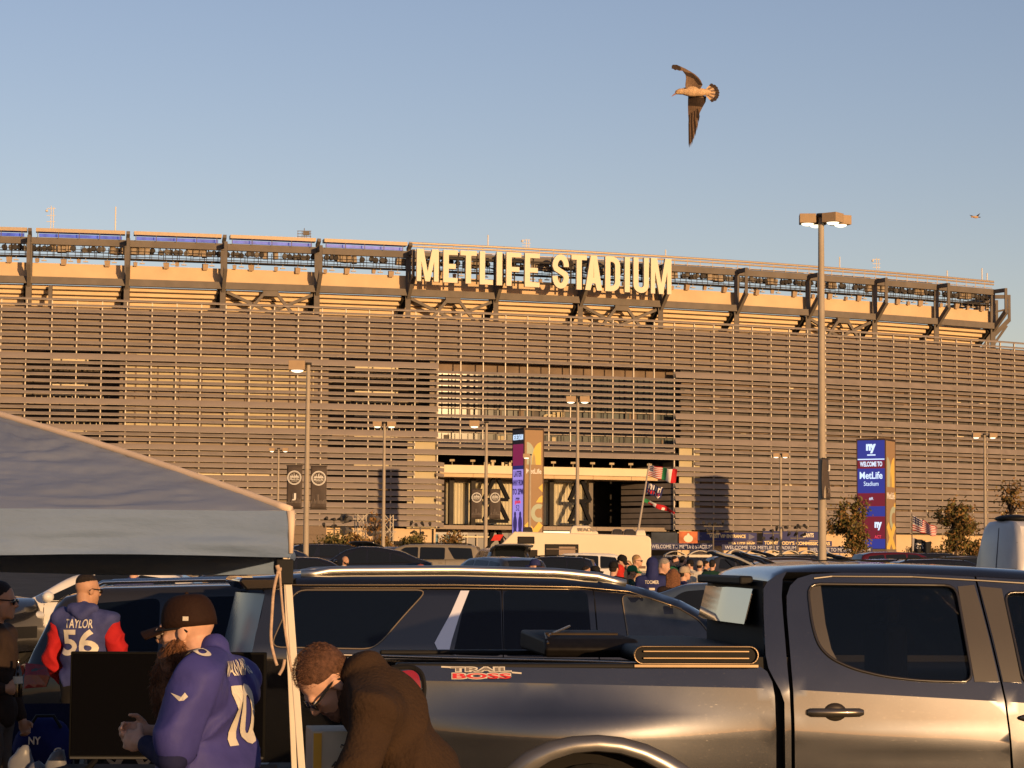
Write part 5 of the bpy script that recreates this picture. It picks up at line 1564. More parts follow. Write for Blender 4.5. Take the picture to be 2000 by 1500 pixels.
def build_truck():
    F = Frame(1600, 12.7, R(6), .99)
    tpaint = M('paint_pickup_graphite', (.058, .063, .076), rough=.2, metal=.8, var=.06, vs=5, coat=.8, spec=.4)
    add_specks(tpaint, 120, .66, .80, (.11, .10, .09), .4)
    satin = M('satin_pillar', (.04, .033, .027), rough=.35, var=.05, spec=.4)
    t = thing('pickup_truck', 'graphite crew cab pickup with folded bed cover filling the right foreground', 'pickup', F.o.to_tuple(), F.yaw)
    S_ = F.side; HW = F.hw
    crease = [S_(760, 1328), S_(1515, 1345), S_(1970, 1371), S_(2300, 1392)]
    arch_c = S_(1160, 1560); belt = [S_(760, 1296), S_(1500, 1303), S_(1700, 1322), S_(1990, 1342), S_(2300, 1358)]
    def zc(x):
        for (a, va), (b, vb) in zip(crease, crease[1:]):
            if x <= b: return va + (vb - va) * (x - a) / (b - a)
        return crease[-1][1]
    cl = [(crease[0][0] - .2 + i * .06, zc(crease[0][0] - .2 + i * .06)) for i in range(int((crease[-1][0] - crease[0][0]) / .06) + 4)]
    def pan(outline, holes, step):
        mb = panel_mb(outline, holes, step, fn, lines=[cl]); return mb
    def skin(mb, name, mat):
        o = mb.build(name, mat, t, smooth=True, fix=False); me = o.data
        for e in me.edges:
            if all(abs(me.vertices[i].co.z - zc(me.vertices[i].co.x)) < 2e-4 for i in e.vertices): e.use_edge_sharp = True
        return solid(o, .03, -1)
    cab0 = S_(1500, 1300)[0]
    ax = arch_c[0]
    def out(x, z):
        """how far the skin stands out from the centre plane"""
        c = zc(x); y = HW
        if z < c:
            d = c - z
            y += .045 * min(d, .24) + .004 * math.exp(-((d - .24) / .03) ** 2)
            g = math.exp(-((x - ax + .15) / .62) ** 2) * min(1, max(0, (d - .05) / .2)) ; y += .055 * g
            g2 = math.exp(-((x - ax - .25) / .5) ** 2); y -= .012 * g2 * 0
            y -= .05 * max(0, (d - .42)) ** 1.2
        else:
            d = z - c
            y -= .24 * d + .09 * d * d if d < .35 else .084 + .011 + .303 * (d - .35)
        return y
    def fn(x, z): return (x, -out(x, z), z)
    zlow = .52
    xe = S_(2300, 1400)[0] + .1
    xt0 = S_(774, 1320)[0]
    # bed side with wheel opening
    arch_in = F.poly([(1018, 1530), (1040, 1506), (1075, 1484), (1118, 1470), (1160, 1466), (1205, 1470), (1250, 1484), (1288, 1505), (1312, 1530)])
    arch_out = F.poly([(958, 1530), (985, 1498), (1020, 1468), (1066, 1446), (1112, 1436), (1164, 1433), (1212, 1438), (1262, 1452), (1308, 1474), (1345, 1498), (1372, 1530)])
    fx0, fx1 = arch_in[0][0], arch_in[-1][0]
    bed = [(xt0, S_(774, 1299)[1]), S_(1488, 1303), S_(1500, 1312), S_(1509, 1332), S_(1513, 1360), S_(1515, 1430), (S_(1515, 1500)[0], zlow), (fx1 + .1, zlow)] + list(reversed([(x, z) for x, z in arch_in])) + [(fx0 - .1, zlow), (xt0 + .02, zlow)]
    skin(pan(bed, [], .07), 'bed_side', tpaint)
    # arch flare: a proud band round the wheel opening
    mb = MB(); n = len(arch_out); rings = []
    ai = resample(arch_in, 9, False)
    import bisect
    def along(poly, f):
        ls = [0]; 
        for a, b in zip(poly, poly[1:]): ls.append(ls[-1] + (Vector(b) - Vector(a)).length)
        s = f * ls[-1]; i = min(len(poly) - 2, max(0, bisect.bisect(ls, s) - 1)); k = (s - ls[i]) / max(1e-6, ls[i + 1] - ls[i])
        return Vector(poly[i]).lerp(Vector(poly[i + 1]), k)
    for i in range(49):
        o_ = along(arch_out, i / 48); n_ = along(arch_in, i / 48); rg = []
        for f, lift in ((0, .001), (.10, .026), (.35, .040), (.7, .044), (.92, .036), (1.0, .01), (1.02, -.10)):
            p = o_.lerp(n_, f); rg.append((p.x, -(out(p.x, p.y) + lift), p.y))
        rings.append(rg)
    mb.loft(rings, closed=False, caps=False); mb.build('wheel_flare', M('paint_pickup_flare', (.17, .165, .16), rough=.3, metal=.6, var=.04, coat=1.0, spec=.4), t, smooth=50)
    mb = MB(); xa, za = arch_c; mb.tube([(xa, -HW + .12, .47), (xa, -HW + .40, .47)], .62, 30); mb.build('wheel_well', M('well_black', (.01, .009, .008), rough=.9), t)
    wheel_parts(t, xa, -HW + .16, .42, -1, .28); wheel_parts(t, xa, HW - .16, .42, 1, .28)
    wheel_parts(t, xa + 3.75, -HW + .16, .42, -1, .28); wheel_parts(t, xa + 3.75, HW - .16, .42, 1, .28)
    # dark gap between bed and cab with the cab's rear corner
    ins = MB(); ins.box((S_(1530, 1400)[0], -HW + .22, .95), (.35, .3, .95)); ins.build('gap_shell', trim_b, t)
    # cab rear pillar
    pil = F.poly([(1503, 1150), (1512, 1136), (1530, 1124), (1552, 1116), (1542, 1132), (1538, 1165), (1538, 1200), (1540, 1300), (1544, 1400), (1545, 1500)]) + [(S_(1545, 1500)[0], zlow), (S_(1533, 1500)[0], zlow)] + F.poly([(1533, 1500), (1532, 1420), (1532, 1372), (1524, 1348), (1512, 1325), (1503, 1305), (1499, 1280), (1500, 1200)])
    skin(pan(pil, [], .06), 'rear_pillar', tpaint)
    # doors
    def edge(px): return px
    rd = F.poly([(1552, 1500), (1551, 1400), (1548, 1300), (1546, 1200), (1548, 1165), (1556, 1145), (1572, 1130), (1600, 1122), (1660, 1119), (1780, 1120), (1924, 1127), (1934, 1190), (1944, 1250), (1957, 1335), (1962, 1370), (1969, 1430), (1973, 1500)]) + [(S_(1975, 1500)[0], zlow), (S_(1552, 1500)[0], zlow)]
    hole = round_poly(F.poly([(1590, 1141), (1886, 1144), (1903, 1333), (1800, 1330), (1730, 1322), (1672, 1308), (1628, 1288), (1604, 1262), (1594, 1220)]), .07)
    skin(pan(rd, [hole], .06), 'rear_door', tpaint)
    fd = F.poly([(1978, 1500), (1973, 1430), (1966, 1370), (1961, 1335), (1948, 1250), (1938, 1190), (1928, 1127), (2060, 1135), (2130, 1150), (2240, 1250), (2310, 1352), (2325, 1430), (2330, 1500)]) + [(S_(2330, 1500)[0], zlow), (S_(1978, 1500)[0], zlow)]
    hole2 = round_poly(F.poly([(1980, 1158), (2060, 1158), (2110, 1168), (2250, 1335), (2002, 1338)]), .06)
    skin(pan(fd, [hole2], .07), 'front_door', tpaint)
    fnd = F.poly([(2314, 1352), (2600, 1372), (2760, 1400), (2780, 1500)]) + [(S_(2780, 1500)[0], zlow + .1), (S_(2640, 1500)[0], zlow + .1), (S_(2630, 1500)[0], 1.0), (S_(2450, 1500)[0], 1.05), (S_(2370, 1500)[0], .9), (S_(2340, 1500)[0], zlow), (S_(2334, 1500)[0], zlow)] + F.poly([(2330, 1430)])
    skin(pan(fnd, [], .1), 'front_fender', tpaint)
    # glazing: dark panes set back, bead round them, pillar applique
    for nm, hl in (('rear_door_window', hole), ('front_door_window', hole2)):
        panel_mb(hl, [], .08, lambda u, v: (u, -(out(u, v) - .022), v)).build(nm, black_glass, t, smooth=True, fix=False)
        mb = MB(); pts = resample(hl, .05); pp = [Vector((u, -(out(u, v) + .002), v)) for u, v in pts]; pp.append(pp[0]); pp.append(pp[1])
        mb.tube(pp, .009, 6, caps=False); mb.build('window_bead', M('bead_black', (.03, .026, .022), rough=.18, var=0, spec=.5), t, smooth=True)
    fr = F.poly([(1592, 1148), (1618, 1145), (1622, 1220), (1630, 1268), (1640, 1290), (1618, 1276), (1602, 1255), (1596, 1220)])
    panel_mb(fr, [], .05, lambda u, v: (u, -(out(u, v) - .012), v)).build('window_divider', satin, t, smooth=True, fix=False)
    ap = F.poly([(1889, 1146), (1922, 1143), (1932, 1190), (1942, 1250), (1954, 1332), (1906, 1332)])
    solid(panel_mb(ap, [], .06, lambda u, v: (u, -(out(u, v) + .004), v)).build('pillar_applique', M('satin_pillar'), t, smooth=True, fix=False), .006)
    ap = F.poly([(1932, 1146), (1976, 1150), (1998, 1334), (1962, 1332), (1950, 1250), (1940, 1190)])
    solid(panel_mb(ap, [], .06, lambda u, v: (u, -(out(u, v) + .004), v)).build('pillar_applique', M('satin_pillar'), t, smooth=True, fix=False), .006)
    mb = MB(); mb.tube([Vector((*fn(*S_(x, y))[:1], fn(*S_(x, y))[1] - .004, fn(*S_(x, y))[2])) for x, y in ((1604, 1130), (1640, 1126), (1800, 1127), (1930, 1134), (2060, 1142))], .006, 6); mb.build('drip_moulding', M('bead_black'), t)
    # door handle
    hx0, hz = S_(1576, 1391); hx1, _ = S_(1685, 1391); xm = (hx0 + hx1) / 2
    mb = MB(); mb.ball((xm, -out(xm, hz) + .004, hz), (.068, .02, .052), 16, 10); mb.build('handle_recess', M('handle_dark', (.06, .05, .04), rough=.35, metal=.5, var=0), t, smooth=True)
    mb = MB(); rg = []
    for i in range(13):
        f = i / 12; x = hx0 + (hx1 - hx0) * f; b_ = .028 * math.sin(math.pi * f) ** .5 + .012; hh = .024 if 0 < i < 12 else .015
        y = -out(x, hz) - b_; rg.append([(x, y - .012, hz - hh * .7), (x, y - .016, hz), (x, y - .012, hz + hh * .7), (x, y, hz + hh), (x, y + .012, hz), (x, y, hz - hh)])
    mb.loft(rg); mb.build('door_handle', M('handle_paint', (.13, .115, .095), rough=.28, metal=.7, coat=1, var=0), t, smooth=60)
    hx, hz2 = S_(2010, 1402); mb = MB(); mb.ball((hx + .06, -out(hx, hz2) - .01, hz2), (.13, .03, .026), 14, 8); mb.build('door_handle', M('handle_paint'), t, smooth=True)
    # inner shell, far side, roof, floor
    mb = MB(); x0, x1 = S_(1540, 1400)[0], S_(2300, 1400)[0]
    mb.box(((x0 + x1) / 2, 0, .98), (x1 - x0, 2 * HW - .16, .6)); mb.build('cab_floor_shell', darkin, t)
    rt = lambda px, py: S_(px, py, .28)
    prof = [rt(1496, 1133), rt(1506, 1118), rt(1530, 1108), rt(1600, 1103), rt(1750, 1102), rt(1900, 1107), rt(2000, 1113), rt(2100, 1124), rt(2180, 1150)]
    zside = lambda x: lerp_tab([S_(1505, 1146), S_(1530, 1124), S_(1560, 1116), S_(1640, 1118), S_(1924, 1126), S_(2060, 1134), S_(2180, 1160)], x)
    mb = MB(); rings = []
    for (x, z) in prof:
        zs = min(z - .012, max(zside(x), z - .06)); hw = out(x, zs)
        rr = [(-hw, zs), (-hw + .03, zs + (z - zs) * .5), (-hw + .10, z - .004), (-hw + .3, z + .004), (0, z + .012), (hw - .3, z + .004), (hw - .1, z - .004), (hw - .03, zs + (z - zs) * .5), (hw, zs)]
        rings.append([(x, y, zz) for y, zz in rr] + [(x, hw - .05, zs - .04), (x, -hw + .05, zs - .04)])
    mb.loft(rings); mb.build('roof', tpaint, t, smooth=40)
    # cab back wall with its window seen over the bed
    xb = S_(1500, 1200)[0]; xtop = rt(1496, 1133)[0]
    zb0, zb1 = S_(1500, 1275)[1], S_(1500, 1147)[1]
    yb = out(xb, 1.6) - .02
    def back(u, v): 
        y = -yb + 2 * yb * u; z = .6 + (zb1 + .03 - .6) * v
        return (xb - .02 + .03 * abs(2 * u - 1) ** 3 + .08 * max(0, (z - zb0)) * 0, y * (1 - .06 * v * v), z)
    mb = MB(); mb.grid(back, 14, 10); solid(mb.build('cab_back', trim_b, t, smooth=True), .05)
    mb = MB(); mb.grid(lambda u, v: (xb - .075 + .05 * v - .01 * (1 - abs(2 * u - 1)), -.70 + 1.4 * u, S_(1500, 1222)[1] + (zb1 - .01 - S_(1500, 1222)[1]) * v), 10, 6)
    solid(mb.build('rear_window', M('mirror_glass', (.5, .5, .48), rough=.04, metal=.85, var=0), t, smooth=True), .006)
    mb = MB(); mb.box((xb - .05, 0, zb1 + .035), (.08, 1.3, .05)); bevel(mb.build('brake_light', trim_b, t), .012)
    mb = MB(); mb.box((xb + 1.6, HW - .25, 1.62), (3.0, .05, .5)); mb.build('far_glass', black_glass, t)
    mb = MB(); mb.box(((xt0 + xe) / 2 + .2, HW - .04, .88), (xe - xt0 + .3, .06, .72)); mb.build('far_side', tpaint, t)
    # seats seen as dark shapes
    for x_ in (S_(1780, 1250)[0], S_(2080, 1250)[0]):
        mb = MB(); mb.box((x_, -.45, 1.35), (.14, .5, .5)); mb.box((x_ + .01, -.45, 1.68), (.1, .26, .16)); bevel(mb.build('seat', M('seat_grey', (.03, .03, .03), rough=.8), t), .04, 3)
    # bonnet and nose (outside the frame)
    xh0, xh1 = S_(2240, 1300)[0], S_(2780, 1400)[0]
    rings = []
    for f in range(7):
        x = xh0 + (xh1 - xh0) * f / 6; z = 1.34 - .04 * f / 6 - (.25 if f == 6 else 0); w = HW - .08
        rings.append([(x, -w, z - .12), (x, -w + .08, z), (x, 0, z + .04), (x, w - .08, z), (x, w, z - .12), (x, w, .6), (x, -w, .6)])
    mb = MB(); mb.loft(rings); mb.build('bonnet', tpaint, t, smooth=40)
    mb = MB(); mb.grid(lambda u, v: (S_(2150, 1150)[0] + (xh0 + .1 - S_(2150, 1150)[0]) * (1 - v), -.75 + 1.5 * u, 1.36 + (1.86 - 1.36) * v), 8, 4); solid(mb.build('windscreen', car_glass, t), .01)
    # bed: rail caps, inner walls, floor, tailgate, tail lamp
    zr = S_(1100, 1300)[1]
    for s_ in (-1, 1):
        mb = MB(); mb.box(((xt0 + xb) / 2 - .05, s_ * (HW - .075), zr - .005), (xb - xt0 - .1, .11, .03)); bevel(mb.build('bed_rail', trim_b, t), .01)
        mb = MB(); mb.box(((xt0 + xb) / 2, s_ * (HW - .14), .95), (xb - xt0 - .1, .03, .62)); mb.build('bed_wall', trim_b, t)
    mb = MB(); mb.box(((xt0 + xb) / 2, 0, .72), (xb - xt0 - .08, 2 * HW - .3, .05)); mb.build('bed_floor', trim_b, t)
    mb = MB(); mb.box((xt0 + .01, 0, .95), (.06, 2 * HW - .16, .64)); bevel(mb.build('tailgate', tpaint, t), .02)
    tl = F.poly([(774, 1312), (806, 1308), (818, 1318), (822, 1340), (820, 1362), (806, 1368), (774, 1366)])
    solid(panel_mb(round_poly(tl, .03), [], .05, lambda u, v: (u, -(out(u, v) + .012), v)).build('tail_lamp', tail_r, t, smooth=True, fix=False), .02)
    mb = MB(); pp = [Vector((u, -(out(u, v) + .006), v)) for u, v in resample(round_poly(F.poly([(760, 1304), (806, 1302), (824, 1314), (829, 1340), (826, 1376), (806, 1384)]), .03), .03, False)]; mb.tube(pp, .014, 6); mb.build('lamp_surround', trim_b, t)
    # decal
    def deck(u, v, l): return (u, -(out(u, v) + l), v)
    red = M('decal_red', (.55, .02, .03), rough=.35, var=0); wht = M('decal_white', (.6, .57, .52), rough=.35, var=0); gry = M('decal_grey', (.18, .16, .15), rough=.35, var=0)
    def word(s, xa, xb, ya, yb, mat, lift, bold, nm):
        (x0_, z1_), (x1_, z0_) = S_(xa, ya), S_(xb, yb); mb = text_mesh(s, x1_ - x0_, z1_ - z0_, .003, bold)
        sl = (S_(xb, ya)[1] - S_(xa, ya)[1]) / (x1_ - x0_)
        mb.v = [((x0_ + x1_) / 2 + p[0], -(out((x0_ + x1_) / 2 + p[0], (z0_ + z1_) / 2 + p[1]) + lift + p[2] + .002), (z0_ + z1_) / 2 + p[1]) for p in mb.v]
        return mb.build(nm, mat, t)
    word('TRAIL', 879, 1000, 1302, 1313, wht, .001, .10, 'decal_outline'); word('TRAIL', 881, 998, 1303.5, 1311.5, gry, .004, .02, 'decal_word')
    word('BOSS', 882, 1000, 1313.6, 1327, wht, .001, .10, 'decal_outline'); word('BOSS', 884, 998, 1315, 1325.5, red, .004, .03, 'decal_word')
    mb = MB()
    for (a, b) in (((862, 1302.5), (884, 1303.5)), ((1000, 1313.5), (1019, 1315))):
        p, q = S_(*a), S_(*b); mb.beam(Vector(fn(*p)) + Vector((0, -.003, 0)), Vector(fn(*q)) + Vector((0, -.003, 0)), .004, .008)
    mb.build('decal_bar', wht, t)
    return t, F
truck, TF = build_truck()

def build_tonneau():
    F = TF; zr = F.side(1100, 1300)[1]
    t = thing('bed_cover', 'folded black bed cover with rounded ends lying across the pickup bed', 'bed cover', truck.location.to_tuple(), F.yaw)
    fab = M('vinyl_black', (.010, .009, .009), rough=.6, var=.2, vs=20, spec=.12); alu = M('frame_alu_dark', (.2, .15, .10), rough=.35, metal=.9, var=.1)
    HW = F.hw - .02
    def stack(pa, pb, ya, yb, y0, y1, nm):
        (xa, zt), (xb, zb) = F.side(pa, ya), F.side(pb, yb); r = (zt - zb) / 2; zm = (zt + zb) / 2
        pr = arc(xb - r, zm, r, r, -90, 90, 10) + arc(xa + r, zm, r, r, 90, 270, 10)
        mb = MB(); mb.prism(pr, 'y', y0 + .012, y1); mb.build(nm, fab, t, smooth=40)
        mb = MB(); pts = [Vector((x, y0, z)) for x, z in pr]; pts.append(pts[0]); pts.append(pts[1]); mb.tube(pts, .007, 6, caps=False); mb.build('end_seal', alu, t, smooth=True)
        for k, dz in enumerate((r * .45, -r * .35)):
            mb = MB(); mb.tube([(xa + r * 1.1, y0 - .002, zm + dz), (xb - r * 1.1, y0 - .002, zm + dz)], .006, 6); mb.build('panel_edge', alu, t)
        return xa, xb, zt, zb
    xa, xb, zt, zb = stack(1240, 1482, 1263, 1297, -HW, HW - .1, 'folded_panels')
    mb = MB(); x0 = F.side(1240, 1300)[0]; mb.box(((x0 + xb) / 2, -HW + .005, zb - .012), (xb - x0, .03, .014)); mb.build('rail_clamp', alu, t)
    # open panel lying flat further back, seen as a dark lozenge
    x0, x1 = F.side(1130, 1270)[0] - .12, F.side(1245, 1270)[0]
    mb = MB(); rr = [(-HW + .55, zr + .02), (-HW + .50, zr + .07), (-HW + .58, zr + .125), (HW - .12, zr + .14), (HW - .1, zr + .02)]
    mb.prism(rr, 'x', x0, x1 + .1); bevel(mb.build('open_panel', fab, t, smooth=40), .02, 3)
    mb = MB(); mb.tube([(x0 + .02, -HW + .54, zr + .10), (x0 + .02, -HW + .7, zr + .15), (x1, -HW + .7, zr + .15)], .008, 6); mb.tube([(x0 + .03, -HW + .6, zr + .145), (x0 + .3, HW - .2, zr + .165)], .008, 6); mb.build('panel_frame', alu, t)
build_tonneau()

# ------------------------------------------------------------------ black full size off-roader behind the pickup
def build_tahoe():
    F = Frame(900, 17.2, R(10.5), 1.0, 0)
    S_ = F.side
    blk = paint('gloss_black', (.008, .008, .009), metal=0, rough=.12, coat=1)
    t = thing('black_off_roader', 'large black off-roader with silver pillar strip behind the pickup bed', 'car', F.o.to_tuple(), F.yaw, 'parked cars')
    HW = F.hw
    topside = [S_(470, 1132), S_(500, 1128), S_(590, 1122), S_(700, 1119), S_(900, 1118), S_(1100, 1123), S_(1200, 1132), S_(1280, 1150), S_(1345, 1172), S_(1420, 1212), S_(1500, 1265)]
    zbelt = lambda x: lerp_tab([S_(520, 1276), S_(880, 1283), S_(1140, 1290), S_(1500, 1300)], x)
    def out(x, z):
        b = zbelt(x); d = z - b
        y = HW - .02 - (.24 * d if d > 0 else .03 * (-d) ** 1.5)
        zt = lerp_tab(topside, x)
        u = zt - z
        if u < .12: y -= .20 * ((.12 - max(0, u)) / .12) ** 2.2
        return y
    xs0 = S_(500, 1200)[0]; x_end = S_(2080, 1300)[0]
    # side skin incl. glasshouse area
    rearline = F.poly([(505, 1128), (520, 1160), (512, 1200), (500, 1240), (492, 1280), (490, 1330)])
    xr = rearline[-1][0]
    ol = rearline + [(xr, .45)] + [(x_end, .45), (x_end, .95), (x_end - .3, 1.12), S_(1700, 1320), S_(1560, 1298)] + [q for q in reversed(topside[2:])]
    solid(panel_mb(ol, [], .07, lambda u, v: (u, -out(u, v), v)).build('body_side', blk, t, smooth=True, fix=False), .02, -1)
    mb = MB(); rings = []
    xs = [q[0] for q in topside]
    for i in range(40):
        x = xs[1] + (xs[-1] - xs[1]) * i / 39; z = lerp_tab(topside, x); hw = out(x, z - .01)
        rings.append([(x, y * hw, z + dz) for y, dz in ((-1, -.012), (-.95, .0), (-.8, .006), (0, .010), (.8, .006), (.95, .0), (1, -.012), (1, -.05), (-1, -.05))])
    mb.loft(rings); mb.build('roof', blk, t, smooth=40)
    mb = MB(); mb.box(((xr + x_end) / 2 + .05, HW - .06, .85), (x_end - xr, .08, .85)); mb.build('far_side', blk, t)
    mb = MB(); mb.box(((xr + x_end) / 2 + .15, 0, .8), (x_end - xr - .2, 2 * HW - .3, .6)); mb.build('floor_shell', darkin, t)
    mb = MB(); mb.box(((S_(560, 1200)[0] + S_(1200, 1200)[0]) / 2, HW - .22, 1.52), (S_(1180, 1200)[0] - S_(560, 1200)[0], .03, .5)); mb.build('far_glass', black_glass, t)
    # roof rail, thickened to stand in for the sunlit highlight along the roof edge
    mb = MB(); pp = []
    for i in range(24):
        px = 596 + (1242 - 596) * i / 23; x = S_(px, 1120)[0]; z = lerp_tab(topside, x)
        pp.append((x, -out(x, z - .02) + .05, z + (.018 if 1 < i < 22 else .0)))
    mb.tube(pp, .034, 12); mb.build('roof_rail', M('rail_bright', (.7, .67, .6), rough=.38, metal=1, var=0), t, smooth=True)
    mb = MB(); mb.tube([(p[0], -p[1], p[2]) for p in pp], .024, 10); mb.build('roof_rail', M('rail_bright'), t, smooth=True)
    # windows
    def win(pts, nm, mat=black_glass, lift=.004, r=.05):
        poly = round_poly(F.poly(pts), r); panel_mb(poly, [], .09, lambda u, v: (u, -(out(u, v) + lift), v)).build(nm, mat, t, smooth=True, fix=False); return poly
    wq = win([(580, 1153), (840, 1153), (790, 1205), (748, 1252), (724, 1268), (528, 1264)], 'quarter_window', r=.08)
    win([(918, 1153), (984, 1153), (982, 1282), (886, 1279)], 'rear_door_vent_window'); win([(990, 1153), (1155, 1155), (1160, 1284), (986, 1282)], 'rear_door_window')
    wf = win([(1222, 1162), (1270, 1166), (1330, 1186), (1372, 1212), (1395, 1245), (1400, 1262), (1232, 1262)], 'front_door_window', M('clear_car_glass', (.03, .036, .04), rough=.03, var=.6, vs=6, spec=.6))
    bead = M('bead_bronze', (.22, .17, .11), rough=.25, metal=.8, var=0)
    for poly in (wq, wf):
        mb = MB(); pp = [Vector((u, -(out(u, v) + .006), v)) for u, v in resample(poly, .06)]; pp += pp[:2]; mb.tube(pp, .007, 5, caps=False); mb.build('window_bead', bead, t)
    def line(pts, r_, mat, nm, lift=.008):
        mb = MB(); mb.tube([Vector((u, -(out(u, v) + lift), v)) for u, v in resample(F.poly(pts), .1, False)], r_, 6); mb.build(nm, mat, t, smooth=True)
    line([(575, 1277), (740, 1281), (880, 1285), (1140, 1291), (1400, 1300)], .014, M('trim_warm', (.45, .40, .33), rough=.25, metal=.9, var=0), 'belt_moulding')
    line([(500, 1142), (600, 1143), (900, 1143), (1140, 1147), (1240, 1156), (1340, 1190)], .006, bead, 'roof_seam'); line([(590, 1149), (900, 1149), (1140, 1152)], .005, bead, 'roof_seam')
    line([(987, 1150), (984, 1290), (986, 1420)], .005, trim_b, 'door_seam', .002); line([(1168, 1150), (1172, 1290), (1176, 1420)], .005, trim_b, 'door_seam', .002)
    st = F.poly([(905, 1154), (922, 1154), (900, 1205), (884, 1250), (878, 1272), (892, 1280), (874, 1278), (856, 1270), (850, 1256), (862, 1235), (884, 1198)])
    solid(panel_mb(st, [], .05, lambda u, v: (u, -(out(u, v) + .012), v)).build('pillar_strip', M('satin_chrome', (.6, .6, .62), rough=.28, metal=.9, var=0), t, smooth=True, fix=False), .01)
    # slanting tailgate: glass facing back, spoiler, lamps
    zt0 = S_(520, 1160)[1]; zb0 = S_(495, 1290)[1]; x_t = rearline[1][0]; x_b = rearline[-1][0]
    W = HW - .09
    mb = MB(); mb.grid(lambda u, v: (x_b + (x_t - x_b) * v - .16 * (1 - (2 * u - 1) ** 2), -W + 2 * W * u * 1.0 + (.04 if u < .5 else -.04) * v, zb0 + (zt0 - zb0) * v), 12, 6); mb.build('rear_window', M('rear_glass_sky_tint', (.13, .19, .26), rough=.22, var=0, spec=.35), t, smooth=True)  # blue base colour paints the sky reflected in the rear glass
    mb = MB(); mb.grid(lambda u, v: (x_b - .02 - .14 * (1 - (2 * u - 1) ** 2), -HW + .03 + (2 * HW - .06) * u, .45 + (zb0 - .45) * v), 12, 6); mb.build('tailgate', blk, t, smooth=True)
    (xsp, zsp) = S_(474, 1134)
    mb = MB(); mb.prism([(x_t + .25, zt0 + .12), (xsp, zsp + .02), (xsp - .02, zsp - .01), (xsp + .04, zsp - .075), (x_t + .1, zt0 + .03)], 'y', -W + .05, W - .05); bevel(mb.build('spoiler', blk, t, smooth=40), .015, 3)
    for s_ in (-1, 1):
        mb = MB(); mb.box((x_b - .02, s_ * (HW - .09), S_(500, 1330)[1]), (.12, .2, .36)); bevel(mb.build('tail_lamp', tail_r, t), .03, 3)
        mb = MB(); mb.box((x_b - .05, s_ * (HW - .09), S_(500, 1340)[1]), (.09, .15, .1)); bevel(mb.build('lamp_insert', head_w, t), .02, 2)
    mb = MB(); mb.box((x_b - .08, 0, .52), (.2, 2 * HW - .05, .26)); bevel(mb.build('bumper', M('bumper_black', (.02, .02, .02), rough=.5), t), .05, 3)
    mb = MB(); mb.box((x_b - .1, .1, .95), (.02, .4, .2)); mb.build('number_plate', plate_w, t)
    for x in (x_b + 1.0, x_b + 4.05):
        for s_ in (-1, 1): wheel_parts(t, x, s_ * (HW - .12), .4, s_, .26)
    mb = MB(); xa = S_(1240, 1300)[0]; mb.box((xa, 0, 1.32), (.3, 1.5, .3)); mb.build('dashboard', trim_b, t)
build_tahoe()
# ------------------------------------------------------------------ people
skin_a = M('skin_fair', (.62, .36, .25), rough=.55, var=.10, vs=18, bump=.05, bs=120); skin_b = M('skin_tan', (.48, .27, .17), rough=.55, var=.10, vs=18); skin_c = M('skin_brown', (.25, .13, .08), rough=.55, var=.1, vs=18)
hair_d = M('hair_dark', (.02, .014, .011), rough=.6, var=.4, vs=60, bump=.6, bs=220); hair_r = M('hair_auburn', (.19, .082, .038), rough=.55, var=.4, vs=50, bump=.6, bs=200); hair_g = M('hair_grey', (.3, .26, .22), rough=.6, var=.3, vs=50, bump=.5, bs=200); hair_b = M('hair_blond', (.35, .22, .1), rough=.6, var=.3, vs=50)
hair_f = M('hair_short_brown', (.11, .052, .03), rough=.7, var=.45, vs=70, bump=.5, bs=260)
lens_d = M('sunglass_lens', (.006, .006, .008), rough=.06, var=0, spec=.5); eyew = M('eye_white', (.7, .66, .6), rough=.3, var=0)
def cloth(key, rgb, rough=.8, bump=.35, bs=16, var=.12, stretch=None):
    return M('cloth_' + key, rgb, rough=rough, var=var, vs=9, bump=bump, bs=bs, stretch=stretch, spec=.12)

def blob(mb, name, mat, parent, vox, smooth=4, disp=0, dscale=.12, label=None):
    me = mb.mesh(name); me.materials.append(mat)
    o = obj(name, me, parent, label=label)
    m = o.modifiers.new('remesh', 'REMESH'); m.mode = 'VOXEL'; m.voxel_size = vox; m.use_smooth_shade = True
    m = o.modifiers.new('smooth', 'SMOOTH'); m.factor = .5; m.iterations = smooth
    if disp:
        tx = bpy.data.textures.get('folds%g' % dscale) or bpy.data.textures.new('folds%g' % dscale, 'CLOUDS' if dscale < .05 else 'MUSGRAVE')
        tx.noise_scale = dscale
        if tx.type == 'MUSGRAVE': tx.musgrave_type = 'RIDGED_MULTIFRACTAL'; tx.octaves = 1.6; tx.noise_scale = dscale * 1.6; tx.noise_intensity = .8
        else: tx.noise_depth = 2
        m = o.modifiers.new('folds', 'DISPLACE'); m.texture = tx; m.strength = disp; m.mid_level = .5 if dscale < .05 else .3; m.texture_coords = 'LOCAL'
        m = o.modifiers.new('smooth2', 'SMOOTH'); m.factor = .4; m.iterations = 2
    return o

def axes(f, u):
    f = Vector(f).normalized(); u = Vector(u); u = (u - f * u.dot(f)).normalized(); l = u.cross(f)
    return Matrix((f, l, u)).transposed()

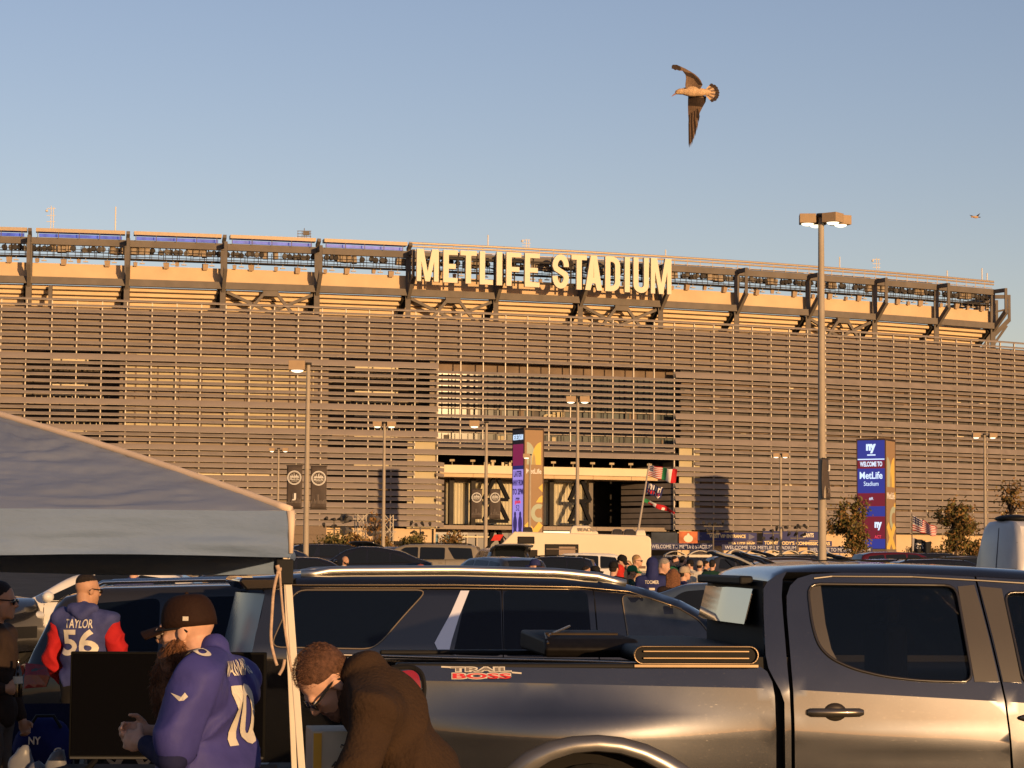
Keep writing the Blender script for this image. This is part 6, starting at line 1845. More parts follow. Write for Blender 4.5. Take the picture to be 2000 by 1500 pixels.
def hand(mb, wr, d, nrm, sc=1.0, curl=.9, side=1):
    """palm, four unequal bent fingers and a thumb; d points to the fingertips, nrm to the palm side"""
    d = Vector(d).normalized(); nrm = Vector(nrm); nrm = (nrm - d * nrm.dot(d)).normalized(); l = d.cross(nrm) * side
    rot = Matrix((d, l, nrm)).transposed()
    mb.ball(wr + d * .05 * sc, (.052 * sc, .043 * sc, .019 * sc), 12, 8, rot); mb.cap(wr - d * .02 * sc, wr + d * .03 * sc, .027 * sc, .028 * sc, 10)
    for i, (off, ln) in enumerate(((-.031, .062), (-.011, .074), (.010, .068), (.030, .052))):
        b = wr + d * .092 * sc + l * off * sc - d * abs(off) * .25; a1 = curl * .75; d1 = d * math.cos(a1) + nrm * math.sin(a1); a2 = curl * 1.75; d2 = d * math.cos(a2) + nrm * math.sin(a2)
        m_ = b + d1 * ln * .52 * sc; e = m_ + d2 * ln * .5 * sc
        mb.cap(b - d * .012, m_, .0095 * sc, .0088 * sc, 8); mb.cap(m_, e, .0088 * sc, .0075 * sc, 8)
    b = wr + d * .03 * sc - l * .035 * sc; m_ = b + (d * .6 - l * .55 + nrm * .45).normalized() * .042 * sc; e = m_ + (d * .75 - l * .05 + nrm * .65).normalized() * .034 * sc
    mb.cap(b, m_, .013 * sc, .011 * sc, 8); mb.cap(m_, e, .011 * sc, .009 * sc, 8)

def person(label, loc, rz, H=1.78, vox=.024, pose=None, shirt=None, sleeve='long', pants=None, skin=skin_a, hair=('short', hair_d), cap=None, glasses=None, beard=None, hood=None, belly=0, group=None, head=(0, 0, 0), bulk=1.0, shoes=None, neck_len=0, cuffs=None, hcurl=.9, fold=.0, sleeve_mat=None, hand_rot=None, blobskin=None):
    sc = H / 1.78
    J = dict(pel=(0, 0, .95), nck=(-.01, 0, 1.50), shL=(-.01, .195, 1.43), shR=(-.01, -.195, 1.43), elL=(-.03, .26, 1.13), elR=(-.03, -.26, 1.13), wrL=(.06, .25, .88), wrR=(.06, -.25, .88),
             hipL=(0, .09, .92), hipR=(0, -.09, .92), knL=(.02, .1, .50), knR=(.02, -.1, .50), anL=(-.02, .1, .09), anR=(-.02, -.1, .09), hd=(.03, 0, 1.665))
    if pose: J.update(pose)
    J = {k: Vector(v) * sc for k, v in J.items()}
    t = thing('person', label, 'person', loc, rz, group)
    pants = pants or cloth('denim', (.03, .035, .06)); shirt = shirt or cloth('grey', (.2, .2, .2))
    sp = (J['nck'] - J['pel']); spn = sp.normalized(); lat = (J['shL'] - J['shR']).normalized(); fw = lat.cross(spn).normalized()
    trot = Matrix((fw, spn.cross(fw), spn)).transposed()
    def tor(mb, e, hips=True):
        B = bulk
        mb.ball(J['pel'] + sp * .66, ((.118 * B + e) * sc, (.175 * B + e) * sc, .20 * sc), 16, 12, trot)
        mb.ball(J['pel'] + sp * .34 + fw * belly * .55, ((.115 * B + belly + e) * sc, (.162 * B + belly * .55 + e) * sc, .20 * sc), 16, 12, trot)
        if hips: mb.ball(J['pel'] + sp * .03 + fw * belly * .3, ((.122 * B + belly * .6 + e) * sc, (.172 * B + belly * .4 + e) * sc, .15 * sc), 16, 12, trot)
        for s_ in 'LR':
            mb.cap(J['pel'] + sp * .93, J['sh' + s_], (.062 + e) * sc * B, (.066 + e) * sc * B)
            mb.ball(J['sh' + s_] + (J['pel'] + sp * .62 - J['sh' + s_]) * .3, ((.085 + e) * sc * B,) * 3, 12, 8)
    # ---- body: one continuous skin
    mb = MB(); tor(mb, -.02)
    for s_ in 'LR':
        mb.cap(J['sh' + s_], J['el' + s_], .050 * sc * bulk, .042 * sc * bulk); mb.cap(J['el' + s_], J['wr' + s_], .043 * sc * bulk, .028 * sc * bulk)
        d = (J['wr' + s_] - J['el' + s_]).normalized()
        nr = hand_rot[s_] if hand_rot else (Vector((0, 1 if s_ == 'R' else -1, 0)))
        dd = d
        if hand_rot and (s_ + 'd') in hand_rot: dd = Vector(hand_rot[s_ + 'd'])
        hand(mb, J['wr' + s_] + d * .01, dd, nr, sc * 1.02, hcurl, -1 if s_ == 'R' else 1)
        mb.cap(J['hip' + s_], J['kn' + s_], .078 * sc, .055 * sc); mb.cap(J['kn' + s_], J['an' + s_], .055 * sc, .036 * sc); mb.cap(J['an' + s_], J['an' + s_] + Vector((.12, 0, -.03)) * sc, .035 * sc, .03 * sc)
    hy, hp, hr = head
    hrot = Matrix.Rotation(hy, 3, 'Z') @ Matrix.Rotation(hp, 3, 'Y') @ Matrix.Rotation(hr, 3, 'X')
    hc = J['hd']
    def hp_(x, y, z): return hc + hrot @ (Vector((x, y, z)) * sc)
    def hb(mb, c, r, n=14): mb.ball(hp_(*c), tuple(q * sc for q in r), n, 10, hrot)
    def hcap(mb, a, b, ra, rb): mb.cap(hp_(*a), hp_(*b), ra * sc, rb * sc)
    mb.cap(J['pel'] + sp * .92, hp_(-.035, 0, -.05), .064 * sc, .060 * sc)
    hb(mb, (-.012, 0, .035), (.100, .079, .092), 18); hb(mb, (.030, 0, -.03), (.068, .066, .088), 16); hb(mb, (.038, 0, -.078), (.052, .052, .038)); hb(mb, (.078, 0, -.098), (.020, .024, .018))
    hcap(mb, (.088, 0, .012), (.112, 0, -.024), .011, .014); hb(mb, (.108, 0, -.030), (.013, .019, .010)); hcap(mb, (.084, -.03, .022), (.084, .03, .022), .014, .014)
    hcap(mb, (.090, -.020, -.062), (.090, .020, -.062), .009, .009); hcap(mb, (.088, -.016, -.074), (.088, .016, -.074), .009, .009)
    for s_ in (-1, 1):
        hb(mb, (-.008, s_ * .080, -.008), (.022, .010, .033), 12); hb(mb, (-.012, s_ * .084, .004), (.016, .008, .02), 8); hb(mb, (.058, s_ * .040, -.022), (.028, .022, .024), 10)
    blob(mb, 'body', skin if not blobskin else blobskin, t, (.0065 if vox < .0135 else .010) if vox < .02 else vox * .62, 3 if vox > .0135 else 4)
    for s_ in (-1, 1):
        e = MB(); hb(e, (.086, s_ * .031, .002), (.009, .012, .008), 10); e.build('eye', eyew, t, smooth=True)
    # ---- clothes
    mb = MB(); tor(mb, .014)
    for s_ in 'LR':
        a, b = J['sh' + s_], J['el' + s_]
        if sleeve == 'short':
            mb.cap(a, a.lerp(b, .86), .074 * sc * bulk, .072 * sc * bulk)
        elif sleeve_mat is None:
            mb.cap(a, b, .070 * sc * bulk, .060 * sc * bulk); mb.cap(b, b.lerp(J['wr' + s_], .93), .060 * sc * bulk, .042 * sc * bulk)
        else:
            mb.cap(a, a.lerp(b, .12), .072 * sc * bulk, .068 * sc * bulk)
    mb.cap(J['pel'] + sp * .90, J['pel'] + sp * 1.03, .085 * sc, .066 * sc + neck_len)
    so = blob(mb, 'shirt', shirt, t, vox, 5, fold, .13)
    if sleeve_mat is not None:
        for s_ in 'LR':
            mb = MB(); a, b = J['sh' + s_], J['el' + s_]
            mb.cap(a.lerp(b, .12), b, .069 * sc * bulk, .062 * sc * bulk); mb.cap(b, b.lerp(J['wr' + s_], .93), .062 * sc * bulk, .044 * sc * bulk)
            blob(mb, 'sleeve', sleeve_mat, t, vox * .8, 4, fold, .09)
    if cuffs:
        for s_ in 'LR':
            mb = MB(); a, b = J['el' + s_], J['wr' + s_]; mb.cap(J['sh' + s_].lerp(a, .7), a, .052 * sc * bulk, .053 * sc * bulk); mb.cap(a, a.lerp(b, .9), .053 * sc * bulk, .037 * sc * bulk); blob(mb, 'undersleeve', cuffs, t, vox * .8, 4)
    mb = MB(); mb.ball(J['pel'] - spn * .03, ((.118 * bulk + belly * .5) * sc, (.168 * bulk + belly * .35) * sc, .13 * sc), 14, 10)
    for s_ in 'LR':
        mb.cap(J['hip' + s_], J['kn' + s_], .098 * sc * bulk, .072 * sc); mb.cap(J['kn' + s_], J['an' + s_], .072 * sc, .06 * sc)
    blob(mb, 'trousers', pants, t, vox, 4, fold, .15)
    for s_ in 'LR':
        mb = MB(); a = J['an' + s_]; mb.cap(a + Vector((-.03, 0, -.045)) * sc, a + Vector((.16, 0, -.05)) * sc, .05 * sc, .042 * sc); mb.ball(a + Vector((0, 0, -.01)) * sc, .05 * sc); blob(mb, 'shoe', shoes or rubber, t, .018, 2)
    # ---- hair, cap, beard, glasses
    if hood:
        mb = MB(); hb(mb, (-.03, 0, .04), (.118, .105, .12), 16); hb(mb, (-.05, 0, -.05), (.10, .10, .10), 14); mb.cap(hp_(-.05, 0, -.06), J['pel'] + sp * .93, .10 * sc, .12 * sc); blob(mb, 'hood', hood, t, vox * .7, 5, fold)
    kind, hm = hair if hair else (None, None)
    if kind == 'short' and not hood:
        mb = MB(); hb(mb, (-.020, 0, .050), (.099, .083, .088), 18); hb(mb, (-.055, 0, .0), (.056, .070, .085), 14); blob(mb, 'hair', hm, t, .010 if vox < .02 else .016, 2, .004 if vox < .02 else 0, .012)
    if kind == 'top':
        mb = MB(); hb(mb, (-.018, 0, .062), (.094, .072, .080), 18); blob(mb, 'hair', hm, t, .010, 2, .004, .012)
    if kind == 'long':
        mb = MB(); hb(mb, (-.022, 0, .045), (.100, .088, .092), 18)
        for i in range(9):
            y = -.085 + .17 * i / 8; mb.cap(hp_(-.055 - .03 * (1 - abs(2 * i / 8 - 1)), y, .02), hp_(-.09, y * 1.25, -.34), .038 * sc, .02 * sc)
        blob(mb, 'hair', hm, t, .016, 2, .015, .03)
    if beard:
        ln, bmat = beard; mb = MB()
        for s_ in (-1, 1): hcap(mb, (.005, s_ * .066, -.035), (.035, s_ * .052, -.085), .016, .024); hcap(mb, (.035, s_ * .052, -.085), (.078, s_ * .018, -.095), .024, .024); hcap(mb, (.094, s_ * .004, -.050), (.088, s_ * .03, -.066), .011, .012)
        if ln > .06:
            hcap(mb, (.070, 0, -.10), (.112, 0, -.11 - ln), .056, .030)
            for s_ in (-1, 1): hcap(mb, (.055, s_ * .035, -.09), (.095, s_ * .025, -.10 - ln * .85), .040, .028)
            hcap(mb, (.095, 0, -.10), (.122, 0, -.10 - ln * .7), .034, .026)
        blob(mb, 'beard', bmat, t, .009 if vox < .02 else .014, 2, .022 if ln > .06 else .006, .02)
    if cap:
        cm, back = cap if isinstance(cap, tuple) else (cap, False)
        mb = MB(); rg = []
        for j in range(9):
            a = j / 8 * math.pi / 2; rr = math.cos(a) ** .55 if j < 8 else .03; zz = .014 + .124 * math.sin(a) ** .9
            rg.append([hp_(-.012 + .108 * rr * math.cos(b), .090 * rr * math.sin(b), zz) for b in [2 * math.pi * k / 22 for k in range(22)]])
        mb.loft(rg); mb.ball(hp_(-.012, 0, .139), .008 * sc, 8, 6); mb.build('cap', cm, t, smooth=True)
        sg = -1 if back else 1
        mb = MB(); mb.grid(lambda u, v: hp_(sg * (.066 + (.112 if not back else .08) * u * (1 - .28 * (2 * v - 1) ** 2)) - (.0 if not back else .03), (2 * v - 1) * (.082 - .016 * u), .036 - .022 * u - .030 * (2 * v - 1) ** 2), 6, 12)
        solid(mb.build('cap_brim', cm, t, smooth=True), .008)
    if glasses:
        mb = MB()
        for s_ in (-1, 1):
            hb(mb, (.101, s_ * .034, .000), (.007, .031, .021), 14)
        mb.build('lenses', glasses, t, smooth=True)
        mb = MB(); mb.tube([hp_(.109, -.012, .006), hp_(.112, 0, .008), hp_(.109, .012, .006)], .003 * sc, 6)
        for s_ in (-1, 1): mb.tube([hp_(.100, s_ * .062, .008), hp_(.07, s_ * .079, .01), hp_(-.012, s_ * .086, .012), hp_(-.03, s_ * .085, -.006)], .0042 * sc, 6)
        mb.build('glasses_frame', trim_b, t)
    return t, so, J, (fw, lat, spn), hp_

def jersey_text(t, shirt, s, c, w, h, mat, d_in, up, nm='lettering', bold=.02, lift=.006):
    """lettering printed on cloth: flat word wrapped on to the shirt along d_in"""
    mb = text_mesh(s, w, h, .002, bold)
    d_in = Vector(d_in).normalized(); up = Vector(up); up = (up - d_in * up.dot(d_in)).normalized(); rt = d_in.cross(up)
    keep = {}; nv = []; nf = []
    for f in mb.f:
        if all(mb.v[i][2] > 0 for i in f): nf.append(f)
    rot = Matrix((rt, up, -d_in)).transposed().to_4x4()
    me = bpy.data.meshes.new(nm); used = sorted({i for f in nf for i in f}); mp = {j: i for i, j in enumerate(used)}
    me.from_pydata([(mb.v[i][0], mb.v[i][1], .25) for i in used], [], [tuple(mp[i] for i in f) for f in nf])
    bm = bmesh.new(); bm.from_mesh(me)
    bmesh.ops.triangulate(bm, faces=bm.faces)
    for _ in range(3):
        es = [e for e in bm.edges if e.calc_length() > .02]
        if not es: break
        bmesh.ops.subdivide_edges(bm, edges=es, cuts=1); bmesh.ops.triangulate(bm, faces=bm.faces)
    bm.to_mesh(me); bm.free()
    me.materials.append(mat)
    o = obj(nm, me, t, fix=False)
    o.matrix_local = Matrix.Translation(c) @ rot
    m = o.modifiers.new('wrap', 'SHRINKWRAP'); m.target = shirt; m.wrap_method = 'PROJECT'; m.use_project_z = True; m.use_negative_direction = True; m.use_positive_direction = False; m.wrap_mode = 'ABOVE_SURFACE'; m.offset = lift
    return o

def strands(t, name, mat, prims, n, ln, down, seed=1, w=.0011, cut=None, outward=.6):
    """short hairs standing on ellipsoids: prims are (centre, radii, rot)"""
    rnd = random.Random(seed); vs = []; fs = []
    for i in range(n):
        c, r, rot = prims[rnd.randrange(len(prims))]
        d = Vector((rnd.gauss(0, 1), rnd.gauss(0, 1), rnd.gauss(0, 1))).normalized()
        q = Vector((d.x * r[0], d.y * r[1], d.z * r[2])); nn = Vector((d.x / r[0], d.y / r[1], d.z / r[2])).normalized()
        p = c + rot @ q; nw = rot @ nn
        if cut and not cut(p): continue
        dr = (nw * outward + Vector(down) * (1 - outward) + Vector((rnd.gauss(0, .25), rnd.gauss(0, .25), rnd.gauss(0, .25)))).normalized()
        L = ln * rnd.uniform(.6, 1.3); s_ = dr.cross(Vector((rnd.gauss(0, 1), rnd.gauss(0, 1), rnd.gauss(0, 1)))).normalized() * w
        m_ = p + dr * L * .55; e = m_ + (dr * .6 + Vector(down) * .4 * (1 - outward) + Vector((rnd.gauss(0, .2), rnd.gauss(0, .2), rnd.gauss(0, .2)))).normalized() * L * .5
        o = len(vs); vs += [p - s_, p + s_, m_ + s_ * .8, m_ - s_ * .8, e]; fs += [(o, o + 1, o + 2, o + 3), (o + 3, o + 2, o + 4)]
    mb = MB(); mb.add(vs, fs); return mb.build(name, mat, t, fix=False, kind='stuff')

royal = cloth('royal_blue', (.055, .055, .235), rough=.6, bs=10); fleece = cloth('brown_fleece', (.046, .027, .016), rough=.95, bump=.4, bs=70, var=.10); navyc = cloth('navy', (.055, .065, .19), rough=.7); scarlet = cloth('scarlet', (.42, .018, .02)); blackc = cloth('black', (.014, .013, .013)); jersw = M('jersey_white', (.72, .66, .55), rough=.7, var=.05)
jean = cloth('jean_dark', (.02, .024, .045)); capb = cloth('cap_brown', (.026, .012, .008), bump=.2, bs=60)

def foreground_people():
    # --- man in the number 10 jersey, turned left
    x = P(428, 1095, 8.75).x
    t, so, J, (fw, lat, sp), hp = person('bearded man in royal blue number 10 jersey and dark cap, hands clasped', (x, 8.75, 0), R(168), 1.80, .012,
        pose=dict(elL=(.06, .30, 1.20), elR=(.08, -.30, 1.20), wrL=(.245, .10, 1.235), wrR=(.27, -.06, 1.265), shL=(.0, .215, 1.485), shR=(.0, -.215, 1.485), hd=(.125, 0, 1.655), nck=(.03, 0, 1.555)),
        shirt=royal, sleeve='short', pants=jean, skin=skin_a, hair=None, cap=capb, beard=(.17, hair_r), glasses=M('clear_lens', (.25, .2, .18), rough=.1, var=0), belly=.045, bulk=1.10, cuffs=cloth('navy_knit', (.015, .017, .06)), head=(R(2), R(6), 0), fold=.05, hcurl=1.0,
        hand_rot=dict(L=Vector((.2, -1, -.1)), R=Vector((.2, 1, .1)), Ld=Vector((.9, -.35, .12)), Rd=Vector((.9, .35, .0))))
    for s_, y in (('L', .2), ('R', -.2)): pass
    c = J['pel'] + (J['nck'] - J['pel']) * .64
    jersey_text(t, so, 'I0', c, .21, .23, jersw, fw, sp, bold=.02)
    jersey_text(t, so, 'MANNING', J['pel'] + (J['nck'] - J['pel']) * .93, .28, .06, jersw, fw, sp, bold=.01)
    jersey_text(t, so, 'I0', J['shL'] + Vector((.0, -.03, .02)), .085, .062, jersw, Vector((.1, -.55, -1)), Vector((-.15, -1, .4)), bold=.02)
    # small tick on the sleeve
    q = J['shL'].lerp(J['elL'], .28)
    mb = MB(); mb.prism([(-.045, .004), (-.03, .02), (-.018, .002), (.05, .024), (-.012, -.014), (-.03, -.012)], 'y', 0, .002)
    place(mb, Matrix.Translation(q + Vector((.02, .10, .02)))); o = mb.build('sleeve_mark', jersw, t)
    m = o.modifiers.new('wrap', 'SHRINKWRAP'); m.target = so; m.wrap_method = 'NEAREST_SURFACEPOINT'; m.wrap_mode = 'ABOVE_SURFACE'; m.offset = .004
    hr_ = Matrix.Rotation(0, 3, 'Z')
    strands(t, 'beard_hair', hair_r, [(hp(.088, 0, -.15), (.056, .06, .06), hr_), (hp(.105, 0, -.20), (.05, .048, .08), hr_), (hp(.112, 0, -.26), (.036, .034, .05), hr_), (hp(.03, .06, -.07), (.035, .02, .045), hr_), (hp(.03, -.06, -.07), (.035, .02, .045), hr_)], 5200, .028, (-.05, 0, -1), 3, .0012, None, .3)
    mb = MB(); mb.box(hp(-.03, .092, .045), (.022, .004, .016), Matrix.Rotation(0, 3, 'Z')); mb.build('cap_badge', jersw, t)
    # --- man in brown fleece, bent forward
    Y = 8.35; xn = P(712, 1095, Y).x
    rz = R(172)
    pel = P(858, 1095, Y)
    dx = (P(714, 1095, Y).x - P(858, 1095, Y).x) / math.cos(rz)      # forward reach of the neck from the pelvis
    hx = (P(642, 1095, Y).x - P(858, 1095, Y).x) / math.cos(rz)
    zn = P(714, 1322, Y).z; zh = P(642, 1335, Y).z
    k = 1 / (1.84 / 1.78)
    t2, so2, J2, (fw2, lat2, sp2), hp2 = person('man in brown fleece and wraparound sunglasses bending over a carton', (pel.x, Y, 0), rz, 1.84, .013,
        pose={a: tuple(q * k for q in b) for a, b in dict(pel=(0, 0, 1.04), nck=(dx, 0, zn), shL=(dx - .07, .22, zn - .11), shR=(dx - .07, -.22, zn - .11), elL=(dx - .03, .31, zn - .37), elR=(dx - .15, -.27, zn - .38), wrL=(dx + .15, .14, zn - .53), wrR=(dx + .07, -.14, zn - .52), hd=(hx, 0, zh), hipL=(-.02, .1, 1.0), hipR=(-.02, -.1, 1.0), knL=(.05, .11, .53), knR=(.05, -.11, .53), anL=(-.03, .12, .09), anR=(-.03, -.12, .09)).items()},
        shirt=fleece, sleeve='long', pants=jean, skin=skin_a, hair=('short', hair_f), glasses=lens_d, beard=(.0, M('stubble', (.16, .08, .05), rough=.8, var=.3, vs=60)), head=(R(24), R(54), R(-4)), bulk=1.14, fold=.035, neck_len=.012)
    h2 = Matrix.Rotation(R(24), 3, 'Z') @ Matrix.Rotation(R(54), 3, 'Y') @ Matrix.Rotation(R(-4), 3, 'X')
    strands(t2, 'hair_stubble', hair_f, [(hp2(-.018, 0, .060), (.099, .078, .086), h2), (hp2(-.04, 0, .02), (.074, .078, .09), h2)], 9000, .010, tuple(h2 @ Vector((.6, 0, .6))), 5, .0008, lambda p: (h2.transposed() @ (p - hp2(0, 0, 0))).z > .028 or ((h2.transposed() @ (p - hp2(0, 0, 0))).x < -.03 and (h2.transposed() @ (p - hp2(0, 0, 0))).z > -.05), .2)
    mb = MB(); n0 = J2['nck']
    mb.cap(n0 + Vector((-.04, -.05, .0)), n0 + Vector((-.04, .05, .0)), .05, .05); mb.cap(n0 + Vector((.02, .06, -.02)), n0 + Vector((.06, .05, -.10)), .035, .03); mb.cap(n0 + Vector((.02, -.06, -.02)), n0 + Vector((.06, -.05, -.10)), .035, .03)
    blob(mb, 'collar', fleece, t2, .012, 3, .008, .05)
    # carton on a stand below his hands
    mb = MB(); c0 = P(630, 1460, 8.55); w, h, d = .17, .34, .30
    ct = thing('carton', 'white and yellow printed carton in front of the bending man', 'carton', (c0.x + .03, 8.6, .0), R(10))
    mb = MB(); mb.box((0, 0, .60), (w, d, 1.2 - .0)); mb = MB(); mb.box((0, 0, 1.12), (w, d, .40)); bevel(mb.build('box', M('carton_white', (.62, .55, .42), rough=.7, var=.08, vs=10), ct), .004)
    mb = MB(); mb.box((-w / 2 + .018, -d / 2 - .003, 1.12), (.03, .004, .385)); mb.build('yellow_band', M('carton_yellow', (.75, .42, .05), rough=.6), ct)
    rnd = random.Random(5); ink = M('carton_ink', (.05, .045, .05), rough=.6)
    for i in range(9):
        mb = MB(); mb.tube([(-w * .22 + rnd.uniform(0, .09), -d / 2 - .003, 1.26 - i * .036), (-w * .1 + rnd.uniform(0, .05), -d / 2 - .003, 1.265 - i * .036 + rnd.uniform(-.01, .01)), (w * .1 + rnd.uniform(0, .05), -d / 2 - .003, 1.255 - i * .036)], .0022, 5); mb.build('print_line', ink, ct)
    put_text(ct, 'PLAY', (.02, -d / 2 - .004, 1.02), .10, .035, ink, tilt=R(38)); put_text(ct, 'A', (.0, -d / 2 - .004, 1.20), .03, .02, ink)
    mb = MB(); mb.box((0, 0, .45), (.7, .5, .02)); [mb.tube([(sx * .3, sy * .2, .0), (sx * .3, sy * .2, .45)], .012, 6) for sx in (-1, 1) for sy in (-1, 1)]
    place(mb, Matrix.Translation((c0.x + .03, 8.65, 0))); 
    ft = thing('folding_table', 'low dark folding table under the printed carton', 'table', (0, 0, 0)); mb.build('table_top', trim_b, ft)
    mb = MB(); mb.box((c0.x + .03, 8.62, .69), (.3, .34, .46)); bevel(mb.build('cool_box', M('cooler_dark', (.03, .03, .035), rough=.5), None, label='dark cool box on the table below the carton', cat='cool box'), .02)
    # --- man with TAYLOR 56 on his back
    x = P(170, 1095, 18.7).x
    t3, so3, J3, (fw3, lat3, sp3), hp3 = person('man seen from behind in navy number 56 hooded jersey with red sleeves', (x, 18.7, 0), R(78), 1.80, .016,
        shirt=navyc, sleeve='long', sleeve_mat=scarlet, pants=blackc, skin=skin_b, hair=('top', hair_d), glasses=lens_d, head=(R(-40), R(4), 0), bulk=1.12, fold=.04, pose=dict(elL=(.02, .30, 1.13), elR=(.02, -.30, 1.13), wrL=(.16, .27, .92), wrR=(.16, -.27, .92)))
    b = J3['pel']; n_ = J3['nck'] - b
    jersey_text(t3, so3, '56', b + n_ * .55 - fw3 * .02, .30, .215, jersw, fw3, sp3, bold=.025)
    jersey_text(t3, so3, 'TAYLOR', b + n_ * .82 - fw3 * .02, .24, .07, jersw, fw3, sp3, bold=.015)
    mb = MB(); mb.cap(J3['nck'] + Vector((-.06, -.09, .02)), J3['nck'] + Vector((-.06, .09, .02)), .05, .05); mb.cap(J3['nck'] + Vector((-.08, -.07, .01)), J3['nck'] + Vector((-.10, .0, -.04)), .042, .045); mb.cap(J3['nck'] + Vector((-.08, .07, .01)), J3['nck'] + Vector((-.10, .0, -.04)), .042, .045); blob(mb, 'hood', navyc, t3, .014, 4, .01, .06)
    # --- man with a bottle at the left edge
    x = P(0, 1095, 14.8).x
    t4, so4, J4, (fw4, lat4, sp4), hp4 = person('man in brown jacket and sunglasses holding a bottle at the left edge', (x - .02, 14.8, 0), R(-8), 1.78, .016,
        shirt=cloth('brown_jacket', (.035, .022, .016)), sleeve='long', pants=cloth('taupe', (.09, .075, .065)), skin=skin_b, hair=('short', hair_d), glasses=lens_d, head=(R(4), R(2), 0), bulk=1.1, fold=.02,
        pose=dict(elR=(-.02, -.28, 1.12), wrR=(.14, -.20, 1.135 - .02), elL=(0, .28, 1.13), wrL=(.1, .25, .9), hd=(.03, 0, 1.665)), hcurl=1.25)
    wv = J4['wrR']; dh = (J4['wrR'] - J4['elR']).normalized()
    bt = thing('beer_bottle', 'small dark bottle with a pale label in the left man\'s hand', 'bottle', (0, 0, 0)); bt.parent = None
    q = Matrix.Rotation(R(-8), 4, 'Z') @ (wv + dh * .085 + Vector((0, .01, 0))); base = Vector((x - .02, 14.8, 0)) + q
    bt.location = base + Vector((.0, 0, -.05))
    mb = MB(); mb.tube([(0, 0, 0), (0, 0, .13), (0, 0, .16), (0, 0, .19), (0, 0, .235)], [.03, .03, .024, .013, .012], 14); mb.build('glass', M('bottle_brown', (.02, .01, .004), rough=.08, spec=.5, var=0), bt, smooth=50)
    mb = MB(); mb.tube([(0, 0, .085), (0, 0, .13)], .0308, 14); mb.build('bottle_label', plate_w, bt)
foreground_people()

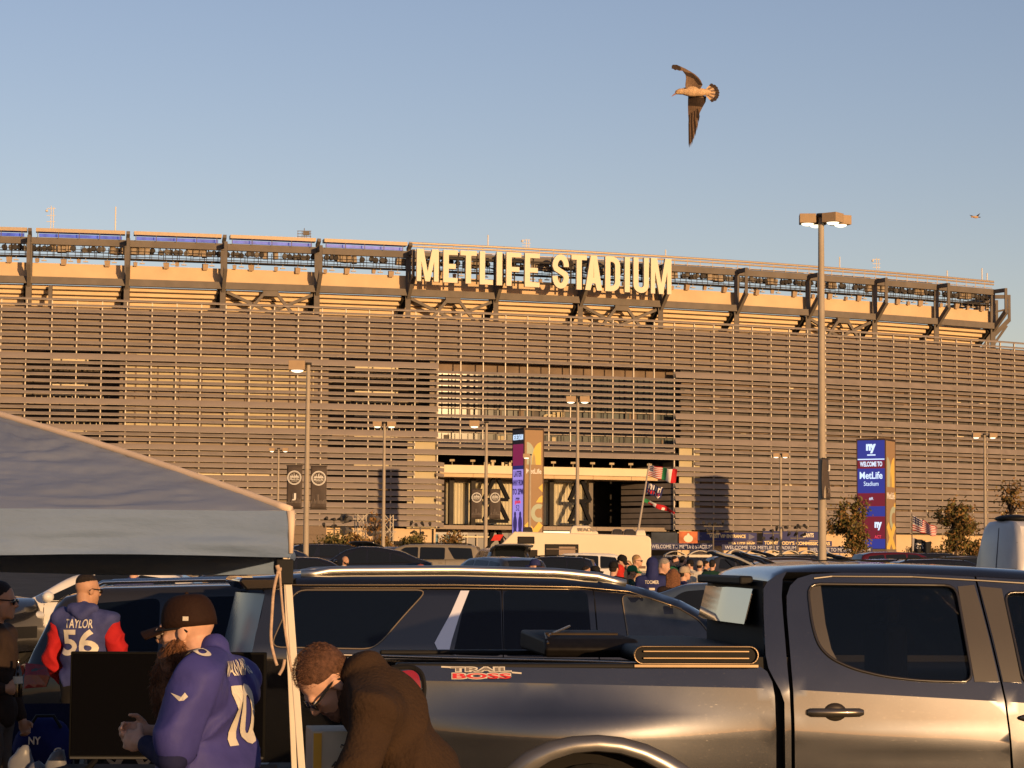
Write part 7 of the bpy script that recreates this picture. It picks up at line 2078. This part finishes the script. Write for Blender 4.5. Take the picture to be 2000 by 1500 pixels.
def crowd():
    G = 'people gathered behind the parked cars'
    grn = cloth('green', (.03, .16, .07)); dgreen = cloth('dark_green', (.015, .05, .035)); beige = cloth('beige', (.42, .33, .24)); grey = cloth('charcoal', (.06, .058, .055)); red = cloth('red', (.5, .03, .02)); wht = cloth('white', (.68, .62, .52)); blk = blackc; nvy = cloth('navy2', (.025, .032, .12)); brn2 = cloth('dark_brown', (.03, .02, .017))
    def p(px, ytop, Y, rz, label, capped=False, zoff=0, **kw):
        g0 = gz(Y); H = min(1.92, P(px, ytop, Y).z - g0 - (.03 if kw.get('cap') or kw.get('hood') else 0)) * 1.0
        return person(label, (P(px, 1095, Y).x, Y, g0), rz, max(1.45, H), .026, group=G, **kw)
    r = R
    p(1143, 1106, 47, r(-10), 'man with short dark hair at the left end of the crowd', shirt=blk, skin=skin_b)
    p(1161, 1104, 46, r(0), 'bearded man in black cap and sunglasses looking right', shirt=blk, cap=blk, glasses=lens_d, beard=(.0, hair_d), skin=skin_b)
    t, so, J, (fw, lat, sp), _ = p(1198, 1095, 42, r(72), 'man in black name jersey and black cap seen from behind', shirt=blk, cap=blk, hair=('short', hair_d), bulk=1.12)
    jersey_text(t, so, 'RUNYAN', J['nck'] - sp * .09, .30, .075, M('jersey_grey', (.3, .28, .26), rough=.7), fw, sp, lift=.01)
    p(1212, 1083, 50, r(-25), 'tall man in charcoal shirt and black cap looking down', shirt=grey, cap=blk, head=(0, r(22), 0))
    p(1210, 1103, 45, r(60), 'person in bright red top between the caps', shirt=red, hood=red, hair=None)
    p(1233, 1103, 43, r(-12), 'person in green cap and dark green jacket looking right', shirt=dgreen, cap=grn, skin=skin_b)
    p(1242, 1085, 51, r(-15), 'fair haired person in beige jacket with sunglasses', shirt=beige, hair=('short', hair_b), glasses=lens_d)
    p(1227, 1096, 56, r(-100), 'blond person half hidden behind the green cap', shirt=brn2, hair=('long', hair_b))
    t, so, J, (fw, lat, sp), _ = p(1274, 1089, 40, r(84), 'person with raised blue hood and number 5 on the back', shirt=nvy, hood=nvy, hair=None, bulk=1.14)
    jersey_text(t, so, '5', J['pel'] + (J['nck'] - J['pel']) * .5, .12, .20, jersw, fw, sp, lift=.012, bold=.03); jersey_text(t, so, 'TOOMER', J['nck'] - sp * .10, .24, .06, jersw, fw, sp, lift=.012)
    p(1294, 1092, 42, r(-20), 'grey haired man in black jacket looking down', shirt=blk, hair=('short', hair_g), head=(0, r(20), 0))
    p(1315, 1112, 37, r(80), 'woman with long auburn hair seen from behind', shirt=brn2, hair=('long', hair_r))
    p(1335, 1105, 41, r(20), 'person in beige cap and navy top beside the long hair', shirt=nvy, cap=beige)
    p(1305, 1090, 66, r(10), 'distant person in grey top left of the green jersey', shirt=grey)
    p(1317, 1087, 62, r(-30), 'distant person in bright green jersey', shirt=grn)
    p(1333, 1087, 62, r(40), 'distant dark haired man in brown jacket right of the green jersey', shirt=brn2)
    p(1349, 1092, 60, r(150), 'distant person in black and white top facing left', shirt=wht, cap=blk)
    p(1366, 1094, 56, r(80), 'person in white jersey under a pale wide hat', shirt=wht, cap=beige)
    t, so, J, (fw, lat, sp), _ = p(1391, 1094, 55, r(70), 'person in dark green jersey with white bars on the back', shirt=dgreen)
    jersey_text(t, so, '27', J['pel'] + (J['nck'] - J['pel']) * .5, .26, .20, jersw, fw, sp, lift=.012, bold=.02)
    p(1378, 1096, 64, r(0), 'distant dark haired person next to the white bars jersey', shirt=blk)
    p(673, 1087, 62, r(-30), 'bald bearded man in white top beside the black coupe roofed car', shirt=wht, hair=None, beard=(.0, hair_d), skin=skin_b)
    p(820, 1101, 48, r(30), 'person in a faded red cap just above the off-roader roof', shirt=grey, cap=cloth('cap_red', (.3, .08, .06)))
    p(1047, 1091, 44, r(170), 'person in navy cap above the off-roader roof', shirt=nvy, cap=nvy, skin=skin_a)
    p(1058, 1108, 40, r(100), 'brown haired head just above the off-roader roof', shirt=brn2, hair=('short', hair_f))
    t, so, J, (fw, lat, sp), _ = p(262, 1092, 33, r(92), 'person in navy number 26 jersey glimpsed under the canopy', shirt=navyc)
    jersey_text(t, so, '26', J['pel'] + (J['nck'] - J['pel']) * .52, .28, .24, jersw, fw, sp, lift=.012, bold=.02)
crowd()
# ------------------------------------------------------------------ canopy tent
def build_tent():
    Yn = 9.9
    c = P(566, 1095, Yn)                       # near right corner
    W = 3.05; zv = 1.955; zc = P(566, 998, Yn).z; zp = P(-30, 806, Yn + W / 2).z
    t = thing('canopy_tent', 'grey blue pop-up canopy sheltering the tailgaters at the left', 'canopy', (c.x, Yn, 0), R(5.6))
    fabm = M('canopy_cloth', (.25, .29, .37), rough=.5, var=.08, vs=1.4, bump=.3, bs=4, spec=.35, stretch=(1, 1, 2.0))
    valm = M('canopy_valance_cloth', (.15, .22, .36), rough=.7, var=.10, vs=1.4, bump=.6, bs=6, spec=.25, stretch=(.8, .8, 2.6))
    cx, cy = -W / 2, W / 2
    corners = [(0, 0), (0, W), (-W, W), (-W, 0)]
    rnd = random.Random(2)
    def hgt(f):                                   # convex slope from eave (0) to peak (1)
        return zc + (zp - zc) * f + .015 * math.sin(math.pi * f)
    names = ['roof_panel'] * 4
    for i in range(4):
        a = Vector((*corners[i], 0)); b = Vector((*corners[(i + 1) % 4], 0)); m = Vector((cx, cy, 0))
        def fn(u, v):
            p = a.lerp(b, u).lerp(m, v); n = noise.noise(Vector((u * 6, v * 9, i * 3.1))) * .012 * (1 - v)
            wr = (.006 * abs(noise.noise(Vector((u * 14, v * 26, i + 2)))) + .005 * noise.noise(Vector((u * 30, v * 40, i)))) + .007 * math.sin(v * 46 + 12 * noise.noise(Vector((u * 3, v * 3, i)))) * (4 * u * (1 - u)) ** .5 * math.exp(-((min(u, 1 - u) - .18) / .16) ** 2)
            sag = -.035 * math.sin(math.pi * v) * (4 * u * (1 - u))
            return (p.x, p.y, hgt(v) + n + wr + sag)
        mb = MB(); mb.grid(fn, 90, 70); o = mb.build('roof_panel', fabm, t, smooth=True, fix=False); solid(o, .004)
        # valance
        d = (b - a).normalized(); nn = Vector((d.y, -d.x, 0))
        zlow = zv if i != 1 else zv - .09
        def fv(u, v):
            p = a.lerp(b, u); bow = .010 * math.sin(v * 9 + 4 * noise.noise(Vector((u * 5, v, i)))) * v + .012 * math.sin(u * 19 + v * 4) * v + .014 * noise.noise(Vector((u * 9, v * 5, i + 7))) * v
            return (p.x + nn.x * bow, p.y + nn.y * bow, zc + (zlow - zc) * v - .012 * math.sin(u * math.pi) * (1 - v) * 0 - .01 * math.sin(u * 6) * v)
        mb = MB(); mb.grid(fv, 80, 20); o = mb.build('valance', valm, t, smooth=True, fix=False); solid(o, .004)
        # corner piping over the hip seam
        mb = MB(); pts = []
        for k in range(31):
            f = k / 30; p = a.lerp(m, f); pts.append((p.x, p.y, hgt(f) + .006))
        mb.tube(pts, .017, 8); mb.build('hip_seam', M('piping_white', (.78, .62, .47), rough=.6, var=.05), t, smooth=True)
    # corner cap piping down the near right corner
    mb = MB(); mb.tube([(0, 0, zc), (.004, -.004, zc - .05), (.004, -.004, zv + .02)], [.02, .016, .01], 8); mb.build('corner_seam', M('piping_white'), t, smooth=True)
    # frame: legs, scissor trusses, corner brackets
    leg_m = M('leg_white', (.74, .66, .55), rough=.35, var=.06, vs=4)
    foot = P(596, 1500, Yn); dxl = (foot.x - c.x)
    for i, (x, y) in enumerate(corners):
        sx = 1 if x == 0 else -1; lean = dxl * 2.35 if i == 0 else (dxl * 1.5 if i == 1 else 0)
        ix = -.03 * sx; iy = .03 if y == 0 else -.03
        mb = MB(); mb.beam((x + ix, y + iy, zc - .03), (x + ix + lean, y + iy, .0), .031, .031, up=(0, 1, 0)); bevel(mb.build('leg', leg_m, t), .004)
        mb = MB(); mb.box((x + ix * .9 + lean * .03, y + iy, zv - .06), (.075, .06, .11)); bevel(mb.build('corner_bracket', trim_b, t), .006)
        mb = MB(); mb.box((x + ix + lean, y + iy, .01), (.11, .11, .02)); mb.build('foot', steel, t)
    for i in range(4):
        a = Vector((*corners[i], 0)); b = Vector((*corners[(i + 1) % 4], 0)); ins = (Vector((cx, cy, 0)) - (a + b) / 2).normalized() * .05
        z0, z1 = zv + .035, zv + .15
        n = 4
        for k in range(n):
            p, q = a.lerp(b, k / n) + ins, a.lerp(b, (k + 1) / n) + ins
            for s_ in (0, 1):
                mb = MB(); mb.beam(p + Vector((0, 0, z0 if s_ else z1)), q + Vector((0, 0, z1 if s_ else z0)), .014, .028); mb.build('truss_bar', leg_m, t)
    m = Vector((cx, cy, 0))
    for i in range(4):
        a = Vector((*corners[i], 0)); mb = MB(); mb.beam(a.lerp(m, .06) + Vector((0, 0, zc - .06)), m + Vector((0, 0, zp - .12)), .018, .03); mb.build('rafter', leg_m, t)
    # cords hanging at the near leg
    cord = M('cord_tan', (.50, .36, .26), rough=.8, var=.2, vs=60)
    def cordp(pts, r_, nm='cord'):
        mb = MB(); pp = [Matrix.Rotation(-t.rotation_euler.z, 3, 'Z') @ (P(x, y, Yn - .06) - Vector(t.location)) for x, y in pts]; mb.tube(smooth_line(pp), r_, 8); mb.build(nm, cord, t, smooth=True)
    def smooth_line(pp):
        for _ in range(2):
            out = [pp[0]]
            for a, b in zip(pp, pp[1:]): out += [a.lerp(b, .25), a.lerp(b, .75)]
            pp = out + [pp[-1]]
        return pp
    cordp([(545, 1110), (534, 1150), (531, 1200), (528, 1250), (536, 1285), (541, 1300)], .007)
    cordp([(546, 1110), (549, 1160), (556, 1230), (566, 1290), (570, 1312)], .0055)
    cordp([(556, 1288), (553, 1305), (545, 1318)], .007); cordp([(541, 1104), (545, 1116), (547, 1108), (543, 1120)], .010)
build_tent()

# ------------------------------------------------------------------ television, chair and clutter under the canopy
def build_tv():
    Y = 13.4; a, b = P(140, 1272, Y), P(520, 1274, Y); zt = a.z; zb = P(140, 1482, Y).z; w = b.x - a.x; h = zt - zb
    t = thing('television', 'large black television standing under the canopy', 'television', (a.x + w / 2, Y, 0), R(3))
    mb = MB(); mb.box((0, .02, zb + h / 2), (w, .05, h)); bevel(mb.build('casing', M('tv_black', (.006, .006, .006), rough=.8, var=0, spec=.08), t), .006)
    mb = MB(); mb.box((0, -.008, zb + h / 2 + .006), (w - .03, .012, h - .035)); mb.build('screen', M('tv_screen', (.003, .003, .004), rough=.06, var=0, spec=.16), t)
    mb = MB(); mb.box((0, -.014, zb + .01), (w - .02, .01, .012)); mb.build('bottom_trim', M('tv_trim', (.10, .10, .10), rough=.3, metal=.6, var=0), t)
    for s_ in (-1, 1):
        mb = MB(); mb.beam((s_ * w * .36, 0, zb), (s_ * w * .36 + s_ * .05, -.12, zb - .06), .02); mb.beam((s_ * w * .36, 0, zb), (s_ * w * .36 + s_ * .05, .14, zb - .06), .02); mb.build('stand_foot', trim_b, t)
    mb = MB(); mb.box((0, .1, zb - .085), (w + .1, .55, .05)); tb = thing('trestle_table', 'dark trestle table carrying the television', 'table', (a.x + w / 2, Y, 0), R(3))
    mb.build('table_top', M('table_black', (.015, .015, .016), rough=.85, spec=.08), tb)
    for sx in (-1, 1):
        for sy in (-.12, .32):
            mb = MB(); mb.tube([(sx * w * .46, sy, zb - .1), (sx * w * .48, sy, 0)], .014, 8); mb.build('leg', steel, tb)
build_tv()

def build_chair():
    Y = 15.4; c = P(85, 1095, Y)
    t = thing('camp_chair', 'folding camp chair with dark blue seat beside the jersey man', 'chair', (c.x, Y, 0), R(20))
    fr = M('chair_frame', (.10, .11, .13), rough=.35, metal=.6, var=0); fb = cloth('chair_blue', (.008, .011, .035), rough=.8)
    for (p, q) in (((-.27, -.25, 0), (.27, .25, .46)), ((.27, -.25, 0), (-.27, .25, .46)), ((-.27, .25, 0), (-.27, -.25, .46)), ((.27, .25, 0), (.27, -.25, .46)), ((-.27, .25, 0), (-.27, .30, .95)), ((.27, .25, 0), (.27, .30, .95)), ((-.27, -.25, .4), (-.27, -.25, .66)), ((.27, -.25, .4), (.27, -.25, .66))):
        mb = MB(); mb.tube([p, q], .011, 8); mb.build('frame_tube', fr, t)
    mb = MB(); mb.grid(lambda u, v: (-.27 + .54 * u, -.25 + .5 * v, .45 - .05 * math.sin(math.pi * u) * math.sin(math.pi * v)), 10, 10); solid(mb.build('seat', fb, t, smooth=True), .008)
    mb = MB(); mb.grid(lambda u, v: (-.27 + .54 * u, .27 + .03 * v + .06 * math.sin(math.pi * u), .50 + .45 * v), 10, 8); solid(mb.build('backrest', fb, t, smooth=True), .008)
    for s_ in (-1, 1):
        mb = MB(); mb.box((s_ * .27, 0, .66), (.07, .52, .02)); bevel(mb.build('armrest', fr, t), .008)
    c2 = P(85, 1340, Y)
    # team bag on the chair
    b = thing('sports_bag', 'royal blue sports bag with white marks on the camp chair', 'bag', (c2.x + .02, Y - .03, .48), R(10))
    mb = MB(); mb.ball((0, 0, .20), (.20, .15, .20), 16, 12); blob(mb, 'bag_body', cloth('bag_blue', (.008, .013, .09), rough=.8), b, .02, 3, .03, .12)
    mb = MB(); mb.tube([(-.1, -.1, .34), (-.05, -.12, .42), (.06, -.12, .42), (.11, -.1, .34)], .012, 6); mb.build('handle', trim_b, b)
    put_text(b, 'NY', (-.06, -.15, .26), .08, .05, jersw, bold=.02); put_text(b, 'G', (.09, -.145, .19), .05, .045, jersw, bold=.02)
    # white bags on the ground
    for i, (px, py, Yb, s_, lab) in enumerate(((40, 1492, 14.0, .085, 'crumpled white bag beside the left man\'s leg'), (108, 1496, 13.7, .075, 'white bag lying before the television table'), (70, 1502, 13.9, .06, 'small pale bag between the two larger ones'))):
        q = P(px, py, Yb); q.z = max(.08, q.z)
        stt = thing('plastic_bag', lab, 'bag', (q.x, Yb, 0)); mb = MB(); mb.ball((0, 0, q.z), (s_, s_ * .7, s_ * 1.0), 12, 9); mb.ball((s_ * .3, 0, q.z + s_ * .7), (s_ * .4, s_ * .3, s_ * .5), 10, 8)
        zt_ = .62
        blob(mb, 'bag_body', M('plastic_white_shaded', (.16, .17, .20), rough=.35, var=.1), stt, .018, 2, .05, .07)  # white plastic with its shadow put into the dark base colour
    q = P(70, 1095, 13.9); lt = thing('low_table', 'low dark table with white bags beside the left man', 'table', (q.x, 13.9, 0))
    mb = MB(); mb.box((0, 0, .60), (.75, .5, .03)); mb.build('table_top', trim_b, lt)
    for sx in (-1, 1):
        for sy in (-1, 1):
            mb = MB(); mb.tube([(sx * .33, sy * .2, 0), (sx * .33, sy * .2, .59)], .014, 6); mb.build('leg', steel, lt)
build_chair()

# ------------------------------------------------------------------ gulls
def gull(label, px, py, Y, s, detail=True):
    """flat-traced wings bent in depth round a solid body; local x = right, z = up, y = away"""
    c = P(px, py, Y); t = thing('gull', label, 'bird', c.to_tuple(), 0, 'gulls in the sky')
    k = s / 7.5 / FPX * Y
    L = lambda x, y: ((x - 790) * k, -(y - 600) * k)
    bm_ = M('gull_breast', (.62, .42, .24), rough=.8, var=.45, vs=30 / max(.2, k * 1000) * 3, bump=.2); dk = M('gull_dark', (.05, .033, .025), rough=.8, var=.3, vs=40); md = M('gull_mid', (.20, .13, .085), rough=.8, var=.4, vs=50, stretch=(3, 1, .6))
    mb = MB()
    def e(x, y, rx, ry, rz_): q = L(x, y); mb.ball((q[0], 0, q[1]), (rx * k, ry * k, rz_ * k), 14, 10)
    e(760, 590, 150, 70, 80); e(860, 600, 130, 62, 66); e(680, 590, 90, 58, 62); e(600, 592, 70, 46, 48); e(550, 602, 42, 36, 36); e(960, 600, 90, 40, 52)
    blob(mb, 'body', bm_, t, max(.004, 12 * k), 3)
    mb = MB(); a, b = L(525, 622), L(462, 668); mb.tube([(a[0], 0, a[1]), ((a[0] + b[0]) / 2, 0, (a[1] + b[1]) / 2 + 3 * k), (b[0], 0, b[1])], [14 * k, 10 * k, 3 * k], 8); mb.build('beak', M('beak_pink', (.45, .25, .2), rough=.5), t)
    mb = MB(); q = L(540, 592); mb.ball((q[0], -30 * k, q[1]), (7 * k,) * 3, 8, 6); mb.build('eye', trim_b, t)
    def wing(pts, mat, nm, bend, root, th=5, lift=0):
        poly = [L(*p) for p in pts]; r0 = L(*root)
        mb = panel_mb(poly, [], 22 * k, lambda u, v: (u, bend * math.hypot(u - r0[0], v - r0[1]) + lift * k, v)); solid(mb.build(nm, mat, t, smooth=True), th * k, 0)
    up = [(662, 560), (660, 500), (668, 420), (660, 370), (610, 315), (560, 318), (520, 308), (470, 300), (447, 300), (446, 262), (462, 244), (520, 240), (580, 258), (650, 282), (730, 318), (800, 356), (850, 398), (885, 440), (915, 505), (880, 560)]
    wing(up, md, 'upper_wing', -.55, (780, 560))
    wing([(447, 300), (446, 262), (462, 244), (520, 240), (572, 256), (592, 300), (560, 316), (520, 308), (500, 318), (470, 302)], dk, 'wing_tip', -.55, (780, 560), 7, -3)
    wing([(665, 372), (612, 312), (660, 330), (760, 345), (850, 420), (912, 505), (860, 500), (780, 410), (700, 385)], dk, 'wing_trailing', -.55, (780, 560), 7, -3)
    lo = [(715, 640), (714, 700), (716, 780), (724, 880), (736, 980), (748, 1080), (800, 1080), (850, 1060), (872, 980), (895, 870), (930, 800), (975, 720), (985, 640)]
    wing(lo, md, 'lower_wing', .75, (850, 620)); wing([(716, 690), (740, 668), (960, 668), (976, 720), (930, 792), (720, 770)], dk, 'wing_dark_band', .75, (850, 620), 7, -3)  # darker brown band across the wing near its root
    for i, (x0, x1, y1) in enumerate(((742, 766, 1340), (758, 788, 1325), (776, 806, 1290), (796, 826, 1240), (816, 846, 1185), (836, 866, 1110), (852, 884, 1010))):
        wing([(x0 - 8, 900 - i * 12), (x0 + 14, 890 - i * 12), (x1 + 12, y1 - 90), (x1, y1), (x1 - 14, y1 - 60), (x0 - 8, 1020 - i * 14)], dk if i % 2 == 0 else md, 'flight_feather', .75, (850, 620), 4, -4 - 2 * i)
    for i in range(9):
        a0 = R(52 - i * 12.5); r1 = 240 if i not in (0, 8) else 225
        ca, sa = math.cos(a0), math.sin(a0); w0 = .11
        pts = [(925, 600), (925 + r1 * math.cos(a0 + w0), 610 - r1 * math.sin(a0 + w0) * .75), (925 + r1 * 1.03 * ca, 610 - r1 * 1.03 * sa * .75), (925 + r1 * math.cos(a0 - w0), 610 - r1 * math.sin(a0 - w0) * .75)]
        wing(pts, md if i % 2 else bm_, 'tail_feather', .05 * (i % 2), (925, 600), 4, i * 1.5)
        tip = [(925 + r1 * .78 * math.cos(a0 + w0), 610 - r1 * .78 * math.sin(a0 + w0) * .75), (925 + r1 * math.cos(a0 + w0), 610 - r1 * math.sin(a0 + w0) * .75), (925 + r1 * 1.04 * ca, 610 - r1 * 1.04 * sa * .75), (925 + r1 * math.cos(a0 - w0), 610 - r1 * math.sin(a0 - w0) * .75), (925 + r1 * .78 * math.cos(a0 - w0), 610 - r1 * .78 * math.sin(a0 - w0) * .75)]
        wing(tip, dk, 'tail_tip', .05 * (i % 2), (925, 600), 6, i * 1.5 - 3)
gull('large brown gull with spread wings high above the sign', 1355, 180, 30, 1.0)
def far_gull():
    c = P(1905, 424, 140); t = thing('gull', 'tiny distant gull right of the tallest lamp post', 'bird', c.to_tuple(), 0, 'gulls in the sky')
    k = 140 / FPX; dk = M('gull_dark'); 
    mb = MB(); mb.ball((0, 0, 0), (6.5 * k, 2.2 * k, 2.4 * k), 10, 8, Matrix.Rotation(R(4), 3, 'Y')); mb.ball((-7 * k, 0, .4 * k), (2 * k, 1.6 * k, 1.6 * k), 8, 6); mb.build('body', M('gull_breast'), t, smooth=True)
    for pts in ([(-2, 0), (-6, 3.2), (-12, 4.2), (-7, 1.2), (2, -.3)], [(-1, .4), (5, 5), (10, 8), (7, 3.6), (5, .2)]):
        mb = MB(); mb.prism([(x * k, z * k) for x, z in pts], 'y', -.3 * k, .3 * k); mb.build('wing', dk, t)
    mb = MB(); mb.prism([(5 * k, .6 * k), (10 * k, .6 * k), (10 * k, -.9 * k), (5 * k, -.7 * k)], 'y', -.8 * k, .8 * k); mb.build('tail', dk, t)
far_gull()
